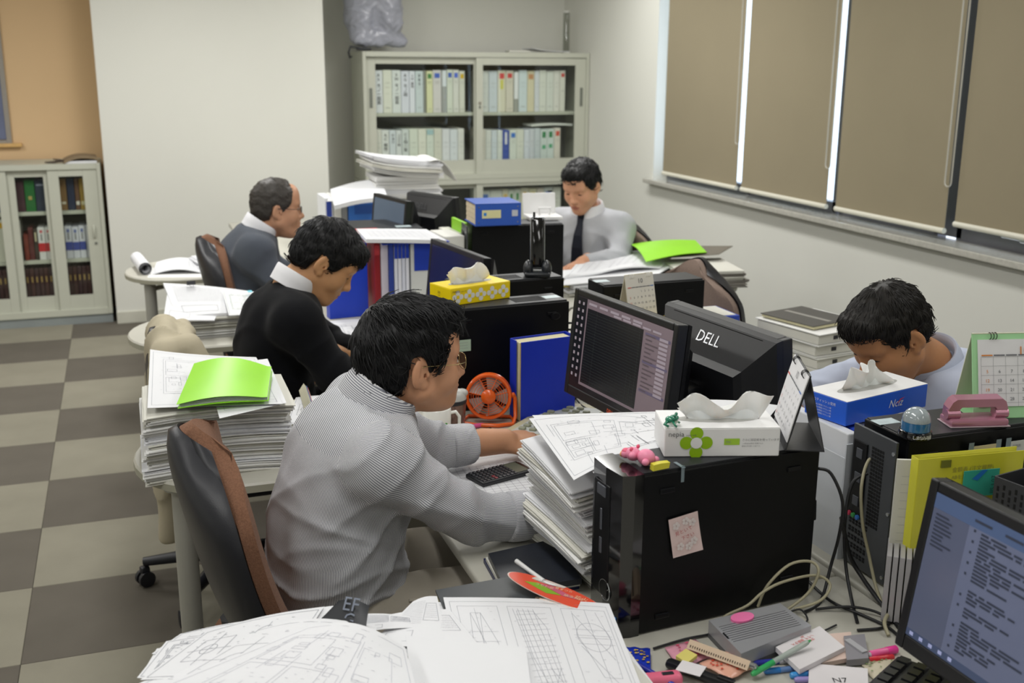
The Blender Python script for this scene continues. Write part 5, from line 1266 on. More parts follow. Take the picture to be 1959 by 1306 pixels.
def hand_ops(side, curl=(0.25, 0.3, 0.25), spread=0.0, lift=0.0):
    """wrist at origin, fingers to +x, back of the hand +z, thumb towards side * y"""
    o = []; u = lambda g, k=0.008: o.append((g, 'u', k))
    u(s_cone((-0.06, 0, 0.003), (0.0, 0, 0.0), 0.030, 0.026)); u(s_ell((0.050, 0, 0.0), (0.052, 0.041, 0.0155)), 0.02)
    for i, (y, L, rr) in enumerate(((0.029, 0.074, 0.0092), (0.010, 0.082, 0.0094), (-0.010, 0.076, 0.0090), (-0.028, 0.060, 0.0080))):
        p = Vector((0.086 - 0.006 * abs(i - 1), side * y, 0.001)); u(s_cone((0.04, side * y * 0.8, 0.002), p, 0.011, rr + 0.0005), 0.010)
        a = -lift; yaw = side * (y * 2.2 + spread * y * 10)
        for k, fr in enumerate((0.46, 0.30, 0.24)):
            a += curl[k] * (1 + 0.12 * i); d = Vector((math.cos(a) * math.cos(yaw), math.cos(a) * math.sin(yaw), -math.sin(a)))
            q = p + d * L * fr; u(s_cone(p, q, rr - 0.0008 * k, rr - 0.0008 * (k + 1)), 0.0035); p = q
    p = [(0.012, side * 0.024, -0.006), (0.042, side * 0.050, -0.012), (0.068, side * 0.060, -0.016), (0.090, side * 0.058, -0.020)]
    for k in range(3): u(s_cone(p[k], p[k + 1], (0.0155, 0.0115, 0.0095)[k], (0.0115, 0.0095, 0.0075)[k]), 0.008)
    return o
def cloth_mat(name, hexc, rough=0.85, vary=0.06, weave=900, stripe=None, sheen=0.0):
    m = mat(name, hexc, rough=rough, vary=vary, scale=20, bump=0.25, bscale=weave, sheen=sheen, spec=0.15)
    if stripe and not m.get('done'):
        m['done'] = 1
        nt = m.node_tree; N = nt.nodes; L = nt.links; b = N['Principled BSDF']
        def attr(n):
            a = N.new('ShaderNodeAttribute'); a.attribute_name = n; return a.outputs['Fac']
        def ma(op, x, y=None):
            q = N.new('ShaderNodeMath'); q.operation = op
            for i, v in enumerate((x, y)):
                if v is None: continue
                if isinstance(v, (int, float)): q.inputs[i].default_value = v
                else: L.new(v, q.inputs[i])
            return q.outputs[0]
        mask = ma('GREATER_THAN', attr('yoke'), 0.5)
        mixs = N.new('ShaderNodeMix'); L.new(mask, mixs.inputs[0]); L.new(attr('stripe_a'), mixs.inputs[2]); L.new(attr('stripe_b'), mixs.inputs[3])
        w = ma('SINE', ma('MULTIPLY', mixs.outputs[0], 2 * PI / stripe[0]))
        fac = N.new('ShaderNodeMapRange'); fac.inputs[1].default_value = -0.25; fac.inputs[2].default_value = 0.45; L.new(w, fac.inputs[0])
        mx = N.new('ShaderNodeMix'); mx.data_type = 'RGBA'; mx.inputs[6].default_value = (*lin(stripe[1]), 1); mx.inputs[7].default_value = (*lin(hexc), 1)
        L.new(fac.outputs[0], mx.inputs[0]); L.new(mx.outputs[2], b.inputs['Base Color'])
    return m

def person(label, J, sk, cl, base, heads=1.0, fat=0.0, hres=0.0026, group=None, jaw=1.0):
    """J: joints in world coordinates. Returns the body mesh that parents hair and clothes"""
    Hm = Tr(*J['head']) @ Rz(J['yaw']) @ Ry(J['pitch']) @ Rx(J.get('roll', 0.0))
    ho = head_ops(fat)
    if jaw != 1.0:      # a shorter lower face
        full = ho
        def squeezed(P):
            Q = P.copy(); Q[:, 2] = np.where(P[:, 2] < -0.03, -0.03 + (P[:, 2] + 0.03) * jaw, P[:, 2]); return s_eval(full, Q)
        ho = [((squeezed, A3((-0.12, -0.10, -0.13)), A3((0.13, 0.10, 0.14))), 'u', 0)]
    neck = Vector(J['neck']); nt = Hm @ Vector((-0.025 * heads, 0, -0.045 * heads))
    parts = []
    # head and neck
    hops = [(s_group(ho, Hm, heads), 'u', 0), (s_cone(neck, nt, J.get('neck_r', 0.058), 0.053), 'u', 0.022), (s_cone(neck + Vector((0, 0, -0.06)), neck, 0.07, J.get('neck_r', 0.058)), 'u', 0.03)]
    V, F = grow(hops, hres)
    Li = np.array(Hm.inverted()); lv = (V @ Li[:3, :3].T + Li[:3, 3]) / heads
    lv[:, 2] = np.where(lv[:, 2] < -0.03, -0.03 + (lv[:, 2] + 0.03) * jaw, lv[:, 2]); fc = lv[F].mean(1)
    lip = (((fc[:, 0] - 0.094) / 0.012) ** 2 + (fc[:, 1] / 0.0225) ** 2 + ((fc[:, 2] + 0.0665) / 0.0115) ** 2) < 1.0
    parts.append((V, F, lip.astype(int)))
    # hands with forearms
    for s in ('L', 'R'):
        h = J.get('hand' + s)
        if h is None: continue
        Mh, side, kw = h
        w = Mh.translation; el = Vector(J['elbow' + s])
        ops = [(s_group(hand_ops(side, **kw), Mh, 1.0), 'u', 0), (s_cone(w, w + (el - w) * 0.72, 0.027, 0.037), 'u', 0.02)]
        V, F = grow(ops, 0.0032); parts.append((V, F, np.zeros(len(F), int)))
    # rest of the body under the clothes, coarse
    ops = []; u = lambda g, k=0.05: ops.append((g, 'u', k))
    P, B, C = Vector(J['pelvis']), Vector(J['belly']), Vector(J['chest'])
    lat = (Vector(J['shL']) - Vector(J['shR'])).normalized() * 0.07
    u(s_cone(P - lat, P + lat, 0.10, 0.10)); u(s_cone(B - lat * 0.8, B + lat * 0.8, 0.10, 0.10)); u(s_cone(C - lat, C + lat, 0.10, 0.10)); u(s_cone(P, B, 0.11, 0.11)); u(s_cone(B, C, 0.11, 0.11)); u(s_cone(C, neck, 0.07, 0.05))
    for s in ('L', 'R'):
        u(s_cone(J['sh' + s], J['elbow' + s], 0.042, 0.030)); u(s_cone(C, J['sh' + s], 0.05, 0.045)); u(s_cone(J['elbow' + s], Vector(J['elbow' + s]).lerp(Vector(J['wrist' + s]), 0.8), 0.030, 0.024))
        u(s_cone(J['hip' + s], J['knee' + s], 0.075, 0.05)); u(s_cone(J['knee' + s], J['foot' + s], 0.05, 0.038)); f = Vector(J['foot' + s]); d = Vector(J['facing']) * 0.16; u(s_cone(f + Vector((0, 0, -0.04)), f + d + Vector((0, 0, -0.055)), 0.036, 0.028), 0.03)
    V, F = grow(ops, 0.016); parts.append((V, F, np.zeros(len(F), int)))
    o = 0; VV = []; FF = []; MI = []
    for V, F, m in parts: VV.append(V); FF.append(F + o); MI.append(m); o += len(V)
    body = npmesh('person', np.concatenate(VV), np.concatenate(FF), [sk, M_lip], None, Tr(*base), np.concatenate(MI), base=base)
    tag(body, label, 'person', group)
    body['head'] = 0; del body['head']
    return body, Hm
def head_extras(body, Hm, sc, base, lids=0.0, brow=M_hair):
    """eyes, lashes and brows; lids 0 = open, 1 = looking down"""
    M = Tr(*(-Vector(base))) @ Hm @ Matrix.Scale(sc, 4)
    for y in (-1, 1):
        e = MB()
        if lids < 0.6:
            e.ell((0.0835, y * 0.033, 0.0035), (0.0030, 0.0105, 0.0042), 14, 8, 0, M); e.ell((0.0850, y * 0.0325, 0.0035), (0.0022, 0.0045, 0.0042), 12, 8, 1, M)
        else:
            e.ell((0.0838, y * 0.033, -0.0005), (0.0024, 0.0100, 0.0016), 14, 8, 1, M)
        e.build('eye', [M_eyew, M_iris], body, smooth=180)
        z0 = 0.0078 if lids < 0.6 else 0.0005
        MB().tube([(0.0800 + 0.005 * math.sin(PI * t), y * (0.021 + 0.024 * t), z0 + 0.0022 * math.sin(PI * t) - 0.002 * t) for t in np.linspace(0, 1, 8)], [0.0006, 0.001, 0.0013, 0.0014, 0.0014, 0.0013, 0.001, 0.0006], 6, M=M).build('eyelashes', M_lash, body, smooth=60)
        b = MB(); r = random.Random(9)
        for i in range(46):
            t = i / 45; x = 0.0905 - 0.013 * t ** 1.6; yy = 0.012 + 0.036 * t; z = 0.0265 + 0.005 * math.sin(PI * t * 0.8) + r.uniform(-0.003, 0.003)
            b.tube([(x + 0.001, y * yy, z), (x + 0.0022 - 0.003 * t, y * (yy + 0.007), z + 0.0018 * (1 - 2 * t))], [0.0011, 0.0003], 4, M=M, caps=False)
        stuff(b.build('eyebrow', brow, body))
def hair(body, Hm, sc, base, m, thick=0.014, line=None, extra=(), cuts=(), n=1500, L=0.045, lift=0.006, whorl=(-0.07, 0, 0.10), seed=1, w=0.0042, res=0.0042, down=0.3, slack=0.010):
    """a cap of hair with loose locks growing out of it; line(x, y) = lowest z at which hair grows"""
    ops = [(s_ell((-0.012, 0, 0.037), (0.098 + thick * 0.9, 0.077 + thick * 0.75, 0.090 + thick)), 'u', 0), (s_ell((-0.045, 0, -0.005), (0.062 + thick * 0.5, 0.068 + thick * 0.5, 0.070)), 'u', 0.02)]
    ops += [(s_ell(c, r), 'u', 0.02) for c, r in extra]
    fl = (lambda P: (line(P[:, 0], P[:, 1]) - P[:, 2]) * 0.8, None, None)
    ops.append((fl, 'i', 0.006)); ops += [(s_ell(c, r), 's', 0.008) for c, r in cuts]
    V, F = grow(ops, res, disp=lambda P: 0.0022 * wob(P, 130, seed) + 0.0012 * wob(P, 320, seed + 1))
    hair_v = V * sc
    # locks
    r = np.random.RandomState(seed); pick = r.randint(0, len(F), n)
    c = V[F[pick]].mean(1); e1 = V[F[pick][:, 2]] - V[F[pick][:, 0]]; e2 = V[F[pick][:, 3]] - V[F[pick][:, 1]]
    nr = np.cross(e1, e2); nr /= np.linalg.norm(nr, axis=1)[:, None] + 1e-9
    outw = c - np.array([-0.012, 0, 0.03]); nr[(nr * outw).sum(1) < 0] *= -1
    keep = (nr * outw).sum(1) / np.linalg.norm(outw, axis=1) > 0.45
    c, nr = c[keep], nr[keep]; k = len(c)
    fl_ = c - np.array(whorl); fl_ /= np.linalg.norm(fl_, axis=1)[:, None] + 1e-9
    fl_ = fl_ + np.array([0, 0, -down]) + r.normal(0, 0.22, (k, 3))
    fl_ -= nr * (fl_ * nr).sum(1)[:, None]; fl_ /= np.linalg.norm(fl_, axis=1)[:, None] + 1e-9
    sd = np.cross(fl_, nr); Ls = L * r.uniform(0.5, 1.15, k)[:, None]; lf = lift * r.uniform(0.2, 1.3, k)[:, None]; wv = w * r.uniform(0.5, 1.2, k)[:, None]
    VV = [hair_v]; FF = [F]; o = len(V)
    tip = c + fl_ * Ls - nr * Ls ** 2 / 0.19
    ok = (tip[:, 2] > line(tip[:, 0], tip[:, 1]) - np.where((tip[:, 0] > 0.045) & (np.abs(tip[:, 1]) < 0.040), slack, 0.002)) & (tip[:, 0] < 0.108)
    c, nr, fl_, sd, Ls, lf, wv = (a[ok] for a in (c, nr, fl_, sd, Ls, lf, wv)); k = len(c)
    rings = []
    for q, (t, ww) in enumerate(((0.0, 0.7), (0.35, 1.0), (0.7, 0.75), (1.0, 0.08))):
        p = c + fl_ * Ls * t - nr * (Ls * t) ** 2 / 0.19 + nr * (lf * math.sin(PI * (0.15 + 0.75 * t)) - 0.002)
        rings.append((p - sd * wv * ww * 0.5 - nr * 0.001, p + nr * 0.0012 * ww, p + sd * wv * ww * 0.5 - nr * 0.001))
    allv = np.concatenate([np.stack(x, 1).reshape(-1, 3) for x in rings]) * sc
    VV.append(allv)
    for q in range(3):
        b0 = o + q * k * 3 + np.arange(k) * 3; b1 = b0 + k * 3
        for j in range(2): FF.append(np.stack([b0 + j, b0 + j + 1, b1 + j + 1, b1 + j], 1))
    Vw = np.concatenate(VV); Hn = np.array(Hm)
    Vw = Vw @ Hn[:3, :3].T + Hn[:3, 3]
    return npmesh('hair', Vw, np.concatenate(FF), m, body, None, base=base)
def collar(body, Hm, neck, front, base, m, r=0.064, up=0.036, lean=0.5, open_=0.25, name='collar', out=0.016, drop=0.03, par=None, ry=1.06):
    """fold-over shirt collar round the neck"""
    n = Vector(neck); ax = (Vector(Hm.translation) + (Hm.to_3x3() @ Vector((-0.03, 0, -0.05))) - n).normalized()
    z = (ax * lean + Vector((0, 0, 1)) * (1 - lean)).normalized(); x = (Vector(front) - z * Vector(front).dot(z)).normalized(); y = z.cross(x)
    M = Matrix(((x.x, y.x, z.x, n.x - base[0]), (x.y, y.y, z.y, n.y - base[1]), (x.z, y.z, z.z, n.z - base[2]), (0, 0, 0, 1)))
    prof = [(0.0, -0.012), (0.002, up * 0.55), (0.004, up * 0.95), (0.007, up), (0.010, up * 0.9), (out * 0.85, up * 0.3), (out, up - up * 1.0 - drop * 0.4)]
    V = []; F = []; na = 44; k = len(prof)
    for lay in (0, 1):
        for i in range(na + 1):
            a = open_ + (2 * PI - 2 * open_) * i / na; fr = abs(i / na * 2 - 1)
            for j, (dr, zz) in enumerate(prof):
                q = zz - (drop * 0.9 * max(0, fr - 0.72) / 0.28 if j >= 5 else 0) - 0.018 * (math.cos(a) * 0.5 + 0.5)
                rr = r + dr + lay * 0.0022
                V.append((math.cos(a) * rr, math.sin(a) * rr * ry, q + lay * 0.0015))
    o = (na + 1) * k
    for i in range(na):
        for j in range(k - 1):
            F.append((i * k + j, i * k + j + 1, (i + 1) * k + j + 1, (i + 1) * k + j)); F.append((o + i * k + j, o + (i + 1) * k + j, o + (i + 1) * k + j + 1, o + i * k + j + 1))
    for i in range(na):
        for j in (0, k - 1): F.append((i * k + j, (i + 1) * k + j, o + (i + 1) * k + j, o + i * k + j))
    for i in (0, na):
        for j in range(k - 1): F.append((i * k + j, o + i * k + j, o + i * k + j + 1, i * k + j + 1))
    mb = MB(); mb.add(V, F, 0, M); ob = mb.build(name, m, par or body, smooth=60)
    # stripe coordinate runs round the neck for striped cloth
    va = np.array([math.atan2(v[1], v[0]) * 0.07 for v in V]); vb = np.array([v[2] + (v[0] ** 2 + v[1] ** 2) ** 0.5 for v in V])
    for nm, arr in (('stripe_a', vb), ('stripe_b', vb), ('yoke', np.zeros(len(V)))):
        a_ = ob.data.attributes.new(nm, 'FLOAT', 'POINT'); a_.data.foreach_set('value', arr.astype(F32))
    return ob
def basis(fwd, up):
    f = Vector(fwd).normalized(); u_ = (Vector(up) - f * Vector(up).dot(f)).normalized(); l = u_.cross(f)
    return np.array([[f.x, l.x, u_.x], [f.y, l.y, u_.y], [f.z, l.z, u_.z]])
def torso_ops(J, rp, rb, rc, sh=0.068, ex=()):
    """clothed trunk: ellipsoids (depth, width, height radii) at pelvis, belly, chest, and shoulders"""
    f = Vector(J['facing']); lat = (Vector(J['shL']) - Vector(J['shR'])).normalized(); ops = []
    P, B, C, N = (Vector(J[k]) for k in ('pelvis', 'belly', 'chest', 'neck'))
    for (c, r, d) in ((P, rp, B - P), (B, rb, C - P), (C, rc, N - B)):
        up = d.normalized(); ff = lat.cross(up)
        ops.append((s_ell(c, r, np.array([[ff.x, lat.x, up.x], [ff.y, lat.y, up.y], [ff.z, lat.z, up.z]])), 'u', 0.08))
    a_, b_ = Vector(J['shR']), Vector(J['shL']); ops.append((s_cone(a_.lerp(b_, 0.10), b_.lerp(a_, 0.10), sh, sh), 'u', 0.05))
    ops.append((s_cone(N + Vector((0, 0, -0.035)), Vector(J['shR']).lerp(N, 0.08), 0.058, sh * 1.02), 'u', 0.04)); ops.append((s_cone(N + Vector((0, 0, -0.035)), Vector(J['shL']).lerp(N, 0.08), 0.058, sh * 1.02), 'u', 0.04))
    ops += list(ex)
    ops.append((s_plane(N + Vector((0, 0, 0.014)), Vector((0, 0, 1)) + f * 0.35), 'i', 0.012))
    return ops
def sleeve_ops(sh, el, wr, r0, r1, r2, mid=None):
    ops = [(s_cone(sh, el, r0, r1), 'u', 0), (s_cone(el, wr, r1, r2), 'u', 0.03)]
    return ops
def arm_cloth(J, s, r, cu, carve=0.0, inner=0.050):
    """one sleeve as a placed solid, cut square at the cuff and flat where it lies on the desk"""
    S_, E_l, W_ = (Vector(J[k + s]) for k in ('sh', 'elbow', 'wrist')); cw = E_l.lerp(W_, cu); ax = (W_ - E_l).normalized()
    o = [(s_cone(S_, E_l, r[0], r[1]), 'u', 0), (s_cone(S_.lerp(Vector(J['neck']), 0.30) - Vector((0, 0, 0.012)), S_, inner, r[0]), 'u', 0.03), (s_cone(E_l, cw + ax * 0.03, r[1], r[2]), 'u', 0.03), (s_plane(cw, ax), 'i', 0.004)]
    if carve: o.append((s_cone(cw + ax * 0.012, cw + ax * 0.1, carve, carve), 's', 0.003))
    o.append((s_plane((0, 0, DZ + 0.003), (0, 0, -1)), 'i', 0.006))
    return s_group(o, Matrix.Identity(4)), S_, E_l, W_, cw, ax
def folds(el, amp, wl, sh, wr):
    """creases that gather round the elbow and under the arm"""
    el = A3(el); ax = A3(wr) - A3(sh); ax /= np.linalg.norm(ax)
    def d(P):
        q = P - el; s_ = q @ ax; g = np.exp(-(np.linalg.norm(q, axis=1) / 0.16) ** 2)
        return -amp * 1.5 * g * ((1 - np.abs(np.sin(s_ * wl * 0.5 + 1.3 * np.sin(P[:, 2] * 22 + P[:, 1] * 17)))) ** 2 - 0.3) + amp * 0.45 * wob(P, 30, 3)
    return d
def stripe_arm(V, sh, el, wr, ref):
    sh, el, wr, ref = (np.array(x) for x in (sh, el, wr, ref))
    out = np.zeros(len(V)); best = np.full(len(V), 9.0)
    for a, b in ((sh, el), (el, wr)):
        ax = b - a; L = np.linalg.norm(ax); ax = ax / L; t = np.clip((V - a) @ ax, 0, L); q = V - a - t[:, None] * ax
        x = ref - ax * (ref @ ax); x /= np.linalg.norm(x); y = np.cross(ax, x)
        dd = np.linalg.norm(q, axis=1); an = np.arctan2(q @ y, q @ x) * 0.058
        m = dd < best; out[m] = an[m]; best[m] = dd[m]
    return out
def garment(name, ops, res, m, parent, base, disp=None, attrs=None, smooth=1):
    V, F = grow(ops, res, disp)
    if smooth: V = np_smooth(V, F, smooth)
    return npmesh(name, V, F, m, parent, None, attrs=attrs(V) if attrs else None, base=base), V
def topwear(name, ops, res, m, body, J, r, cu, amp, disp):
    arms = [arm_cloth(J, q, r, cu) for q in 'RL']; fs = [folds(a[2], amp, 55, a[1], a[3]) for a in arms]
    def crease(P):
        q = P - A3(J['chest']); return -0.006 * ((1 - np.abs(np.sin(P[:, 2] * 24 + q[:, 0] * 9 + 2 * np.sin(q[:, 1] * 11)))) ** 3 - 0.2) * np.clip(1.2 - np.abs(P[:, 2] - 0.78) * 5, 0, 1)
    return garment(name, ops + [(a[0], 'u', 0.03) for a in arms], res, m, body, base, lambda P: disp(P) + fs[0](P) + fs[1](P) + crease(P))[0]
def trousers(body, J, m, base, r=(0.098, 0.078, 0.062), res=0.011):
    ops = []
    P = Vector(J['pelvis']); lat = (Vector(J['hipL']) - Vector(J['hipR'])) * 0.5
    ops.append((s_cone(P - lat * 0.9 + Vector((0, 0, -0.02)), P + lat * 0.9 + Vector((0, 0, -0.02)), 0.125, 0.125), 'u', 0))
    for s in ('L', 'R'):
        k = Vector(J['knee' + s]); f = Vector(J['foot' + s])
        ops.append((s_cone(J['hip' + s], k, r[0], r[1]), 'u', 0.03)); ops.append((s_cone(k, f, r[1], r[2]), 'u', 0.03))
    fz = min(J['footL'][2], J['footR'][2])
    ops.append((s_plane((0, 0, fz + 0.0), (0, 0, -1)), 'i', 0.0))
    return garment('trousers', ops, res, m, body, base, disp=lambda P_: 0.0045 * wob(P_, 30, 4) + 0.002 * wob(P_, 75, 5))[0]
def shoes(body, J, base):
    for s in ('L', 'R'):
        f = Vector(J['foot' + s]); d = Vector(J['facing'])
        ops = [(s_cone(f + Vector((0, 0, -0.035)) - d * 0.03, f + d * 0.17 + Vector((0, 0, -0.055)), 0.047, 0.038), 'u', 0), (s_cone(f, f + Vector((0, 0, -0.04)), 0.042, 0.046), 'u', 0.03), (s_plane((0, 0, 0.004), (0, 0, -1)), 'i', 0.0)]
        V, F = grow(ops, 0.009); npmesh('shoe', V, F, mat('shoe_black', '#141416', rough=0.35), body, None, base=base)
def glasses(body, Hm, sc, base, m, r=(0.021, 0.0165), rim=0.0009, x=0.100, tw=0.083):
    M = Tr(*(-Vector(base))) @ Hm @ Matrix.Scale(sc, 4)
    g = MB(); lens = MB()
    for y in (-1, 1):
        pts = []
        for i in range(28):
            a = 2 * PI * i / 28; ca, sa = math.cos(a), math.sin(a)
            pts.append((x - 0.10 * abs(y * 0.033 + r[0] * ca) * 0.6, y * 0.033 + r[0] * math.copysign(abs(ca) ** 0.8, ca), 0.002 + r[1] * math.copysign(abs(sa) ** 0.8, sa)))
        g.tube(pts, rim, 6, M=M, closed=True); lens.add(pts, [tuple(range(28))], 0, M)
        g.tube([(x - 0.0035, y * 0.054, 0.005), (x - 0.012, y * 0.066, 0.006), (x - 0.030, y * 0.0735, 0.006), (0.0, y * tw, 0.010), (-0.018, y * (tw - 0.001), 0.006), (-0.032, y * (tw - 0.004), -0.010)], rim, 6, M=M)
    g.tube([(x - 0.001, -0.0125, 0.004), (x + 0.002, 0, 0.008), (x - 0.001, 0.0125, 0.004)], rim, 6, M=M)
    o = g.build('glasses', m, body, smooth=60); lens.build('lens', glassy('lens', '#f4f4f0', 0.03), o)
def hmat(w, fwd, back):
    """hand matrix: wrist point, finger direction, direction of the back of the hand"""
    f = Vector(fwd).normalized(); b = Vector(back); b = (b - f * b.dot(f)).normalized(); y = b.cross(f)
    return Matrix(((f.x, y.x, b.x, w[0]), (f.y, y.y, b.y, w[1]), (f.z, y.z, b.z, w[2]), (0, 0, 0, 1)))
def normline(front=0.066, temple=-0.012, ear=0.020, nape=-0.062):
    xs = [-0.2, -0.07, -0.040, -0.028, -0.006, 0.010, 0.034, 0.050, 0.066, 0.2]
    zs = [nape, nape + 0.004, nape + 0.012, ear - 0.004, ear, temple, temple + 0.006, 0.030, front, front + 0.002]
    return lambda x, y: np.interp(x, xs, zs)

# ---------------------------------------------------------------- the man in the striped shirt
base = (0.36, 2.15, 0.0)
J1 = dict(head=(0.541, 2.15, 1.077), yaw=R(6), pitch=R(2), neck=(0.462, 2.15, 0.985), neck_r=0.063, facing=(1, 0, 0), pelvis=(0.375, 2.15, 0.545), belly=(0.372, 2.15, 0.715), chest=(0.415, 2.15, 0.875),
          shR=(0.430, 1.990, 0.925), shL=(0.455, 2.325, 0.925), elbowR=(0.620, 2.005, 0.772), elbowL=(0.655, 2.43, 0.775), wristR=(0.85, 2.02, 0.738), wristL=(0.862, 2.475, 0.752),
          hipR=(0.40, 2.05, 0.535), hipL=(0.40, 2.25, 0.535), kneeR=(0.80, 2.03, 0.545), kneeL=(0.80, 2.27, 0.545), footR=(0.74, 2.03, 0.095), footL=(0.80, 2.27, 0.095))
J1['handR'] = (hmat((0.85, 2.02, 0.736), (1, 0.05, -0.10), (0.1, 0, 1)), 1, dict(curl=(0.3, 0.4, 0.3)))
J1['handL'] = (hmat((0.862, 2.475, 0.752), (1, 0.16, -0.10), (0.1, -0.15, 1)), -1, dict(curl=(0.16, 0.22, 0.18)))
p1, H1 = person('stout dark-haired man with glasses in grey striped shirt, typing at the nearest occupied desk', J1, M_skin[0], None, base, 1.04, 0.003, 0.0023, jaw=1.28)
head_extras(p1, H1, 1.04, base, 0.0)
hair(p1, H1, 1.04, base, M_hair, thick=0.008, line=normline(0.056, -0.014, 0.031, -0.070), extra=[((0.052, 0, 0.090), (0.046, 0.062, 0.030)), ((0.0, -0.01, 0.108), (0.07, 0.05, 0.022)), ((-0.068, 0, 0.0), (0.034, 0.060, 0.066))], n=6500, L=0.046, lift=0.0045, slack=0.016, seed=2, whorl=(-0.065, 0.03, 0.10), w=0.0022)
M_str = cloth_mat('striped_cotton', '#dedee0', stripe=(0.0033, '#7c7e88'))
sp1 = [np.array(J1[k]) for k in ('pelvis', 'belly', 'chest', 'neck')]
def at_torso(V):
    zs = np.array([s[2] for s in sp1]); cx = np.interp(V[:, 2], zs, [s[0] for s in sp1]); q = V[:, :2] - np.stack([cx, np.full(len(V), 2.15)], 1)
    th = np.arctan2(q[:, 1], -q[:, 0] + 0.0)
    lean = 0.0
    nk = np.array([0.462, 2.15, 0.985]); d = V - nk
    yk = 0.150 + 0.02 * np.clip(-d[:, 0] / 0.1, -1, 1) - np.linalg.norm(d * np.array([1.0, 0.72, 1.0]), axis=1)
    return dict(stripe_a=th * 0.20, stripe_b=V[:, 0] * 0.92 + V[:, 2] * 0.36, yoke=np.clip(0.5 + yk * 30, 0, 1))
ops = torso_ops(J1, (0.148, 0.190, 0.125), (0.146, 0.200, 0.185), (0.130, 0.188, 0.165), 0.067)
ops += [(s_ell((0.325, 2.15, 0.665), (0.085, 0.17, 0.12)), 'u', 0.06), (s_ell((0.372, 2.15, 0.86), (0.080, 0.16, 0.13)), 'u', 0.06)]
ops += [(s_cone(J1['neck'], (0.53, 2.15, 1.08), 0.060, 0.060), 's', 0.01), (s_plane((0, 0, 0.575), (-0.12, 0, -1)), 'i', 0.012)]
def dsp1(P):
    x, y, z = P[:, 0], P[:, 1], P[:, 2]
    side = np.exp(-((y - 1.97) / 0.10) ** 2)
    cr = lambda t: (1 - np.abs(np.sin(t))) ** 2.5 - 0.25
    f1 = -0.0090 * side * np.exp(-((x - 0.45) / 0.13) ** 2) * cr((z * 0.85 - x * 0.7) * 34 + 0.5 * np.sin(y * 30))         # creases below the armpit
    f2 = -0.0080 * np.exp(-((z - 0.63) / 0.07) ** 2) * cr(z * 52 + 1.5 * np.sin(x * 14 + y * 9))       # gathers over the waistband
    f3 = -0.0080 * np.exp(-((z - 0.82) / 0.12) ** 2) * np.exp(-((x - 0.32) / 0.12) ** 2) * cr((y * 0.8 + z * 0.9 + x * 0.3) * 20)
    f4 = -0.007 * np.exp(-((z - 0.80) / 0.07) ** 2) * cr((x * 0.45 + z * 1.1) * 26 + y * 4) * np.clip((2.2 - y) * 4, 0, 1)
    return f1 + f2 + f3 + f4 + 0.0025 * wob(P, 17, 6)
t_ops = list(ops); arms = {q: arm_cloth(J1, q, (0.074, 0.053, 0.046), c_, 0.040) for q, c_ in (('R', 0.66), ('L', 0.52))}
ops = ops + [(arms[q][0], 'u', 0.022) for q in 'RL']
fR, fL = (folds(arms[q][2], 0.0065, 62, arms[q][1], arms[q][3]) for q in 'RL')
def at_shirt(V):
    A = at_torso(V); P = V.astype(F32); dt = s_eval(t_ops, P)
    for q in 'RL':
        m = arms[q][0][0](P) < dt - 0.002
        A['stripe_a'][m] = stripe_arm(V, arms[q][1], arms[q][2], arms[q][3], (-0.3, -1, 0.6) if q == 'R' else (-0.2, -1, 0.3))[m]; A['yoke'][m] = 0
    return A
sh1, _ = garment('shirt', ops, 0.0055, M_str, p1, base, lambda P: dsp1(P) + fR(P) + fL(P), at_shirt)
for s in 'RL':
    _g, S_, E_l, W_, cw, ax = arms[s]
    c0 = cw - ax * 0.065
    ops = [(s_cone(c0, cw + ax * 0.02, 0.0530, 0.0515), 'u', 0), (s_plane(cw + ax * 0.004, ax), 'i', 0.003), (s_plane(c0, -ax), 'i', 0.004), (s_cone(cw + ax * 0.012, cw + ax * 0.1, 0.040, 0.040), 's', 0.003), (s_plane((0, 0, DZ + 0.003), (0, 0, -1)), 'i', 0.006)]
    garment('cuff', ops, 0.005, M_str, sh1, base, lambda P: 0.0026 * wob(P, 70, 7), lambda V: dict(stripe_a=stripe_arm(V, S_, E_l, W_, (-0.3, -1, 0.6)), stripe_b=V[:, 2] * 0, yoke=V[:, 2] * 0))
collar(p1, H1, (0.468, 2.15, 1.000), (1, 0, -0.15), base, M_str, r=0.066, up=0.044, par=sh1, out=0.020, drop=0.035)
trousers(p1, J1, cloth_mat('beige_trousers', '#aaa396'), base, r=(0.105, 0.084, 0.066)); shoes(p1, J1, base)
pk = MB(); pk.tube([(0.46 + 0.09 * math.sin(t), 1.945 + 0.012 * math.cos(t), 0.595 + 0.035 * math.cos(t)) for t in np.linspace(0.2, 2.6, 10)], 0.004, 6, M=Tr(*(-Vector(base))))
pk.build('pocket_hem', cloth_mat('beige_trousers', '#aaa396'), p1, smooth=60)
glasses(p1, H1, 1.04, base, mat('wire_gold', '#a08c60', rough=0.25, metal=0.9))

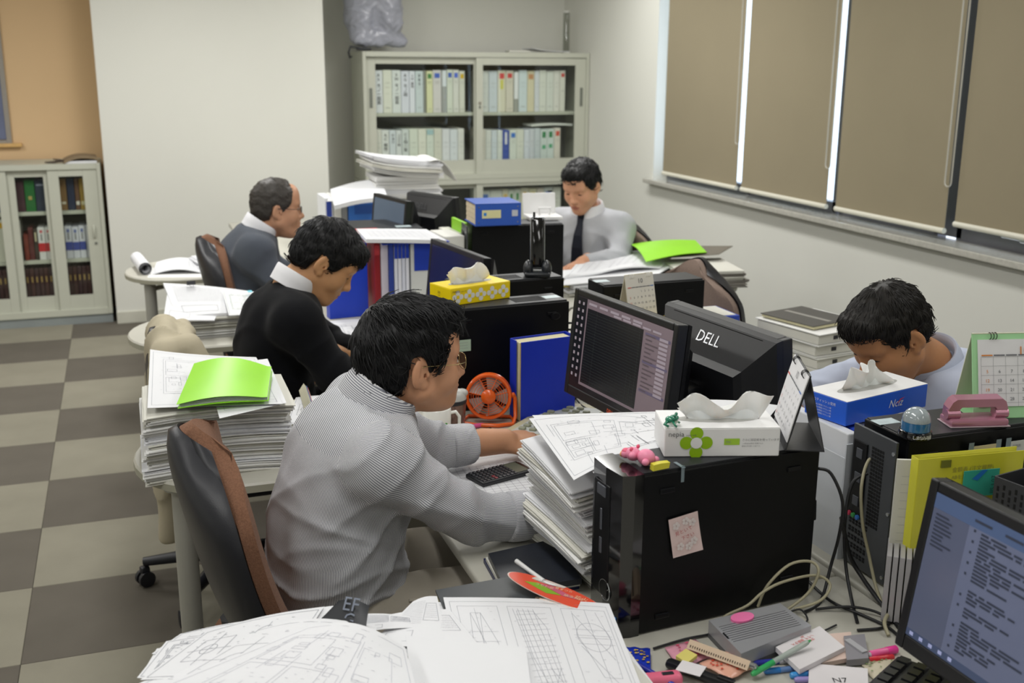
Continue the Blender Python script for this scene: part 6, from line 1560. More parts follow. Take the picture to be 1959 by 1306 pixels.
# ---------------------------------------------------------------- the man in the black sweater
base = (0.42, 3.40, 0.0)
J2 = dict(head=(0.580, 3.40, 1.075), yaw=R(-8), pitch=R(38), neck=(0.470, 3.40, 0.995), neck_r=0.052, facing=(1, 0, 0), pelvis=(0.40, 3.40, 0.55), belly=(0.405, 3.40, 0.70), chest=(0.44, 3.40, 0.865),
          shR=(0.455, 3.225, 0.915), shL=(0.470, 3.565, 0.915), elbowR=(0.565, 3.165, 0.762), elbowL=(0.60, 3.61, 0.765), wristR=(0.760, 3.270, 0.742), wristL=(0.700, 3.46, 0.745),
          hipR=(0.42, 3.31, 0.535), hipL=(0.42, 3.49, 0.535), kneeR=(0.82, 3.29, 0.54), kneeL=(0.82, 3.51, 0.54), footR=(0.78, 3.29, 0.095), footL=(0.78, 3.51, 0.095))
J2['handR'] = (hmat((0.765, 3.27, 0.738), (1, 0.3, -0.1), (0.1, 0, 1)), 1, dict(curl=(0.4, 0.5, 0.4)))
J2['handL'] = (hmat((0.672, 3.470, 0.738), (1, -0.45, -0.08), (0.1, 0.1, 1)), -1, dict(curl=(0.25, 0.35, 0.3)))
p2, H2 = person('young man in black sweater with white collar bent over a drawing', J2, M_skin[1], None, base, 1.02, -0.004, 0.0028)
head_extras(p2, H2, 1.02, base, 0.9)
hair(p2, H2, 1.02, base, M_hair, thick=0.008, line=normline(0.036, -0.022, 0.020, -0.062), extra=[((0.058, 0, 0.075), (0.043, 0.064, 0.036))], n=4500, L=0.042, lift=0.0035, slack=0.014, seed=4, whorl=(-0.06, 0.03, 0.10), w=0.0024)
M_blk = cloth_mat('black_knit', '#0b0c10', rough=0.95, weave=700, sheen=0.05)
ops = torso_ops(J2, (0.125, 0.175, 0.12), (0.125, 0.170, 0.17), (0.125, 0.180, 0.155), 0.070, ex=[(s_ell((0.375, 3.40, 0.82), (0.075, 0.15, 0.15)), 'u', 0.05)]) + [(s_cone(J2['neck'], H2.translation, 0.056, 0.056), 's', 0.008), (s_plane((0, 0, 0.56), (0, 0, -1)), 'i', 0.01)]
sw = topwear('sweater', ops, 0.0075, M_blk, p2, J2, (0.071, 0.056, 0.040), 0.94, 0.006, lambda P: 0.0045 * wob(P, 27, 2))
M_white = cloth_mat('white_cotton', '#e2e2e6', weave=1200)
collar(p2, H2, (0.478, 3.40, 1.012), (1, 0, -0.5), base, M_white, r=0.058, up=0.040, lean=0.55, out=0.014, drop=0.035)
M_dkt = cloth_mat('dark_trousers', '#1b1c22')
trousers(p2, J2, M_dkt, base, res=0.014); shoes(p2, J2, base)

# ---------------------------------------------------------------- the man in the grey cardigan
base = (0.46, 4.75, 0.0)
J3 = dict(head=(0.612, 4.75, 1.070), yaw=R(0), pitch=R(3), neck=(0.528, 4.75, 0.975), facing=(1, 0, 0), pelvis=(0.47, 4.75, 0.545), belly=(0.465, 4.75, 0.70), chest=(0.485, 4.75, 0.855),
          shR=(0.490, 4.575, 0.905), shL=(0.505, 4.925, 0.905), elbowR=(0.585, 4.535, 0.765), elbowL=(0.62, 4.97, 0.765), wristR=(0.77, 4.62, 0.745), wristL=(0.78, 4.86, 0.745),
          hipR=(0.47, 4.66, 0.535), hipL=(0.47, 4.84, 0.535), kneeR=(0.84, 4.64, 0.54), kneeL=(0.84, 4.86, 0.54), footR=(0.80, 4.64, 0.095), footL=(0.80, 4.86, 0.095))
J3['handR'] = (hmat((0.775, 4.62, 0.742), (1, 0.1, -0.1), (0.1, 0, 1)), 1, dict(curl=(0.3, 0.4, 0.3))); J3['handL'] = (hmat((0.785, 4.86, 0.742), (1, -0.1, -0.1), (0.1, 0, 1)), -1, dict(curl=(0.3, 0.4, 0.3)))
p3, H3 = person('older balding man with glasses in a dark grey cardigan at the back left', J3, M_skin[2], None, base, 1.0, 0.003, 0.0032)
head_extras(p3, H3, 1.0, base, 0.2)
hair(p3, H3, 1.0, base, M_hairg, thick=0.008, line=normline(0.075, -0.012, 0.022, -0.055), cuts=[((0.104, 0, 0.098), (0.064, 0.052, 0.055))], n=900, L=0.02, lift=0.002, seed=5, w=0.003)
M_card = cloth_mat('grey_knit', '#4d525b', rough=0.95, weave=800, sheen=0.08)
ops = torso_ops(J3, (0.125, 0.18, 0.12), (0.130, 0.18, 0.17), (0.125, 0.180, 0.155), 0.070, ex=[(s_ell((0.42, 4.75, 0.78), (0.075, 0.15, 0.16)), 'u', 0.05)]) + [(s_cone(J3['neck'], H3.translation, 0.062, 0.062), 's', 0.008), (s_plane((0, 0, 0.56), (0, 0, -1)), 'i', 0.01)]
cg = topwear('cardigan', ops, 0.009, M_card, p3, J3, (0.071, 0.057, 0.042), 0.94, 0.005, lambda P: 0.004 * wob(P, 26, 3))
collar(p3, H3, (0.535, 4.75, 0.992), (1, 0, -0.6), base, M_white, r=0.063, up=0.038, out=0.014, drop=0.04)
trousers(p3, J3, M_dkt, base, res=0.015); shoes(p3, J3, base)
glasses(p3, H3, 1.0, base, mat('frame_dark', '#2a2626', rough=0.3), r=(0.022, 0.013), rim=0.0015)

# ---------------------------------------------------------------- the man with the tie, far right
base = (2.17, 4.95, 0.0)
fc_ = Vector((math.cos(R(-138)), math.sin(R(-138)), 0)); lt = Vector((-fc_.y, fc_.x, 0))      # lt: his left
def jp(o, f, l, z): return tuple(Vector(o) + fc_ * f + lt * l + Vector((0, 0, z)))
o4 = (2.185, 4.98, 0)
J4 = dict(head=(2.105, 4.91, 1.102), yaw=R(-142), pitch=R(24), neck=jp(o4, 0.035, 0, 0.965), neck_r=0.052, facing=tuple(fc_), pelvis=jp(o4, -0.02, 0, 0.545), belly=jp(o4, -0.01, 0, 0.70), chest=jp(o4, 0.0, 0, 0.845),
          shL=jp(o4, 0.01, 0.175, 0.895), shR=jp(o4, 0.01, -0.175, 0.895), elbowL=jp(o4, 0.13, 0.21, 0.765), elbowR=jp(o4, 0.13, -0.21, 0.765), wristL=jp(o4, 0.29, 0.10, 0.76), wristR=jp(o4, 0.29, -0.10, 0.755),
          hipL=jp(o4, 0, 0.09, 0.535), hipR=jp(o4, 0, -0.09, 0.535), kneeL=jp(o4, 0.38, 0.11, 0.54), kneeR=jp(o4, 0.38, -0.11, 0.54), footL=jp(o4, 0.34, 0.11, 0.095), footR=jp(o4, 0.34, -0.11, 0.095))
J4['handL'] = (hmat(jp(o4, 0.295, 0.10, 0.762), fc_ + Vector((0, 0, -0.1)), (0, 0, 1)), -1, dict(curl=(0.3, 0.4, 0.3))); J4['handR'] = (hmat(jp(o4, 0.295, -0.10, 0.757), fc_ + Vector((0, 0, -0.1)), (0, 0, 1)), 1, dict(curl=(0.3, 0.4, 0.3)))
p4, H4 = person('man in pale grey shirt and dark tie looking down, at the far right', J4, M_skin[3], None, base, 1.0, 0.0, 0.0032)
head_extras(p4, H4, 1.0, base, 0.9)
hair(p4, H4, 1.0, base, M_hair, thick=0.011, line=normline(0.058, -0.008, 0.024, -0.058), extra=[((0.050, 0, 0.095), (0.043, 0.058, 0.028))], n=1800, L=0.034, lift=0.006, seed=6, down=0.0)
M_gsh = cloth_mat('grey_cotton', '#b4b6bb', weave=1200)
ops = torso_ops(J4, (0.125, 0.17, 0.12), (0.125, 0.172, 0.17), (0.122, 0.178, 0.155), 0.068) + [(s_cone(J4['neck'], H4.translation, 0.056, 0.056), 's', 0.008), (s_plane((0, 0, 0.56), (0, 0, -1)), 'i', 0.01)]
gs4 = topwear('shirt', ops, 0.0085, M_gsh, p4, J4, (0.069, 0.054, 0.040), 0.94, 0.006, lambda P: 0.0055 * wob(P, 28, 5))
nk4 = Vector(J4['neck'])
collar(p4, H4, nk4 + Vector((0, 0, 0.018)), fc_ + Vector((0, 0, -0.4)), base, M_white, r=0.062, up=0.040, out=0.020, drop=0.055, open_=0.22)
tie = MB(); B4 = Tr(*(-Vector(base)))
ch = [nk4 + fc_ * d_ + Vector((0, 0, z)) for d_, z in ((0.074, -0.005), (0.088, -0.045), (0.110, -0.10), (0.118, -0.16), (0.112, -0.24), (0.10, -0.34))]
V = []; F = []
for i, p in enumerate(ch):
    ww = (0.017, 0.013, 0.020, 0.026, 0.032, 0.036)[i]
    for q in (p - lt * ww + fc_ * 0.004, p + lt * ww + fc_ * 0.004, p + lt * ww - fc_ * 0.012, p - lt * ww - fc_ * 0.012): V.append(tuple(q))
for i in range(5):
    for k in range(4): F.append((4 * i + k, 4 * i + (k + 1) % 4, 4 * i + 4 + (k + 1) % 4, 4 * i + 4 + k))
F += [(3, 2, 1, 0), (20, 21, 22, 23)]
tie.add(V, F, 0, B4).ell(nk4 + fc_ * 0.076 + Vector((0, 0, -0.008)), (0.014, 0.018, 0.016), 12, 8, 0, B4)
tie.build('necktie', cloth_mat('navy_silk', '#1c1e28', rough=0.45), p4)
trousers(p4, J4, M_dkt, base, res=0.015); shoes(p4, J4, base)

# ---------------------------------------------------------------- the bowed man in the pale blue shirt
base = (1.93, 2.10, 0.0)
J5 = dict(head=(1.705, 2.085, 1.058), yaw=R(184), pitch=R(37), roll=R(0), neck=(1.845, 2.11, 0.965), neck_r=0.058, facing=(-1, 0, 0), pelvis=(2.00, 2.11, 0.545), belly=(1.975, 2.11, 0.70), chest=(1.915, 2.11, 0.845),
          shL=(1.895, 1.935, 0.895), shR=(1.875, 2.285, 0.895), elbowL=(1.78, 1.88, 0.772), elbowR=(1.725, 2.42, 0.80), wristL=(1.59, 2.0, 0.745), wristR=(1.575, 2.33, 0.775),
          hipL=(1.99, 2.01, 0.535), hipR=(1.99, 2.21, 0.535), kneeL=(1.60, 1.99, 0.54), kneeR=(1.60, 2.23, 0.54), footL=(1.64, 1.99, 0.095), footR=(1.64, 2.23, 0.095))
J5['handR'] = (hmat((1.575, 2.33, 0.772), (-1, -0.3, -0.3), (-0.2, 0, 1)), -1 * -1, dict(curl=(0.35, 0.45, 0.35))); J5['handL'] = (hmat((1.59, 2.0, 0.742), (-1, 0.3, -0.1), (0, 0, 1)), -1, dict(curl=(0.35, 0.45, 0.35)))
p5, H5 = person('dark-haired man in pale blue shirt with head bowed low over his desk', J5, M_skin[4], None, base, 0.98, 0.002, 0.0028)
head_extras(p5, H5, 0.98, base, 0.9)
hair(p5, H5, 0.98, base, hairmat('hair_dark', '#191613'), thick=0.006, line=normline(0.056, -0.026, 0.026, -0.062), extra=[((0.052, 0, 0.085), (0.042, 0.060, 0.030))], n=5000, L=0.036, lift=0.0035, seed=8, w=0.0022, whorl=(-0.05, 0.0, 0.118))
M_bsh = cloth_mat('pale_blue_cotton', '#b9c0d2', weave=1200)
ops = torso_ops(J5, (0.13, 0.18, 0.12), (0.135, 0.185, 0.17), (0.130, 0.190, 0.155), 0.072, ex=[(s_ell((1.98, 2.11, 0.84), (0.075, 0.15, 0.15)), 'u', 0.05)]) + [(s_cone(J5['neck'], H5.translation, 0.062, 0.062), 's', 0.010), (s_plane((0, 0, 0.56), (0, 0, -1)), 'i', 0.01)]
bs = topwear('shirt', ops, 0.008, M_bsh, p5, J5, (0.074, 0.062, 0.046), 0.62, 0.006, lambda P: 0.0050 * wob(P, 26, 8))
collar(p5, H5, (1.848, 2.11, 0.972), (-1, 0, -0.7), base, M_bsh, r=0.066, up=0.036, lean=0.5, out=0.018, drop=0.04)
bt = MB()
for k in range(3): bt.lathe([(0.006, 0), (0.006, 0.003)], 12, M=Tr(*(-Vector(base))) @ Tr(1.775 - 0.006 * k, 2.09, 0.91 - 0.06 * k) @ Ry(R(-70)))
stuff(bt.build('shirt_buttons', M_white, p5))
trousers(p5, J5, M_dkt, base, res=0.015); shoes(p5, J5, base)

# ---------------------------------------------------------------- jacket hung over the chair back
ops = [(s_ell((0.085, 3.42, 0.755), (0.050, 0.185, 0.16)), 'u', 0), (s_cone((0.08, 3.25, 0.85), (0.08, 3.60, 0.85), 0.045, 0.045), 'u', 0.04), (s_cone((0.075, 3.25, 0.84), (0.045, 3.19, 0.30), 0.050, 0.034), 'u', 0.02), (s_cone((0.13, 3.25, 0.86), (0.24, 3.19, 0.62), 0.048, 0.036), 'u', 0.015),
       (s_ell((0.06, 3.42, 0.56), (0.045, 0.20, 0.26)), 'u', 0.05), (s_cone((0.14, 3.30, 0.865), (0.14, 3.53, 0.865), 0.028, 0.028), 'u', 0.015), (s_plane((0, 0, 0.28), (0, 0, -1)), 'i', 0.01)]
jk, _ = garment('jacket', ops, 0.008, cloth_mat('jacket_beige', '#b3aa94', vary=0.05), None, (0.08, 3.42, 0.0), lambda P: -0.011 * ((1 - np.abs(np.sin(P[:, 1] * 19 + P[:, 0] * 16 + 1.4 * np.sin(P[:, 2] * 9)))) ** 3 - 0.2) + 0.003 * wob(P, 30, 3), smooth=0)
jk.location = (0.08, 3.42, 0.0); tag(jk, 'beige jacket hung over the chair back behind the man in black', 'jacket')
# ================================================================ THINGS ON THE DESKS
M_tissue = mat('tissue', '#eeeeec', rough=0.95, vary=0.02, sss=0.15)
PT = DZ + 0.3075                                            # top of the computers
def topbox(name, label, cat, px, z, h, m, part='body', bev=0.002, group=None, inset=0.0):
    """solid whose upper face has its corners where the four pixel rays meet height z"""
    P = [at(x, y, z) for x, y in px]; o = sum(P, Vector()) / 4; o.z = z - h
    t = thing(name, label, cat, tuple(o), 0, group)
    poly = [(p.x - o.x, p.y - o.y) for p in P]
    if sum(poly[i][0] * poly[(i + 1) % 4][1] - poly[(i + 1) % 4][0] * poly[i][1] for i in range(4)) < 0: poly = poly[::-1]
    MB().prism(poly, 0, h).build(part, m, t)
    return t, P, o
def pen(label, a, b, r, m, cap=None, tip=None, cat='pen', name='pen', z=None):
    a, b = Vector(a), Vector(b); t = thing(name, label, cat, tuple((a + b) / 2 - Vector((0, 0, r)))); o = Vector(t.location); d = (b - a).normalized(); L = (b - a).length
    def pt(s): return tuple(a + d * (L * s) - o)
    MB().tube([pt(0.0), pt(0.05), pt(0.62)], [r * 0.8, r, r], 10).build('barrel', m, t, smooth=50)
    MB().tube([pt(0.62), pt(0.96), pt(1.0)], [r * 1.08, r * 1.05, r * 0.7], 10).build('cap', cap or m, t, smooth=50)
    MB().tube([pt(-0.06), pt(0.0)], [r * 0.25, r * 0.75], 8).build('tip', tip or M_silver, t, smooth=50)
    return t
def petals(mb, c, r, M, mi=0, n=4):
    for k in range(n):
        a = PI / 2 * k; pts = [(c[0] + r * 0.62 * math.cos(a) + r * 0.42 * math.cos(b), c[1] + r * 0.62 * math.sin(a) + r * 0.42 * math.sin(b)) for b in np.linspace(0, 2 * PI, 18)[:-1]]
        mb.flat(pts, 0.0002 * k, mi, M)
    return mb
def tissue_box(label, a, b, D, H, z, mside, mtop, seed, tuft):
    """a, b: bottom corners of the long front face (left, right)"""
    a, b = Vector(a), Vector(b); a.z = b.z = z; x = (b - a).normalized(); y = Vector((-x.y, x.x, 0)); W = (b - a).length
    o = (a + b) / 2 + y * D / 2
    t = thing('tissue_box', label, 'tissue box', tuple(o), math.atan2(x.y, x.x))
    MB().box((0, 0, H / 2), (W, D, H), 0.0015, seg=1).build('carton', mside, t)
    MB().box((0, 0, H + 0.0004), (W - 0.001, D - 0.001, 0.0008)).build('carton_top', mtop, t)
    sl = [(W * 0.36 * math.cos(q), D * 0.20 * math.sin(q)) for q in np.linspace(0, 2 * PI, 25)[:-1]]
    MB().flat(sl, H + 0.0011).build('slot', mat('slot_grey', '#a8a8a4', rough=0.5), t)
    r = random.Random(seed)
    for k, (cx_, w_, h_, ln_) in enumerate(tuft):
        def fn(u, v, k=k, cx_=cx_, w_=w_, h_=h_, ln_=ln_):
            # a sheet pulled half out of the slot; ln_ lists its upper edge as (u, height) pairs
            q = u * 2 - 1; e = float(np.interp(u, [p[0] for p in ln_], [p[1] for p in ln_]))
            e = (e + float(np.interp(u - 0.05, [p[0] for p in ln_], [p[1] for p in ln_])) + float(np.interp(u + 0.05, [p[0] for p in ln_], [p[1] for p in ln_]))) / 3
            return (cx_ + q * w_ * (0.80 + 0.25 * v), (0.010 * math.sin(q * 5 + k) + 0.006 * math.sin(q * 11 + v * 2)) * (0.25 + 0.75 * v) + 0.012 * (v - 0.2) * (1 if k % 2 else -1), H + 0.001 + v * h_ * e)
        V, F = [], []
        mb = MB(); mb.slab(lambda u, v: fn(u, v), 26, 12, 0.0008); mb.build('tissue', M_tissue, t, smooth=180)
    return t, W
front = lambda x, z, W, D: Matrix(((1, 0, 0, x), (0, 0, -1, -D / 2 - 0.0006), (0, 1, 0, z), (0, 0, 0, 1)))
# --- white box with a green flower, on the big computer
M_cw = mat('carton_white', '#e9e9e9', rough=0.4); M_fg = mat('flower_green', '#93bf00', rough=0.5); M_gtx = mat('print_grey', '#8a8c8c', rough=0.6); M_ggr = mat('print_green', '#a3cc3a', rough=0.6)
A0, B0 = at(1270, 874, PT), at(1490, 872, PT)
t, W = tissue_box('white tissue box with a big green flower on the big computer tower', A0, B0, 0.105, 0.053, PT, M_cw, M_cw, 1, [(0.012, 0.082, 0.050, [(0, 0.55), (0.1, 0.95), (0.25, 1.05), (0.42, 0.6), (0.55, 0.22), (0.66, 0.9), (0.8, 1.1), (1, 0.95)]), (0.012, 0.078, 0.046, [(0, 0.3), (0.2, 0.9), (0.5, 0.25), (0.75, 0.9), (1, 0.6)])])
f = MB(); petals(f, (0, 0), 0.0285, front(-W / 2 + 0.057, 0.0265, W, 0.105)); f.build('flower_print', M_fg, t)
MB().flat([(0.0105 * math.cos(q), 0.0105 * math.sin(q)) for q in np.linspace(0, 2 * PI, 24)[:-1]], 0.0012, 0, front(-W / 2 + 0.057, 0.0265, W, 0.105)).build('flower_centre', M_cw, t)
mb = MB(); write(mb, 'nepia', 0.0135, front(-W / 2 + 0.006, 0.039, W, 0.105) @ Tr(0, 0, 0.0016)); write(mb, 'super soft', 0.0045, front(-W / 2 + 0.038, 0.040, W, 0.105) @ Tr(0, 0, 0.0016)); mb.build('lettering', mat('print_dark', '#55575a', rough=0.6), t)
mb = MB(); mb.flat([(0, 0), (0.028, 0), (0.028, 0.012), (0, 0.012)], 0, 0, front(-W / 2 + 0.107, 0.022, W, 0.105)); mb.build('green_panel', M_ggr, t)
mb = MB(); write(mb, 'さらに認証紙を使っています', 0.0052, front(-W / 2 + 0.139, 0.0295, W, 0.105)); write(mb, 'この製品は適切に管理された', 0.003, front(-W / 2 + 0.139, 0.0235, W, 0.105)); write(mb, '森林の木を使った紙です。', 0.003, front(-W / 2 + 0.139, 0.0185, W, 0.105)); write(mb, 'FSC', 0.006, front(-W / 2 + 0.110, 0.026, W, 0.105) @ Tr(0, 0, 0.001), 0); mb.build('small_print', M_gtx, t)
# little frog ornament on the white box
fp = at(1283, 812, PT + 0.056); fr_ = thing('frog_figurine', 'tiny green frog ornament on the white tissue box', 'figurine', tuple(fp), R(-40))
M_frog = mat('frog_green', '#1f7a5c', rough=0.15, coat=0.5); M_frb = mat('frog_belly', '#c4cfc0', rough=0.3)
MB().ell((0, 0, 0.0095), (0.0105, 0.0095, 0.007), 14, 10).ell((0.006, 0, 0.0135), (0.0085, 0.0092, 0.006), 14, 10).build('body', M_frog, fr_, smooth=180)
MB().ell((0.004, 0, 0.0065), (0.0095, 0.0088, 0.0045), 14, 8).build('belly', M_frb, fr_, smooth=180)
for s in (-1, 1):
    MB().ell((0.008, s * 0.006, 0.0195), (0.003, 0.003, 0.003), 10, 8).build('eye', M_frog, fr_, smooth=180)
    MB().tube([(-0.004, s * 0.008, 0.008), (-0.008, s * 0.014, 0.004), (0.0, s * 0.016, 0.0015)], [0.0035, 0.0028, 0.0022], 8).build('hind_leg', M_frog, fr_, smooth=180)
    MB().tube([(0.006, s * 0.007, 0.008), (0.010, s * 0.011, 0.0035), (0.014, s * 0.012, 0.0012)], [0.0026, 0.002, 0.002], 8).build('front_leg', M_frog, fr_, smooth=180)
# pink animal toy lying on its side and a yellow block
pp = at(1232, 888, PT); pk_ = thing('toy_animal', 'pink rubber animal toy lying on the corner of the big computer', 'toy', tuple(pp), R(118))
M_pink = mat('toy_pink', '#ee8fae', rough=0.45, sss=0.1); M_pinkd = mat('toy_pink_deep', '#e4607f', rough=0.45)
MB().ell((-0.004, 0, 0.0145), (0.0165, 0.0150, 0.0145), 18, 12).build('body', M_pink, pk_, smooth=180)
hd = MB().ell((0.022, 0.003, 0.0150), (0.0140, 0.0125, 0.0125), 18, 12).ell((0.036, 0.005, 0.0125), (0.0085, 0.0095, 0.0085), 14, 10).build('head', M_pink, pk_, smooth=180)
MB().ell((0.0365, 0.004, 0.0175), (0.0075, 0.0085, 0.005), 12, 8).build('snout_top', M_pinkd, hd, smooth=180); MB().ell((0.043, 0.006, 0.011), (0.003, 0.007, 0.006), 12, 8).build('mouth', mat('toy_peach', '#f0b070', rough=0.5), hd, smooth=180)
for (x, y, z) in ((0.012, -0.016, 0.010), (-0.012, -0.018, 0.007), (0.014, 0.016, 0.017), (-0.014, 0.016, 0.012)): MB().ell((x, y, z), (0.0062, 0.0072, 0.0062), 12, 8).build('leg', M_pink, pk_, smooth=180)
for s in (-1, 1): MB().ell((0.021, s * 0.010, 0.0255), (0.003, 0.004, 0.004), 10, 8).build('ear', M_pinkd, hd, smooth=180)
yb = thing('eraser', 'small yellow rubber block beside the pink toy', 'eraser', tuple(at(1261, 897, PT)), R(2))
MB().prism([(-0.015, 0), (0.016, 0.002), (0.018, 0.012), (0.0, 0.0125), (-0.014, 0.011)], -0.006, 0.006, M=Rx(R(90))).build('body', mat('toy_yellow', '#d8cf3c', rough=0.5), yb)
tp = MB(); tp.box((-0.095, -0.0565, 0.296), (0.006, 0.001, 0.03)).box((-0.095, -0.045, 0.3085), (0.006, 0.03, 0.001)); tp.build('tape', mat('clear_tape', '#7c8a90', rough=0.2), pc0)
# sticky note on the side of the big computer
SN = Tr(-0.086, -0.0585, 0.175)
sn = MB().slab(lambda u, v: ((u - 0.5) * 0.058, 0, 0), 1, 1, 0.0001)
sn = thing('sticky_note', 'pale pink sticky note with red handwriting on the side of the big computer', 'sticky note', (0, 0, 0)); sn.matrix_local = Tr(0.968, 1.635, DZ) @ Rz(R(4)) @ Tr(-0.088, -0.0600, 0.182) @ Ry(R(-7))
V = []; F = []
for i in range(7):
    for j in range(7):
        u, v = i / 6, j / 6; V.append(((u - 0.5) * 0.060 + 0.003 * (1 - v), -0.004 * (1 - v) ** 2 * (0.5 + u), (v - 0.5) * 0.075))
for i in range(6):
    for j in range(6): F.append((i * 7 + j, i * 7 + j + 1, i * 7 + j + 8, i * 7 + j + 7))
MB().add(V, F).build('paper', mat('note_pink', '#e0c9c6', rough=0.8, vary=0.10, scale=60), sn, smooth=180)
mb = MB(); Fm = Matrix(((1, 0, 0, 0), (0, 0, -1, -0.0035), (0, 1, 0, 0), (0, 0, 0, 1)))
write(mb, '見といて', 0.009, Fm @ Tr(-0.02, 0.004, 0) @ Rz(R(8))); write(mb, '下さい', 0.009, Fm @ Tr(-0.008, -0.008, 0) @ Rz(R(8))); mb.build('handwriting', mat('red_ink', '#c06060', rough=0.7), sn)
mb = MB()
for (x, z) in ((-0.016, 0.022), (0.004, 0.026), (0.017, 0.02), (-0.012, -0.018), (0.005, -0.022), (0.016, -0.014)):
    for k in range(5): mb.flat([(x + 0.0045 * math.cos(2 * PI * k / 5) + 0.0035 * math.cos(q), z + 0.0045 * math.sin(2 * PI * k / 5) + 0.0035 * math.sin(q)) for q in np.linspace(0, 2 * PI, 9)[:-1]], -0.001 if z > 0 else 0.0008, 0, Fm @ Tr(0, 0, -0.0012 if z > 0 else 0.0006))
stuff(mb.build('flower_print', mat('note_flower', '#e6dcda', rough=0.8), sn))

# --- calendars
M_ring = mat('ring_wire', '#2a2a2c', rough=0.3, metal=0.7); M_redk = mat('red_print', '#d04a40', rough=0.7); M_blp = mat('blue_print', '#3f6fb8', rough=0.7)
def calendar(label, o, rz, W, H, foot, month, mpage, mback, mfoot, first=2, tint=None, start_red=True, mon=0.02, ring=M_ring, grid=False, frame=None):
    """tent calendar; the page faces local -y, its lower front edge lies on the x axis"""
    t = thing('desk_calendar', label, 'calendar', tuple(o), rz)
    al = math.atan2(foot / 2, H); Hs = math.hypot(foot / 2, H)
    A = Matrix(((1, 0, 0, 0), (0, math.sin(al), -math.cos(al), 0), (0, math.cos(al), math.sin(al), 0), (0, 0, 0, 1)))
    MB().slab(lambda u, v: ((u - 0.5) * W, v * Hs, 0.0), 1, 1, 0.0025, M=A).build('front_board', frame or mback, t)
    MB().box((0, foot - foot / 4, H / 2), (W, 0.002, Hs), M=Tr(0, foot * 0.75, H / 2) @ Rx(al) @ Tr(0, -foot * 0.75, -H / 2)).build('back_board', mback, t)
    MB().box((0, foot / 2, 0.001), (W, foot, 0.002)).build('foot', mfoot, t)
    m_ = 0.05 * W if frame else 0.0; py0 = Hs * (0.14 if frame else 0.11)
    MB().slab(lambda u, v: ((u - 0.5) * (W - 2 * m_), py0 + v * (Hs * 0.985 - py0 - m_), 0.0022 + 0.001 * math.sin(PI * v)), 2, 5, 0.0018, M=A).build('page', mpage, t)
    B = A @ Tr(0, 0, 0.0042); k, r_, b = MB(), MB(), MB()
    h = Hs * 0.985 - m_; g0 = Hs * 0.72; cw = (W - 2 * m_) / 7.4; rh = (g0 - py0) / 5.4
    write(k if not tint else r_, str(month), mon, B @ Tr(0, h - mon * 1.3, 0), centre=True)
    for c in range(7):
        x = -W / 2 + m_ + cw * (0.7 + c); (r_ if c == 0 else b if c == 6 else k).flat([(x - cw * 0.45, g0 + 0.002), (x + cw * 0.45, g0 + 0.002), (x + cw * 0.45, g0 + 0.0045), (x - cw * 0.45, g0 + 0.0045)], 0, 0, B)
    d = 1
    for row_ in range(5):
        for c in range(7):
            if row_ == 0 and c < first or d > 31: continue
            write(r_ if c == 0 else k, str(d), min(rh * 0.5, cw * 0.62), B @ Tr(-W / 2 + m_ + cw * (0.7 + c), g0 - rh * (row_ + 0.75), 0), centre=True); d += 1
    if grid:
        for i in range(6): k.flat([(-W / 2 + m_ + cw * 0.2, g0 - rh * i), (W / 2 - m_ - cw * 0.2, g0 - rh * i), (W / 2 - m_ - cw * 0.2, g0 - rh * i + 0.0004), (-W / 2 + m_ + cw * 0.2, g0 - rh * i + 0.0004)], 0, 0, B)
        for c in range(8): x = -W / 2 + m_ + cw * (0.2 + c); k.flat([(x, py0), (x + 0.0004, py0), (x + 0.0004, g0), (x, g0)], 0, 0, B)
    k.build('print', mat('calendar_ink', '#6a6c72', rough=0.7), t); r_.build('red_print', mat('orange_print', tint, rough=0.7) if tint else M_redk, t)
    if b.v: b.build('blue_print', M_blp, t)
    for s in (-1, 1):
        rg = MB()
        for i in range(3):
            x = s * W * 0.30 + (i - 1) * 0.006
            rg.tube([tuple(A @ Vector((x, Hs - 0.006 + 0.007 * math.sin(q), 0.001 + 0.007 * math.cos(q)))) for q in np.linspace(0, 2 * PI, 13)[:-1]], 0.0008, 5, closed=True)
        rg.build('ring', ring, t)
    return t, A, Hs
M_calw = mat('calendar_page', '#e2e2e4', rough=0.6); M_calb = mat('calendar_black', '#26272b', rough=0.35); M_calc = mat('calendar_card', '#cfc9b4', rough=0.7)
calendar('tent calendar with black stand at the rear of the big computer', (1.128, 1.662, PT), R(-115), 0.160, 0.142, 0.070, 10, M_calw, M_calb, M_calb, 3)
c5 = thing('storage_box', 'white box with yellow lid behind the dark drawing screen', 'box', (1.522, 2.905, DZ), R(0))
MB().box((0, 0, 0.105), (0.20, 0.15, 0.21), 0.003).build('carton', M_cw, c5); MB().slab(lambda u, v: ((u - 0.5) * 0.205, (v - 0.5) * 0.155, 0.218 + 0.003 * math.sin(u * 5)), 6, 2, 0.006).build('lid', mat('lid_yellow', '#e0c41c', rough=0.5), c5)
calendar('white tent calendar with white rings in front of the black computer on the right', (1.452, 2.885, DZ + 0.221), R(12), 0.105, 0.150, 0.07, 10, mat('calendar_page2', '#d8d5cc', rough=0.7), M_calc, M_calc, 3, ring=mat('ring_white', '#e4e4e0', rough=0.4))
M_mint = mat('calendar_mint', '#a6dba4', rough=0.45)
calendar('mint green framed calendar on the right-hand computer', (1.655, 1.600, PT), R(-14), 0.21, 0.165, 0.085, 10, M_calw, mat('calendar_cream', '#d5d6c0', rough=0.6), M_mint, 3, tint='#d8863a', grid=True, frame=M_mint, mon=0.024)

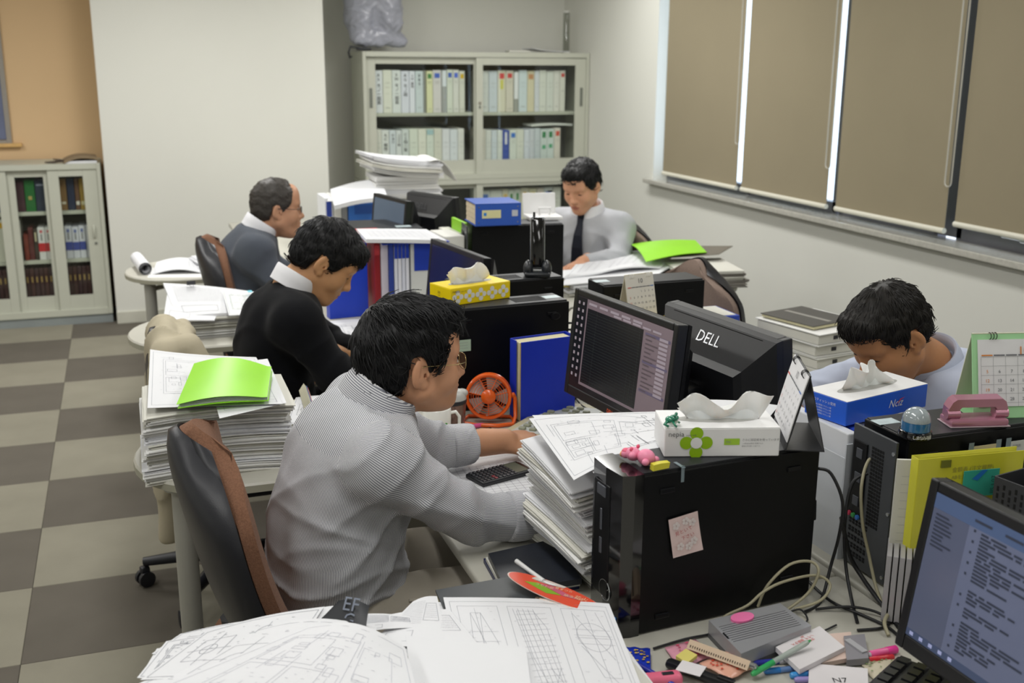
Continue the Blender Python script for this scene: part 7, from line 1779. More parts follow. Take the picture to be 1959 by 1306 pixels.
# --- yellow box on the second computer
M_yel = mat('carton_yellow', '#f0d400', rough=0.35)
t, W = tissue_box('yellow tissue box with white flowers on a black computer tower', at(862, 586, PT), at(976, 569, PT), 0.112, 0.050, PT, M_yel, M_yel, 2, [(-0.010, 0.066, 0.060, [(0, 0.55), (0.06, 0.8), (0.2, 0.86), (0.45, 0.70), (0.6, 0.66), (0.78, 1.0), (0.84, 0.95), (1, 0.2)]), (-0.006, 0.064, 0.052, [(0, 0.5), (0.25, 0.8), (0.55, 0.7), (0.8, 1), (1, 0.2)])])
for i in range(5):
    Mf = front(-W / 2 + 0.025 + i * W * 0.19, 0.024, W, 0.112); f = MB(); petals(f, (0, 0), 0.0185, Mf); fo = f.build('flower_print', mat('flower_white', '#e2e2dc', rough=0.5), t)
    MB().flat([(0.0055 * math.cos(q), 0.0055 * math.sin(q)) for q in np.linspace(0, 2 * PI, 16)[:-1]], 0.0012, 0, Mf).build('flower_centre', M_yel, fo)
mb = MB(); write(mb, 'nepia', 0.012, front(-W / 2 + 0.006, 0.038, W, 0.112) @ Tr(0, 0, 0.0016)); write(mb, 'super soft', 0.005, front(-W / 2 + 0.034, 0.0385, W, 0.112) @ Tr(0, 0, 0.0016)); S2 = Matrix(((0, 0, -1, -W / 2 - 0.0006), (-1, 0, 0, 0.012), (0, 1, 0, 0.028), (0, 0, 0, 1))); write(mb, '202', 0.010, S2); write(mb, 'BOX', 0.005, S2 @ Tr(0.003, -0.007, 0)); mb.build('lettering', mat('print_brown', '#5a4a28', rough=0.6), t)
nt_ = thing('sticky_note', 'pale green note stuck to the computer beside the man’s glasses', 'sticky note', (0, 0, 0)); nt_.matrix_local = Tr(1.012, 2.955, DZ) @ Rz(R(4)) @ Tr(-0.135, -0.0595, 0.200)
MB().box((0, 0, 0), (0.042, 0.0006, 0.034)).build('paper', mat('note_green', '#a9c0aa', rough=0.8), nt_); mb = MB()
for k in range(3): mb.flat([(-0.014, 0.008 - k * 0.008), (0.012, 0.008 - k * 0.008), (0.012, 0.0088 - k * 0.008), (-0.014, 0.0088 - k * 0.008)], 0, 0, Matrix(((1, 0, 0, 0), (0, 0, -1, -0.0006), (0, 1, 0, 0), (0, 0, 0, 1))))
mb.build('handwriting', M_gtx, nt_)

# --- orange desk fan
fb = at(935, 806, DZ); fan = thing('desk_fan', 'small orange desk fan on a tilting stand beside the blue book', 'fan', tuple(fb), R(-22))
M_or = mat('fan_orange', '#e8611a', rough=0.25, vary=0.04, coat=0.3); M_clr = mat('fan_blade', '#c4b0a6', rough=0.3, alpha=0.9)
G = Tr(0, 0, 0.076) @ Rx(R(82)) @ Tr(0, 0, 0.0)        # ring plane facing local -y, tipped up a little
rg = MB()
def cring(r, z, tr, n=40, mb=rg): mb.tube([(r * math.cos(2 * PI * i / n), r * math.sin(2 * PI * i / n), z) for i in range(n)], tr, 6, M=G, closed=True)
cring(0.061, 0.014, 0.0045); cring(0.061, -0.016, 0.004)
rg.lathe([(0.0625, -0.016), (0.0645, 0.0), (0.0625, 0.014)], 40, M=G, cap0=False, cap1=False); rg.lathe([(0.060, 0.014), (0.0615, 0.0), (0.060, -0.016)], 40, M=G, cap0=False, cap1=False)
rg.build('housing', M_or, fan, smooth=50)
gr = MB()
for r_ in (0.028, 0.035, 0.042, 0.049, 0.056): cring(r_, 0.016, 0.0008, mb=gr)
for k in range(7):
    a = 2 * PI * k / 7 + 0.25; gr.tube([(0.020 * math.cos(a), 0.020 * math.sin(a), 0.018), (0.061 * math.cos(a), 0.061 * math.sin(a), 0.016)], 0.0012, 6, M=G)
gr.build('grille', M_or, fan, smooth=60)
MB().lathe([(0.021, 0.012), (0.021, 0.018), (0.019, 0.0205), (0.0, 0.0215)], 28, M=G, cap1=False).build('hub', M_or, fan, smooth=50)
for k in range(5):
    a = 2 * PI * k / 5
    MB().slab(lambda u, v: (0.012 + u * 0.042, (v - 0.5) * (0.012 + 0.040 * u), 0.004 + (v - 0.5) * 0.012), 4, 3, 0.0012, M=G @ Rz(a)).build('blade', M_clr, fan)
gb = MB()
for r_ in (0.02, 0.034, 0.048): cring(r_, -0.018, 0.0012, mb=gb)
for k in range(6): a = 2 * PI * k / 6; gb.tube([(0, 0, -0.02), (0.06 * math.cos(a), 0.06 * math.sin(a), -0.016)], 0.0014, 6, M=G)
gb.lathe([(0.018, -0.03), (0.018, -0.016)], 20, M=G); gb.build('rear_grille', M_or, fan, smooth=50)
MB().tube([(-0.069, 0, 0.082), (-0.074, 0, 0.07), (-0.076, -0.008, 0.02), (-0.070, -0.035, 0.006), (-0.03, -0.052, 0.006), (0.03, -0.052, 0.006), (0.070, -0.035, 0.006), (0.076, -0.008, 0.02), (0.074, 0, 0.07), (0.069, 0, 0.082)], 0.0058, 10).build('stand', M_or, fan, smooth=60)
MB().tube([(-0.074, -0.012, 0.006), (-0.06, 0.03, 0.006), (0.06, 0.03, 0.006), (0.074, -0.012, 0.006)], 0.005, 10).build('stand_rear', M_or, fan, smooth=60)
for s in (-1, 1): MB().ell((s * 0.069, 0, 0.080), (0.006, 0.008, 0.008), 12, 8).build('pivot', M_or, fan, smooth=180)

# --- mug, tumbler, pens
mg = thing('mug', 'white mug with a green frog face beside the orange fan', 'mug', tuple(at(836, 838, DZ)), R(-6)); M_por = mat('porcelain', '#e8e8e2', rough=0.12, coat=0.3)
MB().lathe([(0.030, 0.0), (0.036, 0.003), (0.0385, 0.03), (0.039, 0.086), (0.0375, 0.0875), (0.0358, 0.085), (0.035, 0.01), (0.0, 0.008)], 36, cap1=False).build('cup', M_por, mg, smooth=50)
MB().tube([(0.037, 0, 0.070), (0.052, 0, 0.072), (0.062, 0, 0.058), (0.062, 0, 0.036), (0.052, 0, 0.022), (0.037, 0, 0.020)], 0.0048, 10).build('handle', M_por, mg, smooth=60)
mb = MB()
def wrap(x, z): a = x / 0.0385; return (0.0396 * math.sin(a), -0.0396 * math.cos(a), z)
def wrapdisc(mb, cx_, cz, rx_, rz_, mi=0):
    V = [wrap(cx_, cz)] + [wrap(cx_ + rx_ * math.cos(q), cz + rz_ * math.sin(q)) for q in np.linspace(0, 2 * PI, 17)[:-1]]; mb.add(V, [(0, 1 + i, 1 + (i + 1) % 16) for i in range(16)], mi)
wrapdisc(mb, 0.002, 0.033, 0.020, 0.013); wrapdisc(mb, -0.015, 0.046, 0.0065, 0.0065); wrapdisc(mb, 0.019, 0.047, 0.0065, 0.0065); mb.build('frog_print', mat('frog_print', '#2fa32c', rough=0.3), mg)
tm = thing('tumbler', 'steel and red travel tumbler with grey lid behind the mug', 'cup', tuple(at(866, 822, DZ)), 0)
MB().lathe([(0.030, 0), (0.033, 0.004), (0.038, 0.082)], 30, cap1=False).build('body', mat('tumbler_steel', '#8c7068', rough=0.25, metal=0.7), tm, smooth=50); MB().lathe([(0.0385, 0.080), (0.040, 0.084), (0.040, 0.090), (0.0385, 0.092)], 30).build('band', M_cblk, tm, smooth=40)
MB().lathe([(0.039, 0.092), (0.038, 0.106), (0.032, 0.112), (0.0, 0.106)], 30, cap1=False).build('lid', mat('lid_grey', '#b8b8b4', rough=0.4), tm, smooth=50); MB().ell((0.024, -0.01, 0.108), (0.018, 0.016, 0.012), 16, 8).build('spout', mat('lid_grey', '#b8b8b4'), tm, smooth=180)
M_hpk = mat('marker_pink', '#e8609c', rough=0.3); M_pwh = mat('pen_white', '#d8d6dc', rough=0.35); M_pbk = mat('pen_black', '#1c1d20', rough=0.3)
pen('pink capped highlighter beside the orange fan', at(866, 822, DZ + 0.006), at(926, 812, DZ + 0.006), 0.006, M_pwh, M_hpk, M_pwh, cat='highlighter', name='highlighter')
pen('black pen lying in front of the pink highlighter', at(890, 826, DZ + 0.004), at(940, 819, DZ + 0.004), 0.004, M_pbk, M_pbk)
ge = thing('eraser', 'small teal plastic piece beside the mug handle', 'eraser', tuple(at(873, 806, DZ)), R(20)); MB().box((0, 0, 0.008), (0.03, 0.016, 0.016), 0.005).build('body', mat('teal_plastic', '#2f7a6c', rough=0.3), ge)
# --- worn blue book standing against the computer
bb = thing('book', 'worn blue hardback standing upright beside the orange fan', 'book', (1.085, 2.78, DZ), R(9)); M_bbk = mat('book_blue', '#1230b8', rough=0.45, vary=0.12, scale=6)
MB().box((0, -0.029, 0.118), (0.18, 0.003, 0.236), 0.001).box((0, 0.029, 0.118), (0.18, 0.003, 0.236), 0.001).box((0.0885, 0, 0.118), (0.003, 0.055, 0.236)).build('cover', M_bbk, bb)
MB().box((-0.003, 0, 0.117), (0.166, 0.050, 0.228), 0.001).build('pages', mat('page_cream', '#cfc8a4'), bb)
MB().box((-0.088, -0.0275, 0.118), (0.006, 0.005, 0.232), 0.001).build('worn_edge', mat('worn_board', '#a8935c', rough=0.9, vary=0.3, scale=80), bb); MB().box((-0.091, 0.012, 0.118), (0.003, 0.034, 0.236)).build('flap', M_bbk, bb)
# --- beige key panel
kp = [at(975, 818, DZ + 0.022), at(1062, 760, DZ + 0.026), at(1130, 775, DZ + 0.026), at(1030, 848, DZ + 0.022)]
ko = at(1075, 790, DZ); kx = (at(1100, 752, DZ) - at(990, 815, DZ)).normalized(); key = thing('keypad', 'beige key panel with small grey keys in front of the blue book', 'keyboard', tuple(Vector((1.09, 2.665, DZ))), math.atan2(kx.y, kx.x))
M_kb = mat('beige_plastic', '#bdb695', rough=0.5); MB().prism([(-0.10, 0), (0.10, 0), (0.10, 0.030), (-0.10, 0.016)], -0.17, 0.17, M=Rz(R(-90)) @ Rx(R(90)) @ Ry(0)).build('body', M_kb, key)
KM = Rz(R(-90)) @ Rx(R(90)); PM = KM @ Matrix(((1, 0, 0, -0.10), (0, 1, 0, 0.016), (0, 0, 1, 0), (0, 0, 0, 1))) @ Rz(math.atan2(0.014, 0.20)) @ Rx(R(-90))
MB().box((0.10, 0, 0.0006), (0.155, 0.27, 0.001), M=PM).build('faceplate', mat('keypad_plate', '#b9bcb8', rough=0.4, vary=0.1), key)
for i in range(4):
    for j in range(9):
        if (i * 5 + j) % 4 == 3: continue
        MB().box((0.045 + i * 0.033, -0.112 + j * 0.028, 0.004), (0.020, 0.013, 0.008), 0.002, M=PM, seg=1).build('key', mat('key_grey', '#8f917c', rough=0.5), key)
# --- black keyboards
def keyboard(label, loc, rz, rows=5, cols=15, L=0.42, D=0.15):
    t = thing('keyboard', label, 'keyboard', loc, rz); MB().box((0, 0, 0.009), (L, D, 0.018), 0.005).build('body', M_mon, t)
    me = None; M_key = mat('key_black', '#17181c', rough=0.3)
    for i in range(rows):
        for j in range(cols):
            M = Tr(-L / 2 + 0.018 + j * (L - 0.036) / (cols - 1), -D / 2 + 0.022 + i * (D - 0.042) / (rows - 1), 0.022)
            if me is None:
                k = MB().add([(-0.0108, -0.0112, -0.006), (0.0108, -0.0112, -0.006), (0.0108, 0.0112, -0.006), (-0.0108, 0.0112, -0.006), (-0.0085, -0.009, 0.003), (0.0085, -0.009, 0.003), (0.0085, 0.009, 0.003), (-0.0085, 0.009, 0.003)], [(3, 2, 1, 0), (4, 5, 6, 7), (0, 1, 5, 4), (1, 2, 6, 5), (2, 3, 7, 6), (3, 0, 4, 7)]).build('key', M_key, t, M); me = k.data
            else: link('key', me, t, M)
    return t
keyboard('black keyboard under the striped man’s left hand', (1.035, 2.325, DZ), R(82))
keyboard('black keyboard at the bottom right corner before the near monitor', tuple(at(1895, 1385, DZ)), R(-62), 5, 12, 0.36, 0.14)
# --- calculator
ca, cb = at(912, 914, DZ + 0.012), at(1000, 891, DZ + 0.012); cd = (cb - ca); cl = thing('calculator', 'black scientific calculator on the drawing in front of the striped man', 'calculator', tuple((ca + cb) / 2 - Vector((0, 0, 0.011))), math.atan2(cd.y, cd.x) )
CLn = 0.155; MB().box((0, 0, 0.006), (CLn, 0.078, 0.012), 0.004).build('body', mat('calc_black', '#1d1e22', rough=0.4), cl)
MB().box((0.048, 0, 0.0124), (0.036, 0.062, 0.001)).build('display', mat('lcd_grey', '#5c6358', rough=0.15), cl); MB().box((0.071, -0.0, 0.0124), (0.008, 0.05, 0.001)).build('solar_cell', mat('solar_brown', '#2a1e1c', rough=0.2), cl)
for i in range(9):
    for j in range(6):
        w_ = 0.0105 if i < 4 else 0.008
        MB().box((-0.068 + i * 0.0117, -0.030 + j * 0.012, 0.0128), (0.0082, 0.0085, 0.003), 0.001, seg=1).build('key', mat('calc_key', '#2c2d33', rough=0.35) if not (i == 3 and j in (0, 1)) else mat('calc_red', '#7a2430', rough=0.35), cl)
# --- books and folders at the near end of the striped man's desk
topbox('notebook', 'thin navy book under the black notebook', 'notebook', [(925, 1068), (1058, 1040), (1108, 1118), (965, 1140)], DZ + 0.010, 0.009, mat('book_navy', '#1c2450', rough=0.4), 'cover')
t, P, o = topbox('notebook', 'black leatherette notebook on the striped man’s desk', 'notebook', [(934, 1058), (1056, 1031), (1113, 1106), (968, 1130)], DZ + 0.030, 0.012, mat('leatherette', '#1c2029', rough=0.35, vary=0.1, bump=0.2, bscale=500), 'cover')
t2_, P, o2 = topbox('notebook', 'white-edged pages of a book between the navy and black covers', 'book', [(929, 1066), (1058, 1036), (1110, 1114), (967, 1136)], DZ + 0.0175, 0.007, M_papero, 'pages')
t, P, o = topbox('folder', 'dark grey folder beneath the orange hand fan', 'folder', [(833, 1128), (1000, 1098), (1060, 1180), (860, 1190)], DZ + 0.066, 0.004, mat('folder_slate', '#3f4346', rough=0.4), 'cover'); 
t, P, o = topbox('notebook', 'notebook with cream pages under the dark grey folder', 'notebook', [(836, 1134), (990, 1106), (1055, 1186), (864, 1196)], DZ + 0.061, 0.010, mat('page_cream', '#cfc8a4'), 'pages')
# hand fan
fx = thing('hand_fan', 'round red-orange paper hand fan with white handle', 'hand fan', tuple(at(1062, 1132, DZ + 0.078)))
fc = Vector(fx.location); ux = at(1145, 1155, DZ + 0.070) - fc; uy = at(1018, 1100, DZ + 0.084) - fc
def oval(s, k=40): return [ux * (s * math.cos(q)) * (1.0 if math.cos(q) > 0 else 1.0) + uy * (s * math.sin(q)) for q in np.linspace(0, 2 * PI, k + 1)[:-1]]
def fanmesh(pts, z, m, name):
    n = len(pts); MB().add([tuple(p + Vector((0, 0, z))) for p in pts] + [tuple(p + Vector((0, 0, z - 0.0012))) for p in pts], [tuple(range(n)), tuple(reversed(range(n, 2 * n)))] + [(i, n + i, n + (i + 1) % n, (i + 1) % n) for i in range(n)]).build(name, m, fx)
fanmesh(oval(1.0), 0.0, mat('fan_rim', '#e0c8c0', rough=0.4), 'rim'); fanmesh([p for p in oval(0.965)], 0.0008, mat('fan_red', '#e2543a', rough=0.3, vary=0.06), 'paper_face')
fanmesh([ux * a + uy * b for a, b in ((-0.62, 0.18), (-0.20, 0.36), (0.02, -0.22), (-0.42, -0.38))], 0.0014, mat('fan_green', '#86b030', rough=0.4), 'green_panel'); fanmesh([ux * a + uy * b for a, b in ((-0.17, 0.36), (0.18, 0.42), (0.42, -0.20), (0.06, -0.24))], 0.0014, mat('fan_pinkp', '#c8607c', rough=0.4), 'pink_panel')
mb = MB(); Fm = frame3((0, 0, 0.0022), ux, uy); L_ = ux.length
for k, (s_, x, y, z_) in enumerate((('うちわ祭', -0.50, 0.05, 0.014), ('夏まつり', -0.05, 0.12, 0.013), ('納涼大会', 0.22, -0.12, 0.014), ('ご来場お待ちしています', -0.3, -0.62, 0.010), ('花火', 0.45, -0.1, 0.02))): write(mb, s_, z_ * L_ / 0.1 * 0.8, Fm @ Tr(x * L_, y * uy.length, 0))
mb.build('lettering', mat('fan_ink', '#eec4a0', rough=0.5), fx)
hs, he = at(1040, 1112, DZ + 0.082), at(988, 1074, DZ + 0.082); MB().tube([tuple(hs - fc), tuple(hs.lerp(he, 0.5) - fc), tuple(he - fc)], [0.0042, 0.0040, 0.0048], 8, M=Tr(0, 0, 0.001)).build('handle', mat('handle_white', '#e4e4e4', rough=0.3), fx, smooth=60)
rb = MB()
for k in range(15):
    q = (k / 14 - 0.5) * 1.5; tip_ = (hs - fc) + (ux * (0.20 + 0.1 * abs(q)) * 1.0 + uy * (-0.32) * math.cos(q)) * 0 + ux * (q * 0.42) - uy * (0.30 - 0.22 * q * q) ; rb.tube([tuple(hs - fc + Vector((0, 0, 0.002))), tuple((hs - fc).lerp(tip_, 0.8) + Vector((0, 0, 0.002)))], 0.0005, 4)
stuff(rb.build('ribs', mat('handle_white', '#e4e4e4'), fx)); fanmesh([(hs - fc) + ux * a + uy * b for a, b in ((-0.30, -0.03), (-0.12, 0.16), (0.20, 0.18), (0.56, 0.02), (0.40, -0.14), (0.1, -0.20), (-0.16, -0.16))], 0.0012, mat('fan_film', '#d8d0c8', rough=0.3), 'rib_web')

# --- hard disk, notes, clutter in front of the big computer
hp = [(1356, 1186), (1492, 1153), (1552, 1196), (1418, 1250)]
t, P, o = topbox('hard_drive', 'silver external hard drive in front of the big computer', 'hard drive', hp, DZ + 0.034, 0.024, mat('hdd_silver', '#a4a5a9', rough=0.32, metal=0.25), 'case'); hx = (P[1] - P[0]); hy = (P[3] - P[0])
M_gr = mat('hdd_groove', '#808185', rough=0.35, metal=0.5)
for k in range(9):
    s = 0.24 + 0.055 * k; a = P[0] + hy * s + hx * 0.04; b = P[0] + hy * s + hx * 0.96; MB().tube([tuple(a - o + Vector((0, 0, 0.0002))), tuple(b - o + Vector((0, 0, 0.0002)))], 0.0009, 5).build('groove', M_gr, t)
a = P[0] + hy * 0.42 + hx * 0.02; MB().tube([tuple(a - o + Vector((0, 0, 0.0004))), tuple(a + hy * 0.16 - o + Vector((0, 0, 0.0004)))], 0.002, 4).build('indicator', M_pbk, t)
MB().prism([(p.x - o.x, p.y - o.y) for p in P], -0.0095, 0.0).build('base', mat('hdd_base', '#56575a', rough=0.4), t)
def pad(label, px, z, h, m, cat='notepad', name='notepad', txt=None, mt=None): 
    t, P, o = topbox(name, label, cat, px, z, h, m, 'sheets')
    if txt:
        x = P[1] - P[0]; y = P[3] - P[0]; mb = MB()
        for (s_, fx_, fy_, sz) in txt: write(mb, s_, sz, frame3((P[0] + x * fx_ + y * fy_) - o + Vector((0, 0, 0.0006)), x, y))
        if mb.v: mb.build('lettering', mt or M_gtx, t)
    return t
pn = at(1420, 1183, DZ + 0.034); t = thing('notepad', 'hot pink rounded sticky pad on the silver drive', 'notepad', tuple(pn), R(10))
MB().lathe([(0.019, 0), (0.019, 0.004)], 24, M=Matrix.Diagonal((1.25, 0.8, 1, 1))).build('sheets', mat('pad_pink', '#f27ab0', rough=0.6), t); MB().lathe([(0.0186, -0.0012), (0.0186, 0.0)], 24, M=Matrix.Diagonal((1.25, 0.8, 1, 1))).build('edge', mat('pad_orange', '#d89a40', rough=0.6), t)
M_mw = mat('memo_white', '#e0dcde', rough=0.7)
pad('peach memo pad under the white memo pad', [(1560, 1214), (1628, 1208), (1634, 1256), (1572, 1268)], DZ + 0.012, 0.008, mat('memo_peach', '#d8c0b4', rough=0.7))
pad('white memo pad with small red print among the stationery', [(1484, 1237), (1568, 1197), (1616, 1237), (1530, 1280)], DZ + 0.022, 0.009, M_mw, txt=[('メモ用紙 テクノ', 0.25, 0.15, 0.008), ('セールス株式会社', 0.22, 0.28, 0.007), ('TEL', 0.5, 0.06, 0.006)], mt=M_redk)
pad('folded white note with handwritten N7 at the bottom right', [(1545, 1345), (1662, 1345), (1660, 1278), (1548, 1268)], DZ + 0.012, 0.001, M_mw, 'note', 'paper_note', txt=[('N7', 0.42, 0.50, 0.020)], mt=M_inkk)
t, P, o = topbox('lead_case', 'clear grey plastic lead case beside the peach memo pad', 'case', [(1614, 1216), (1654, 1212), (1662, 1258), (1620, 1262)], DZ + 0.016, 0.012, mat('case_grey', '#8e8c92', rough=0.2), 'case'); MB().box((0.0, 0, 0.0135), (0.012, 0.045, 0.003), rz=R(4)).build('slide', mat('slide_grey', '#a8a8ac', rough=0.3), t)
def bag4(label, px, z, m, seed, cat='packet', name='packet', dots=None, h=0.006):
    P = [at(x, y, z) for x, y in px]; o = sum(P, Vector()) / 4; o.z = DZ + 0.0005; t = thing(name, label, cat, tuple(o))
    fn = quad4(P, o); r = random.Random(seed)
    MB().slab(lambda u, v: (lambda p: (p[0], p[1], p[2] + h * math.sin(PI * u) * math.sin(PI * v) + 0.0012 * math.sin(u * 13 + seed) * math.sin(v * 11)))(fn(u, v)), 10, 8, 0.002).build('film', m, t, smooth=180)
    if dots:
        mb = MB()
        for _ in range(26):
            u, v = r.uniform(0.1, 0.9), r.uniform(0.1, 0.9); p = fn(u, v); zz = p[2] + h * math.sin(PI * u) * math.sin(PI * v) + 0.0022; q0 = r.uniform(0, 3); s = r.uniform(0.0018, 0.0032)
            mb.add([(p[0] + s * math.cos(q0 + 2 * PI * i / 7), p[1] + s * 0.8 * math.sin(q0 + 2 * PI * i / 7), zz) for i in range(7)], [tuple(range(7))])
        stuff(mb.build('print', dots, t))
    return t
def quad4(P, o):
    P = [Vector(p) - o for p in P]
    def fn(u, v): p = P[0] * (1 - u) * (1 - v) + P[1] * u * (1 - v) + P[2] * u * v + P[3] * (1 - u) * v; return (p.x, p.y, p.z)
    return fn
bag4('pink plastic packet at the foot of the big computer', [(1272, 1238), (1330, 1222), (1372, 1252), (1300, 1276)], DZ + 0.006, mat('packet_pink', '#dc9cae', rough=0.25, vary=0.2, scale=60), 3, dots=mat('packet_rose', '#c8506c', rough=0.4))
bag4('peach packet printed with small red shapes', [(1338, 1268), (1400, 1240), (1446, 1272), (1398, 1298)], DZ + 0.010, mat('packet_peach', '#dfa892', rough=0.25), 4, dots=mat('packet_red', '#d0503c', rough=0.4), h=0.005)
bag4('sheet of small colourful stickers by the keyboard', [(1642, 1262), (1706, 1254), (1740, 1280), (1672, 1300)], DZ + 0.004, mat('sticker_cream', '#c9c0a8', rough=0.5), 5, 'stickers', 'sticker_sheet', dots=mat('sticker_mix', '#7a8c5a', rough=0.5, vary=0.9, scale=120), h=0.001)
bag4('round blue picture card with bright shapes beside the drawings', [(1205, 1290), (1245, 1280), (1244, 1240), (1196, 1236)], DZ + 0.012, mat('card_blue', '#1c34a8', rough=0.3), 6, 'card', 'picture_card', dots=mat('card_mix', '#c8a040', rough=0.4, vary=0.95, scale=90), h=0.001)
pad('small yellow sticky pad on the pink packet', [(1293, 1254), (1312, 1240), (1334, 1252), (1314, 1268)], DZ + 0.018, 0.006, mat('pad_yellow', '#d8cc70', rough=0.7))
# flat wooden scale
a, b = at(1320, 1222, DZ + 0.030), at(1436, 1264, DZ + 0.030); t = thing('wooden_ruler', 'pale wooden triangular ruler lying across the packets', 'ruler', tuple((a + b) / 2 - Vector((0, 0, 0.012)))); d = b - a; t.rotation_euler = (0, 0, math.atan2(d.y, d.x)); L_ = d.length
MB().prism([(-0.012, 0), (0.012, 0), (0.0, 0.012)], -L_ / 2, L_ / 2, M=Ry(R(90)) @ Rz(R(90))).build('body', mat('ruler_wood', '#cdb59a', rough=0.5, vary=0.1, scale=40), t); mb = MB()
for k in range(24): mb.box((-L_ / 2 + 0.006 + k * (L_ - 0.012) / 23, -0.0085, 0.0042), (0.0005, 0.003, 0.004))
stuff(mb.build('scale_marks', M_inkk, t)); MB().lathe([(0.005, 0), (0.005, 0.010), (0.003, 0.012)], 12, M=Tr(L_ / 2, 0, 0.005) @ Ry(R(90))).build('end_cap', M_silver, t)
M_grn = mat('pen_green', '#3fb86a', rough=0.2, alpha=0.8); M_pcl = mat('pen_clear', '#b8c4bc', rough=0.15, alpha=0.7); M_blu = mat('pen_blue', '#2f7cc8', rough=0.25); M_blud = mat('pen_navy', '#26309c', rough=0.3); M_red = mat('pen_red', '#d02c38', rough=0.3)
pen('clear pen with green cap leaning on the white memo pad', at(1545, 1228, DZ + 0.036), at(1438, 1290, DZ + 0.012), 0.0048, M_pcl, M_grn, M_grn)
pen('blue and silver ballpoint below the hard drive', at(1440, 1268, DZ + 0.005), at(1520, 1262, DZ + 0.005), 0.0048, M_blud, M_pwh)
pen('pale blue transparent pen near the bottom edge', at(1540, 1276, DZ + 0.005), at(1462, 1284, DZ + 0.005), 0.005, mat('pen_paleblue', '#6a8cc0', rough=0.2), M_blu)
pen('bright blue pen partly under the N7 note', at(1590, 1284, DZ + 0.005), at(1512, 1292, DZ + 0.005), 0.0055, M_blu, mat('pen_sky', '#3f9ade', rough=0.2))
pen('lilac pen at the bottom edge under the N7 note', at(1650, 1298, DZ + 0.005), at(1520, 1300, DZ + 0.005), 0.005, mat('pen_lilac', '#9a8cc8', rough=0.3), mat('pen_lilac', '#9a8cc8'))
pen('pink fluorescent marker next to the grey lead case', at(1664, 1252, DZ + 0.008), at(1716, 1241, DZ + 0.008), 0.007, M_hpk, mat('marker_hot', '#f0389c', rough=0.3), M_pwh, cat='marker', name='marker')
pen('red pen below the pink marker', at(1662, 1262, DZ + 0.005), at(1710, 1256, DZ + 0.005), 0.005, M_red, M_red)
pen('navy pen beside the round blue card', at(1205, 1262, DZ + 0.020), at(1290, 1312, DZ + 0.012), 0.005, M_blud, M_blud)
a, b = at(1275, 1266, DZ + 0.012), at(1402, 1312, DZ + 0.012); t = thing('cutter_knife', 'black cutter knife with a white paper label', 'knife', tuple((a + b) / 2 - Vector((0, 0, 0.009)))); d = b - a; t.rotation_euler = (0, 0, math.atan2(d.y, d.x))
MB().box((0, 0, 0.009), (d.length, 0.020, 0.016), 0.007).build('handle', M_pbk, t, smooth=40); MB().box((d.length * 0.40, 0, 0.018), (0.03, 0.010, 0.004), 0.0015).build('slider', M_mon, t); MB().box((-0.012, -0.006, 0.0178), (0.042, 0.034, 0.0008), rz=R(8)).build('label', M_mw, t)
ps = thing('stapler', 'pink plastic grip tool at the bottom edge', 'stapler', tuple(at(1262, 1314, DZ)), R(-8)); MB().box((0, 0, 0.013), (0.075, 0.028, 0.024), 0.010, seg=4).build('grip', mat('plastic_rose', '#e06c88', rough=0.3), ps, smooth=60); MB().box((0.012, -0.002, 0.0255), (0.02, 0.008, 0.002), 0.001).build('button', M_cblk, ps)
pen('orange pencil lying behind the stack below the monitor', at(1278, 773, DZ + 0.004), at(1308, 766, DZ + 0.004), 0.004, mat('pencil_orange', '#d88a1c', rough=0.4), mat('pencil_orange', '#d88a1c'), name='pencil', cat='pencil')

# --- right-hand side: file box, blue tissue box, dome, punch
M_milk = mat('milky_plastic', '#c9cdd2', rough=0.25, vary=0.04)
fbx = thing('file_box', 'milky plastic file box with blue files between the two computers', 'file box', (1.415, 1.825, DZ), R(2))
for (c, s) in (((0, -0.108, 0.125), (0.19, 0.003, 0.25)), ((0, 0.108, 0.125), (0.19, 0.003, 0.25)), ((-0.094, 0, 0.11), (0.003, 0.214, 0.22)), ((0.094, 0, 0.11), (0.003, 0.214, 0.22)), ((0, 0, 0.002), (0.188, 0.214, 0.004))): MB().box(c, s).build('wall', M_milk, fbx)
for i, (c, n_) in enumerate((('#d8dade', 'white'), ('#2446b8', 'deep blue'), ('#dcdce0', 'off-white'), ('#c8ccd4', 'pale grey'), ('#2f62c8', 'bright blue'))):
    upright('file', '%s file standing in the milky file box' % n_, 'file', (1.415 + (-0.07 + i * 0.035), 1.822, DZ + 0.0045), R(2), 0.024, 0.19, 0.262 - 0.004 * (i % 3), bmat(c))
t, W = tissue_box('blue and white tissue box beside the bowed man', at(1617, 816, DZ + 0.2685), at(1771, 778, DZ + 0.2685), 0.112, 0.052, DZ + 0.2685, mat('carton_blue', '#2460d8', rough=0.3), M_cw, 3, [(-0.010, 0.070, 0.062, [(0, 0.0), (0.10, 0.86), (0.18, 0.84), (0.36, 0.60), (0.52, 1.0), (0.6, 0.98), (0.85, 0.35), (1, 0.05)]), (0.0, 0.062, 0.050, [(0, 0), (0.3, 0.6), (0.5, 1), (0.8, 0.4), (1, 0)])])
mb = MB(); Sl = Matrix(((1, 0.30, 0, 0), (0, 1, 0, 0), (0, 0, 1, 0), (0, 0, 0, 1))); write(mb, 'Nciz', 0.024, front(0.002, 0.018, W, 0.112) @ Sl); mb.build('logo', M_cw, t)
mb = MB(); mb.flat([(0, 0), (0.012, 0.0125), (0.026, 0.0145), (0.014, 0.010)], 0.0008, 0, front(0.026, 0.0215, W, 0.112)); mb.build('logo_swoosh', mat('swoosh_red', '#d8284a', rough=0.4), t)
S2 = Matrix(((0, 0, -1, -W / 2 - 0.0006), (-1, 0, 0, 0.040), (0, 1, 0, 0.036), (0, 0, 0, 1))); mb = MB(); write(mb, 'エコティッシュ使用', 0.0075, S2)
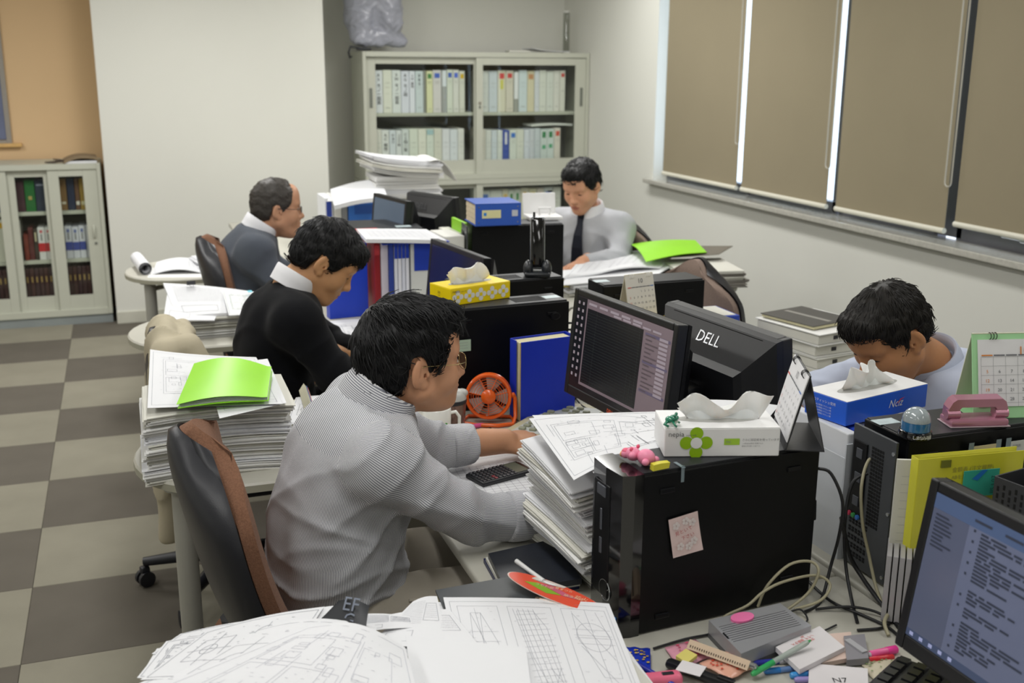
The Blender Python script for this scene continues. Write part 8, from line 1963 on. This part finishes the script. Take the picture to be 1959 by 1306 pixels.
for k in range(4): write(mb, 'この製品は環境にやさしい紙', 0.0042, S2 @ Tr(0.002, -0.009 - k * 0.006, 0))
mb.build('lettering', mat('print_white', '#d8dcec', rough=0.6), t)
dm = thing('glass_dome', 'clear dome paperweight with blue liquid on the right-hand computer', 'paperweight', tuple(at(1750, 833, PT)), R(20))
MB().lathe([(0.031, 0), (0.032, 0.003), (0.030, 0.012), (0.028, 0.013)], 32).build('base', M_gloss, dm, smooth=40)
MB().lathe([(0.0265, 0.0132), (0.0265, 0.030), (0.0, 0.0302)], 32, cap1=False).build('liquid', mat('dome_blue', '#2f6c9c', rough=0.1, vary=0.3, scale=50, coat=0.5), dm, smooth=50)
MB().lathe([(0.0262, 0.0303)] + [(0.0262 * math.cos(q), 0.030 + 0.027 * math.sin(q)) for q in np.linspace(0.02, PI / 2, 12)], 32, cap1=False).build('dome', mat('dome_glass', '#a4aeb2', rough=0.06, vary=0.35, scale=70, coat=0.8, alpha=0.85), dm, smooth=180)
mb = MB()
for i, ch_ in enumerate('しまなみ海道'): a = R(-62 + i * 11); write(mb, ch_, 0.0085, Tr(0.0325 * math.sin(a), -0.0325 * math.cos(a), 0.003) @ Rz(a) @ Rx(R(90)) @ Tr(-0.004, 0, 0))
mb.build('lettering', M_cw, dm)
hpn = thing('hole_punch', 'metallic pink two-hole punch on the right-hand computer', 'hole punch', (1.535, 1.605, PT), R(-14)); M_mp = mat('punch_pink', '#b98295', rough=0.28, metal=0.45, vary=0.05)
MB().box((0, 0, 0.008), (0.118, 0.052, 0.014), 0.005).build('base', M_mp, hpn, smooth=40); MB().box((0, 0, 0.0012), (0.122, 0.056, 0.0024), 0.001).build('tray', mat('punch_tray', '#a8949c', rough=0.3), hpn)
ar = MB(); AP = [(-0.060, 0.016), (-0.060, 0.036), (-0.054, 0.050), (-0.046, 0.056), (0.046, 0.056), (0.054, 0.050), (0.060, 0.036), (0.060, 0.016), (0.040, 0.016), (0.038, 0.034), (0.034, 0.039), (-0.034, 0.039), (-0.038, 0.034), (-0.040, 0.016)]
ar.prism(AP[::-1], -0.012, 0.012, M=Tr(0, 0.004, 0) @ Rx(R(90)) @ Rx(R(8))); ar.build('lever', M_mp, hpn)
for s in (-1, 1): MB().lathe([(0.0095, -0.013), (0.0095, 0.013)], 20, M=Tr(s * 0.049, -0.006, 0.022) @ Ry(R(90))).build('pivot', M_mp, hpn, smooth=40)
for (lb, x, c, s_) in (('handwritten beige note taped to the right-hand computer', -0.005, '#c8bb94', 'ネットワーク'), ('white printed label taped to the right-hand computer', 0.085, '#c4c6c2', '点検表')):
    n_ = thing('note', lb, 'note', (1.53 + x, 1.5585, DZ + 0.262), 0); MB().box((0, 0, 0), (0.058, 0.0008, 0.034)).build('paper', mat('note_' + c[1:], c, rough=0.8), n_); mb = MB(); Fm = Matrix(((1, 0, 0, -0.024), (0, 0, -1, -0.0008), (0, 1, 0, 0.004), (0, 0, 0, 1))); write(mb, s_, 0.0075, Fm); write(mb, 'ラベル 12', 0.006, Fm @ Tr(0, -0.012, 0)); mb.build('handwriting', M_gtx, n_)
    for s in (-1, 1): MB().box((s * 0.033, -0.0003, 0), (0.012, 0.0006, 0.05)).build('tape', mat('clear_tape', '#7c8a90', rough=0.2), n_)
# yellow file with cards, standing papers, CD cases
M_yf = mat('file_yellow', '#d6d23c', rough=0.25, vary=0.05); yf = thing('clear_folder', 'yellow plastic folder standing behind the near monitor', 'folder', (1.42, 1.478, DZ), R(-6))
MB().box((0, 0, 0.15), (0.22, 0.0015, 0.30)).box((0, 0.022, 0.15), (0.22, 0.0015, 0.30)).box((-0.11, 0.011, 0.15), (0.0015, 0.022, 0.30)).build('cover', M_yf, yf); MB().box((0.005, 0.011, 0.147), (0.20, 0.016, 0.29)).build('papers', M_papero, yf)
MB().box((-0.055, -0.002, 0.288), (0.02, 0.003, 0.014)).build('clip', mat('olive_clip', '#6e7020', rough=0.4), yf); mb = MB(); Fm = Matrix(((1, 0, 0, -0.05), (0, 0, -1, -0.0014), (0, 1, 0, 0.27), (0, 0, 0, 1))); write(mb, '金額表 (注文履歴)', 0.011, Fm @ Tr(0.01, 0, 0)); write(mb, 'ABを打合せて聞く。', 0.010, Fm @ Tr(0.01, -0.014, 0)); mb.build('handwriting', mat('olive_ink', '#9a9440', rough=0.7), yf)
tc = thing('card', 'teal printed card in front of the yellow folder', 'card', (1.44, 1.4715, DZ + 0.245), R(-6)); MB().box((0, 0, 0), (0.075, 0.0012, 0.052), 0.0004).build('card_face', mat('card_teal', '#3fae98', rough=0.35), tc); mb = MB(); write(mb, 'JIS L07', 0.013, Matrix(((0, -1, 0, 0.030), (0, 0, -1, -0.0012), (1, 0, 0, -0.022), (0, 0, 0, 1)))); mb.build('lettering', mat('teal_dark', '#1c5c58', rough=0.5), tc); MB().flat([(-0.02, 0.01), (0.0, 0.026), (0.012, 0.026), (-0.008, 0.006)], 0, 0, Matrix(((1, 0, 0, 0), (0, 0, -1, -0.0014), (0, 1, 0, 0), (0, 0, 0, 1)))).build('blue_stripe', M_blu, tc)
wp = thing('paper', 'white printed sheets standing beside the yellow folder', 'paper', (aty(1733, 980, 1.515).x, 1.515, DZ), R(-25)); MB().box((0, 0, 0.145), (0.050, 0.006, 0.29)).build('sheets', M_papero, wp); mb = MB()
for k in range(14): mb.flat([(-0.015, 0.05 + k * 0.016), (0.012, 0.05 + k * 0.016), (0.012, 0.0505 + k * 0.016), (-0.015, 0.0505 + k * 0.016)], 0, 0, Matrix(((1, 0, 0, 0), (0, 0, -1, -0.0034), (0, 1, 0, 0), (0, 0, 0, 1))))
mb.build('print', M_ink, wp)
for i in range(6):
    c = thing('disc_case', 'slim clear disc case, %s of the row beside the near monitor' % ORD[i], 'disc case', (1.258 + i * 0.0115, 1.462 - i * 0.001, DZ), 0, 'disc cases'); c.rotation_euler = (0, R(4), R(50)); c.location = (1.275 + i * 0.0085, 1.500 - i * 0.0075, DZ + 0.002)
    M_cd = mat('case_clear', '#a7a5a8', rough=0.15, vary=0.1); MB().box((0, 0, 0.0625), (0.10, 0.009, 0.125), 0.0008, seg=1).build('case', M_cd, c); MB().box((0, -0.0043, 0.0625), (0.09, 0.0006, 0.112)).build('insert', mat('insert_grey', '#8f8d92', rough=0.4), c)
mw = thing('mesh_bin', 'dark mesh pen holder at the right edge behind the near monitor', 'pen holder', (1.475, 1.385, DZ), R(10)); M_mh = mat('mesh_dark', '#35363a', rough=0.5); MB().box((0, 0, 0.003), (0.09, 0.09, 0.006)).build('base', M_mh, mw)
for s, (c, sz) in enumerate((((-0.045, 0, 0.14), (0.003, 0.09, 0.28)), ((0.045, 0, 0.14), (0.003, 0.09, 0.28)), ((0, -0.045, 0.14), (0.09, 0.003, 0.28)), ((0, 0.045, 0.14), (0.09, 0.003, 0.28)))): MB().box(c, sz, 0.001).build('wall', M_mh, mw)
v = MB()
for i in range(7):
    for j in range(18): v.box((-0.036 + i * 0.012, -0.0468, 0.03 + j * 0.0135 + (i % 2) * 0.005), (0.004, 0.001, 0.009)); v.box((-0.0468, -0.036 + i * 0.012, 0.03 + j * 0.0135 + (i % 2) * 0.005), (0.001, 0.004, 0.009))
stuff(v.build('perforation', M_hole, mw))

# --- middle distance: phone, files, boxes
ph = thing('cordless_phone', 'cordless phone standing in its black charging cradle', 'phone', tuple(at(1028, 527, PT + 0.001)), R(-20)); M_phs = mat('phone_silver', '#8c9094', rough=0.25, metal=0.6)
for s in (-1, 1): MB().ell((s * 0.030, 0, 0.022), (0.017, 0.030, 0.030), 14, 10).build('cradle_side', mat('cradle_black', '#202328', rough=0.35), ph, smooth=180)
MB().box((0, 0.0, 0.008), (0.085, 0.07, 0.016), 0.007, seg=3).build('cradle_base', mat('cradle_black', '#202328'), ph, smooth=40)
hs_ = MB(); hs_.box((0, 0, 0.095), (0.046, 0.024, 0.165), 0.010, M=Tr(0, 0.01, 0.012) @ Rx(R(-12)), seg=3); hh_ = hs_.build('handset', M_gloss, ph, smooth=40); MB().box((0, 0.0, 0.095), (0.049, 0.014, 0.168), 0.006, M=Tr(0, 0.01, 0.012) @ Rx(R(-12))).build('silver_band', M_phs, hh_, smooth=40)
MB().tube([tuple(Tr(0, 0.01, 0.012) @ Rx(R(-12)) @ Vector((-0.012, 0.004, z))) for z in (0.17, 0.195)], [0.005, 0.0035], 8).build('antenna', M_pbk, hh_, smooth=60)
bf = thing('file', 'thick blue file with cream pages lying on the far computer', 'file', tuple(at(955, 431, DZ + 0.3175)) , R(-4)); bf.location.y += 0.09
M_bf = mat('file_steelblue', '#2c55b0', rough=0.4, vary=0.06); MB().box((0, 0, 0.002), (0.20, 0.20, 0.004), 0.001).box((0, 0, 0.093), (0.20, 0.20, 0.004), 0.001).box((0, -0.098, 0.0475), (0.20, 0.004, 0.095), 0.0015).build('cover', M_bf, bf)
pgs = MB()
for k in range(12): pgs.box((-0.0 + 0.001 * (k % 3), 0, 0.0085 + k * 0.0068), (0.190, 0.185, 0.0062))
stuff(pgs.build('pages', mat('page_beige', '#c4b79c', rough=0.9, vary=0.15, scale=40), bf))
MB().box((-0.03, -0.1005, 0.050), (0.082, 0.001, 0.034)).build('spine_label', mat('label_cream', '#d6d2a0', rough=0.6), bf); MB().box((-0.058, -0.1012, 0.050), (0.012, 0.001, 0.013)).build('label_mark', M_blu, bf); MB().box((0.072, -0.1005, 0.052), (0.026, 0.001, 0.026)).build('white_label', mat('label_white', '#b8bcc4', rough=0.5), bf)
for (x, z) in ((-0.085, 0.015), (-0.085, 0.08), (0.085, 0.015), (0.085, 0.08)): MB().lathe([(0.003, 0), (0.003, 0.0015)], 8, M=Tr(x, -0.1, z) @ Rx(R(90))).build('rivet', M_silver, bf)
wb_ = thing('stationery_tray', 'white plastic case with raised lid in front of the man with the tie', 'tray', (1.735, 4.475, DZ + 0.3175), R(-8)); MB().box((0, 0, 0.008), (0.15, 0.13, 0.016), 0.003).build('tray', M_cw, wb_); MB().box((0, 0.07, 0.062), (0.15, 0.005, 0.105), 0.002, M=Rx(R(-8))).build('lid', M_cw, wb_)
MB().tube([(-0.022, -0.03, 0.02), (-0.026, -0.03, 0.05), (0.026, -0.03, 0.05), (0.022, -0.03, 0.02)], 0.006, 6).build('card_stand', M_cw, wb_); MB().box((0.045, 0.055, 0.114), (0.02, 0.004, 0.006)).build('catch', M_pbk, wb_)
bt_ = thing('bottle', 'dark glass bottle behind the far computers', 'bottle', (1.475, 4.66, DZ)); MB().lathe([(0.030, 0), (0.032, 0.01), (0.032, 0.26), (0.024, 0.30), (0.018, 0.32), (0.018, 0.345), (0.0, 0.347)], 24, cap1=False).build('glass', M_gloss, bt_, smooth=50); MB().lathe([(0.0195, 0.325), (0.0195, 0.348), (0.0, 0.349)], 20, cap1=False).build('cap', M_pbk, bt_, smooth=40)
for (lb, x, y, w_, d_, h_, c, a_) in (('white file box behind the indigo screen', 1.30, 4.50, 0.09, 0.20, 0.27, '#d6d6d0', 3), ('cream file box left of the far computer', 1.372, 4.70, 0.05, 0.2, 0.25, '#cfcfc4', 0), ('bright green file standing by the far computer', 1.405, 4.66, 0.016, 0.2, 0.30, '#8cc832', 0), ('pale blue-grey file between the boxes', 1.245, 4.56, 0.03, 0.2, 0.24, '#9aa8b4', 0)):
    upright('file_box', lb, 'file box', (x, y, DZ), R(a_), w_, d_, h_, bmat(c))
upright('file_box', 'small blue tray beside the computer near the empty chair', 'tray', (1.865, 3.19, DZ), 0, 0.12, 0.16, 0.165, mat('tray_blue', '#2744a8', rough=0.4), [('paper', (0, 0, 0.1655), (0.10, 0.14, 0.002), M_papero)])

# --- cables
M_cbk = mat('cable_black', '#16171a', rough=0.45); M_cbg = mat('cable_beige', '#a39d82', rough=0.5)
def smoothpath(P, n=5):
    P = [Vector(p) for p in P]; out = []
    for i in range(len(P) - 1):
        p0, p1, p2, p3 = P[max(i - 1, 0)], P[i], P[i + 1], P[min(i + 2, len(P) - 1)]
        for k in range(n):
            t = k / n; out.append(0.5 * ((2 * p1) + (p2 - p0) * t + (2 * p0 - 5 * p1 + 4 * p2 - p3) * t * t + (3 * p1 - p0 - 3 * p2 + p3) * t ** 3))
    return out + [P[-1]]
def cable(label, pts, r, m, plug=None):
    W_ = [at(x, y, z) if len(p) == 3 else Vector((x, y, z)) for p in pts for (x, y, z) in [p[:3]]]
    path = smoothpath(W_); o = Vector((W_[0].x, W_[0].y, DZ)); t = thing('cable', label, 'cable', tuple(o))
    MB().tube([tuple(p - o) for p in path], r, 7).build('cord', m, t, smooth=60)
    if plug: 
        e = path[-1]; d = (path[-1] - path[-4]).normalized(); MB().tube([tuple(e - o), tuple(e + d * 0.03 - o)], [0.006, 0.008], 8).build('plug', plug, t, smooth=60)
    return t
z0 = DZ + 0.004
cable('beige cable looping behind the silver drive', [(1370, 1208, z0), (1385, 1180, z0 + 0.01), (1430, 1158, z0 + 0.03), (1460, 1132, z0 + 0.05), (1500, 1112, z0 + 0.055), (1560, 1100, z0 + 0.055), (1588, 1118, z0 + 0.04), (1570, 1148, z0 + 0.02), (1520, 1165, z0 + 0.005)], 0.0028, M_cbg)
cable('second beige cable rising in a tall loop', [(1450, 1160, z0 + 0.01), (1468, 1120, z0 + 0.05), (1510, 1080, z0 + 0.085), (1552, 1074, z0 + 0.085), (1566, 1095, z0 + 0.07), (1545, 1135, z0 + 0.03), (1500, 1170, z0)], 0.0028, M_cbg)
cable('beige network cable hanging from the right-hand computer', [(1688, 872, DZ + 0.245), (1662, 880, DZ + 0.24), (1648, 930, DZ + 0.20), (1650, 1000, DZ + 0.13), (1662, 1060, DZ + 0.07), (1675, 1120, DZ + 0.02), (1690, 1160, z0)], 0.0032, M_cbg)
cable('black cable running down between the two computers', [(1566, 896, DZ + 0.26), (1590, 906, DZ + 0.25), (1612, 960, DZ + 0.2), (1606, 1020, DZ + 0.13), (1590, 1080, DZ + 0.06), (1570, 1150, z0), (1540, 1170, z0)], 0.0032, M_cbk)
cable('black cable hanging beside the milky file box', [(1660, 905, DZ + 0.22), (1630, 925, DZ + 0.2), (1616, 1000, DZ + 0.13), (1618, 1080, DZ + 0.05), (1630, 1150, z0), (1640, 1190, z0)], 0.0034, M_cbk)
cable('thick black cable crossing the gap to the near monitor', [(1610, 990, DZ + 0.15), (1625, 1060, DZ + 0.06), (1650, 1105, DZ + 0.02), (1690, 1160, z0), (1720, 1200, z0)], 0.0045, M_cbk)
cable('black cable lying along the desk behind the stationery', [(1545, 1110, z0), (1590, 1150, z0 + 0.004), (1640, 1172, z0), (1700, 1200, z0), (1730, 1230, z0)], 0.003, M_cbk)
cable('thin black cable looping near the hard drive', [(1500, 1175, z0), (1530, 1165, z0 + 0.01), (1545, 1185, z0 + 0.004), (1530, 1200, z0), (1552, 1215, z0), (1600, 1195, z0)], 0.0018, M_cbk)
cable('black cord curving in front of the right-hand computer', [(1560, 1165, z0), (1620, 1160, z0 + 0.008), (1670, 1168, z0 + 0.006), (1700, 1185, z0), (1690, 1200, z0), (1640, 1205, z0)], 0.0026, M_cbk)
cable('thin black cable lying at the foot of the big computer', [(1250, 1240, z0), (1310, 1222, z0), (1360, 1212, z0), (1390, 1200, z0)], 0.0022, M_cbk)
cable('beige plug lead near the near monitor', [(1700, 1215, z0), (1692, 1190, z0 + 0.012), (1702, 1172, z0 + 0.012), (1712, 1180, z0)], 0.0035, M_cbg, mat('beige_plug', '#b4ae90', rough=0.5))
cable('black power cord at the rear of the far computer', [(893, 445, DZ + 0.25), (870, 455, DZ + 0.24), (866, 480, DZ + 0.16), (872, 500, DZ + 0.05)], 0.004, M_cbk)
cable('grey monitor cable behind the dark drawing screen', [(1090, 640, DZ + 0.16), (1112, 620, DZ + 0.17), (1105, 590, DZ + 0.17), (1085, 600, DZ + 0.14), (1080, 680, DZ + 0.03)], 0.004, mat('cable_grey', '#9c9a90', rough=0.5))
cable('tangle of dark leads under the dark drawing screen', [(1095, 770, z0), (1110, 755, z0 + 0.03), (1130, 775, z0 + 0.01), (1150, 765, z0 + 0.03), (1160, 785, z0), (1120, 780, z0 + 0.02), (1100, 760, z0)], 0.0028, M_cbk)
for (lb, px, c) in (('blue video plug at the rear of the big computer', (1562, 958), '#2838c8'), ('blue plug behind the black tower with the yellow box', (1082, 618), '#2c50b0'), ('beige plug behind the black tower with the yellow box', (1090, 630), '#b8b298')):
    p = aty(px[0], px[1], 1.66 if px[0] > 1500 else 2.985); p.x = 1.176 if px[0] > 1500 else 1.215; t = thing('video_plug', lb, 'plug', tuple(p), R(4)); MB().box((0.012, 0, 0), (0.03, 0.016, 0.032), 0.003).build('shell', mat('plug' + c[1:], c, rough=0.4), t); MB().tube([(0.027, 0, 0), (0.05, 0.005, -0.004), (0.065, 0.02, -0.05)], 0.004, 7).build('cord', M_cbk, t, smooth=60)
pl = MB().box((0.201, 0, 0.155), (0.003, 0.105, 0.29)).build('rear_plate', M_zinc, pc0)
mb = MB()
for k, (z, c) in enumerate(((0.20, 0), (0.165, 1), (0.24, 1))): mb.box((0.2035, -0.02 + 0.01 * k, z), (0.002, 0.04, 0.022), mi=c)
mb.build('port_labels', [mat('label_sky', '#3f8cc0', rough=0.4), mat('label_white', '#b8bcc4')], pc0)
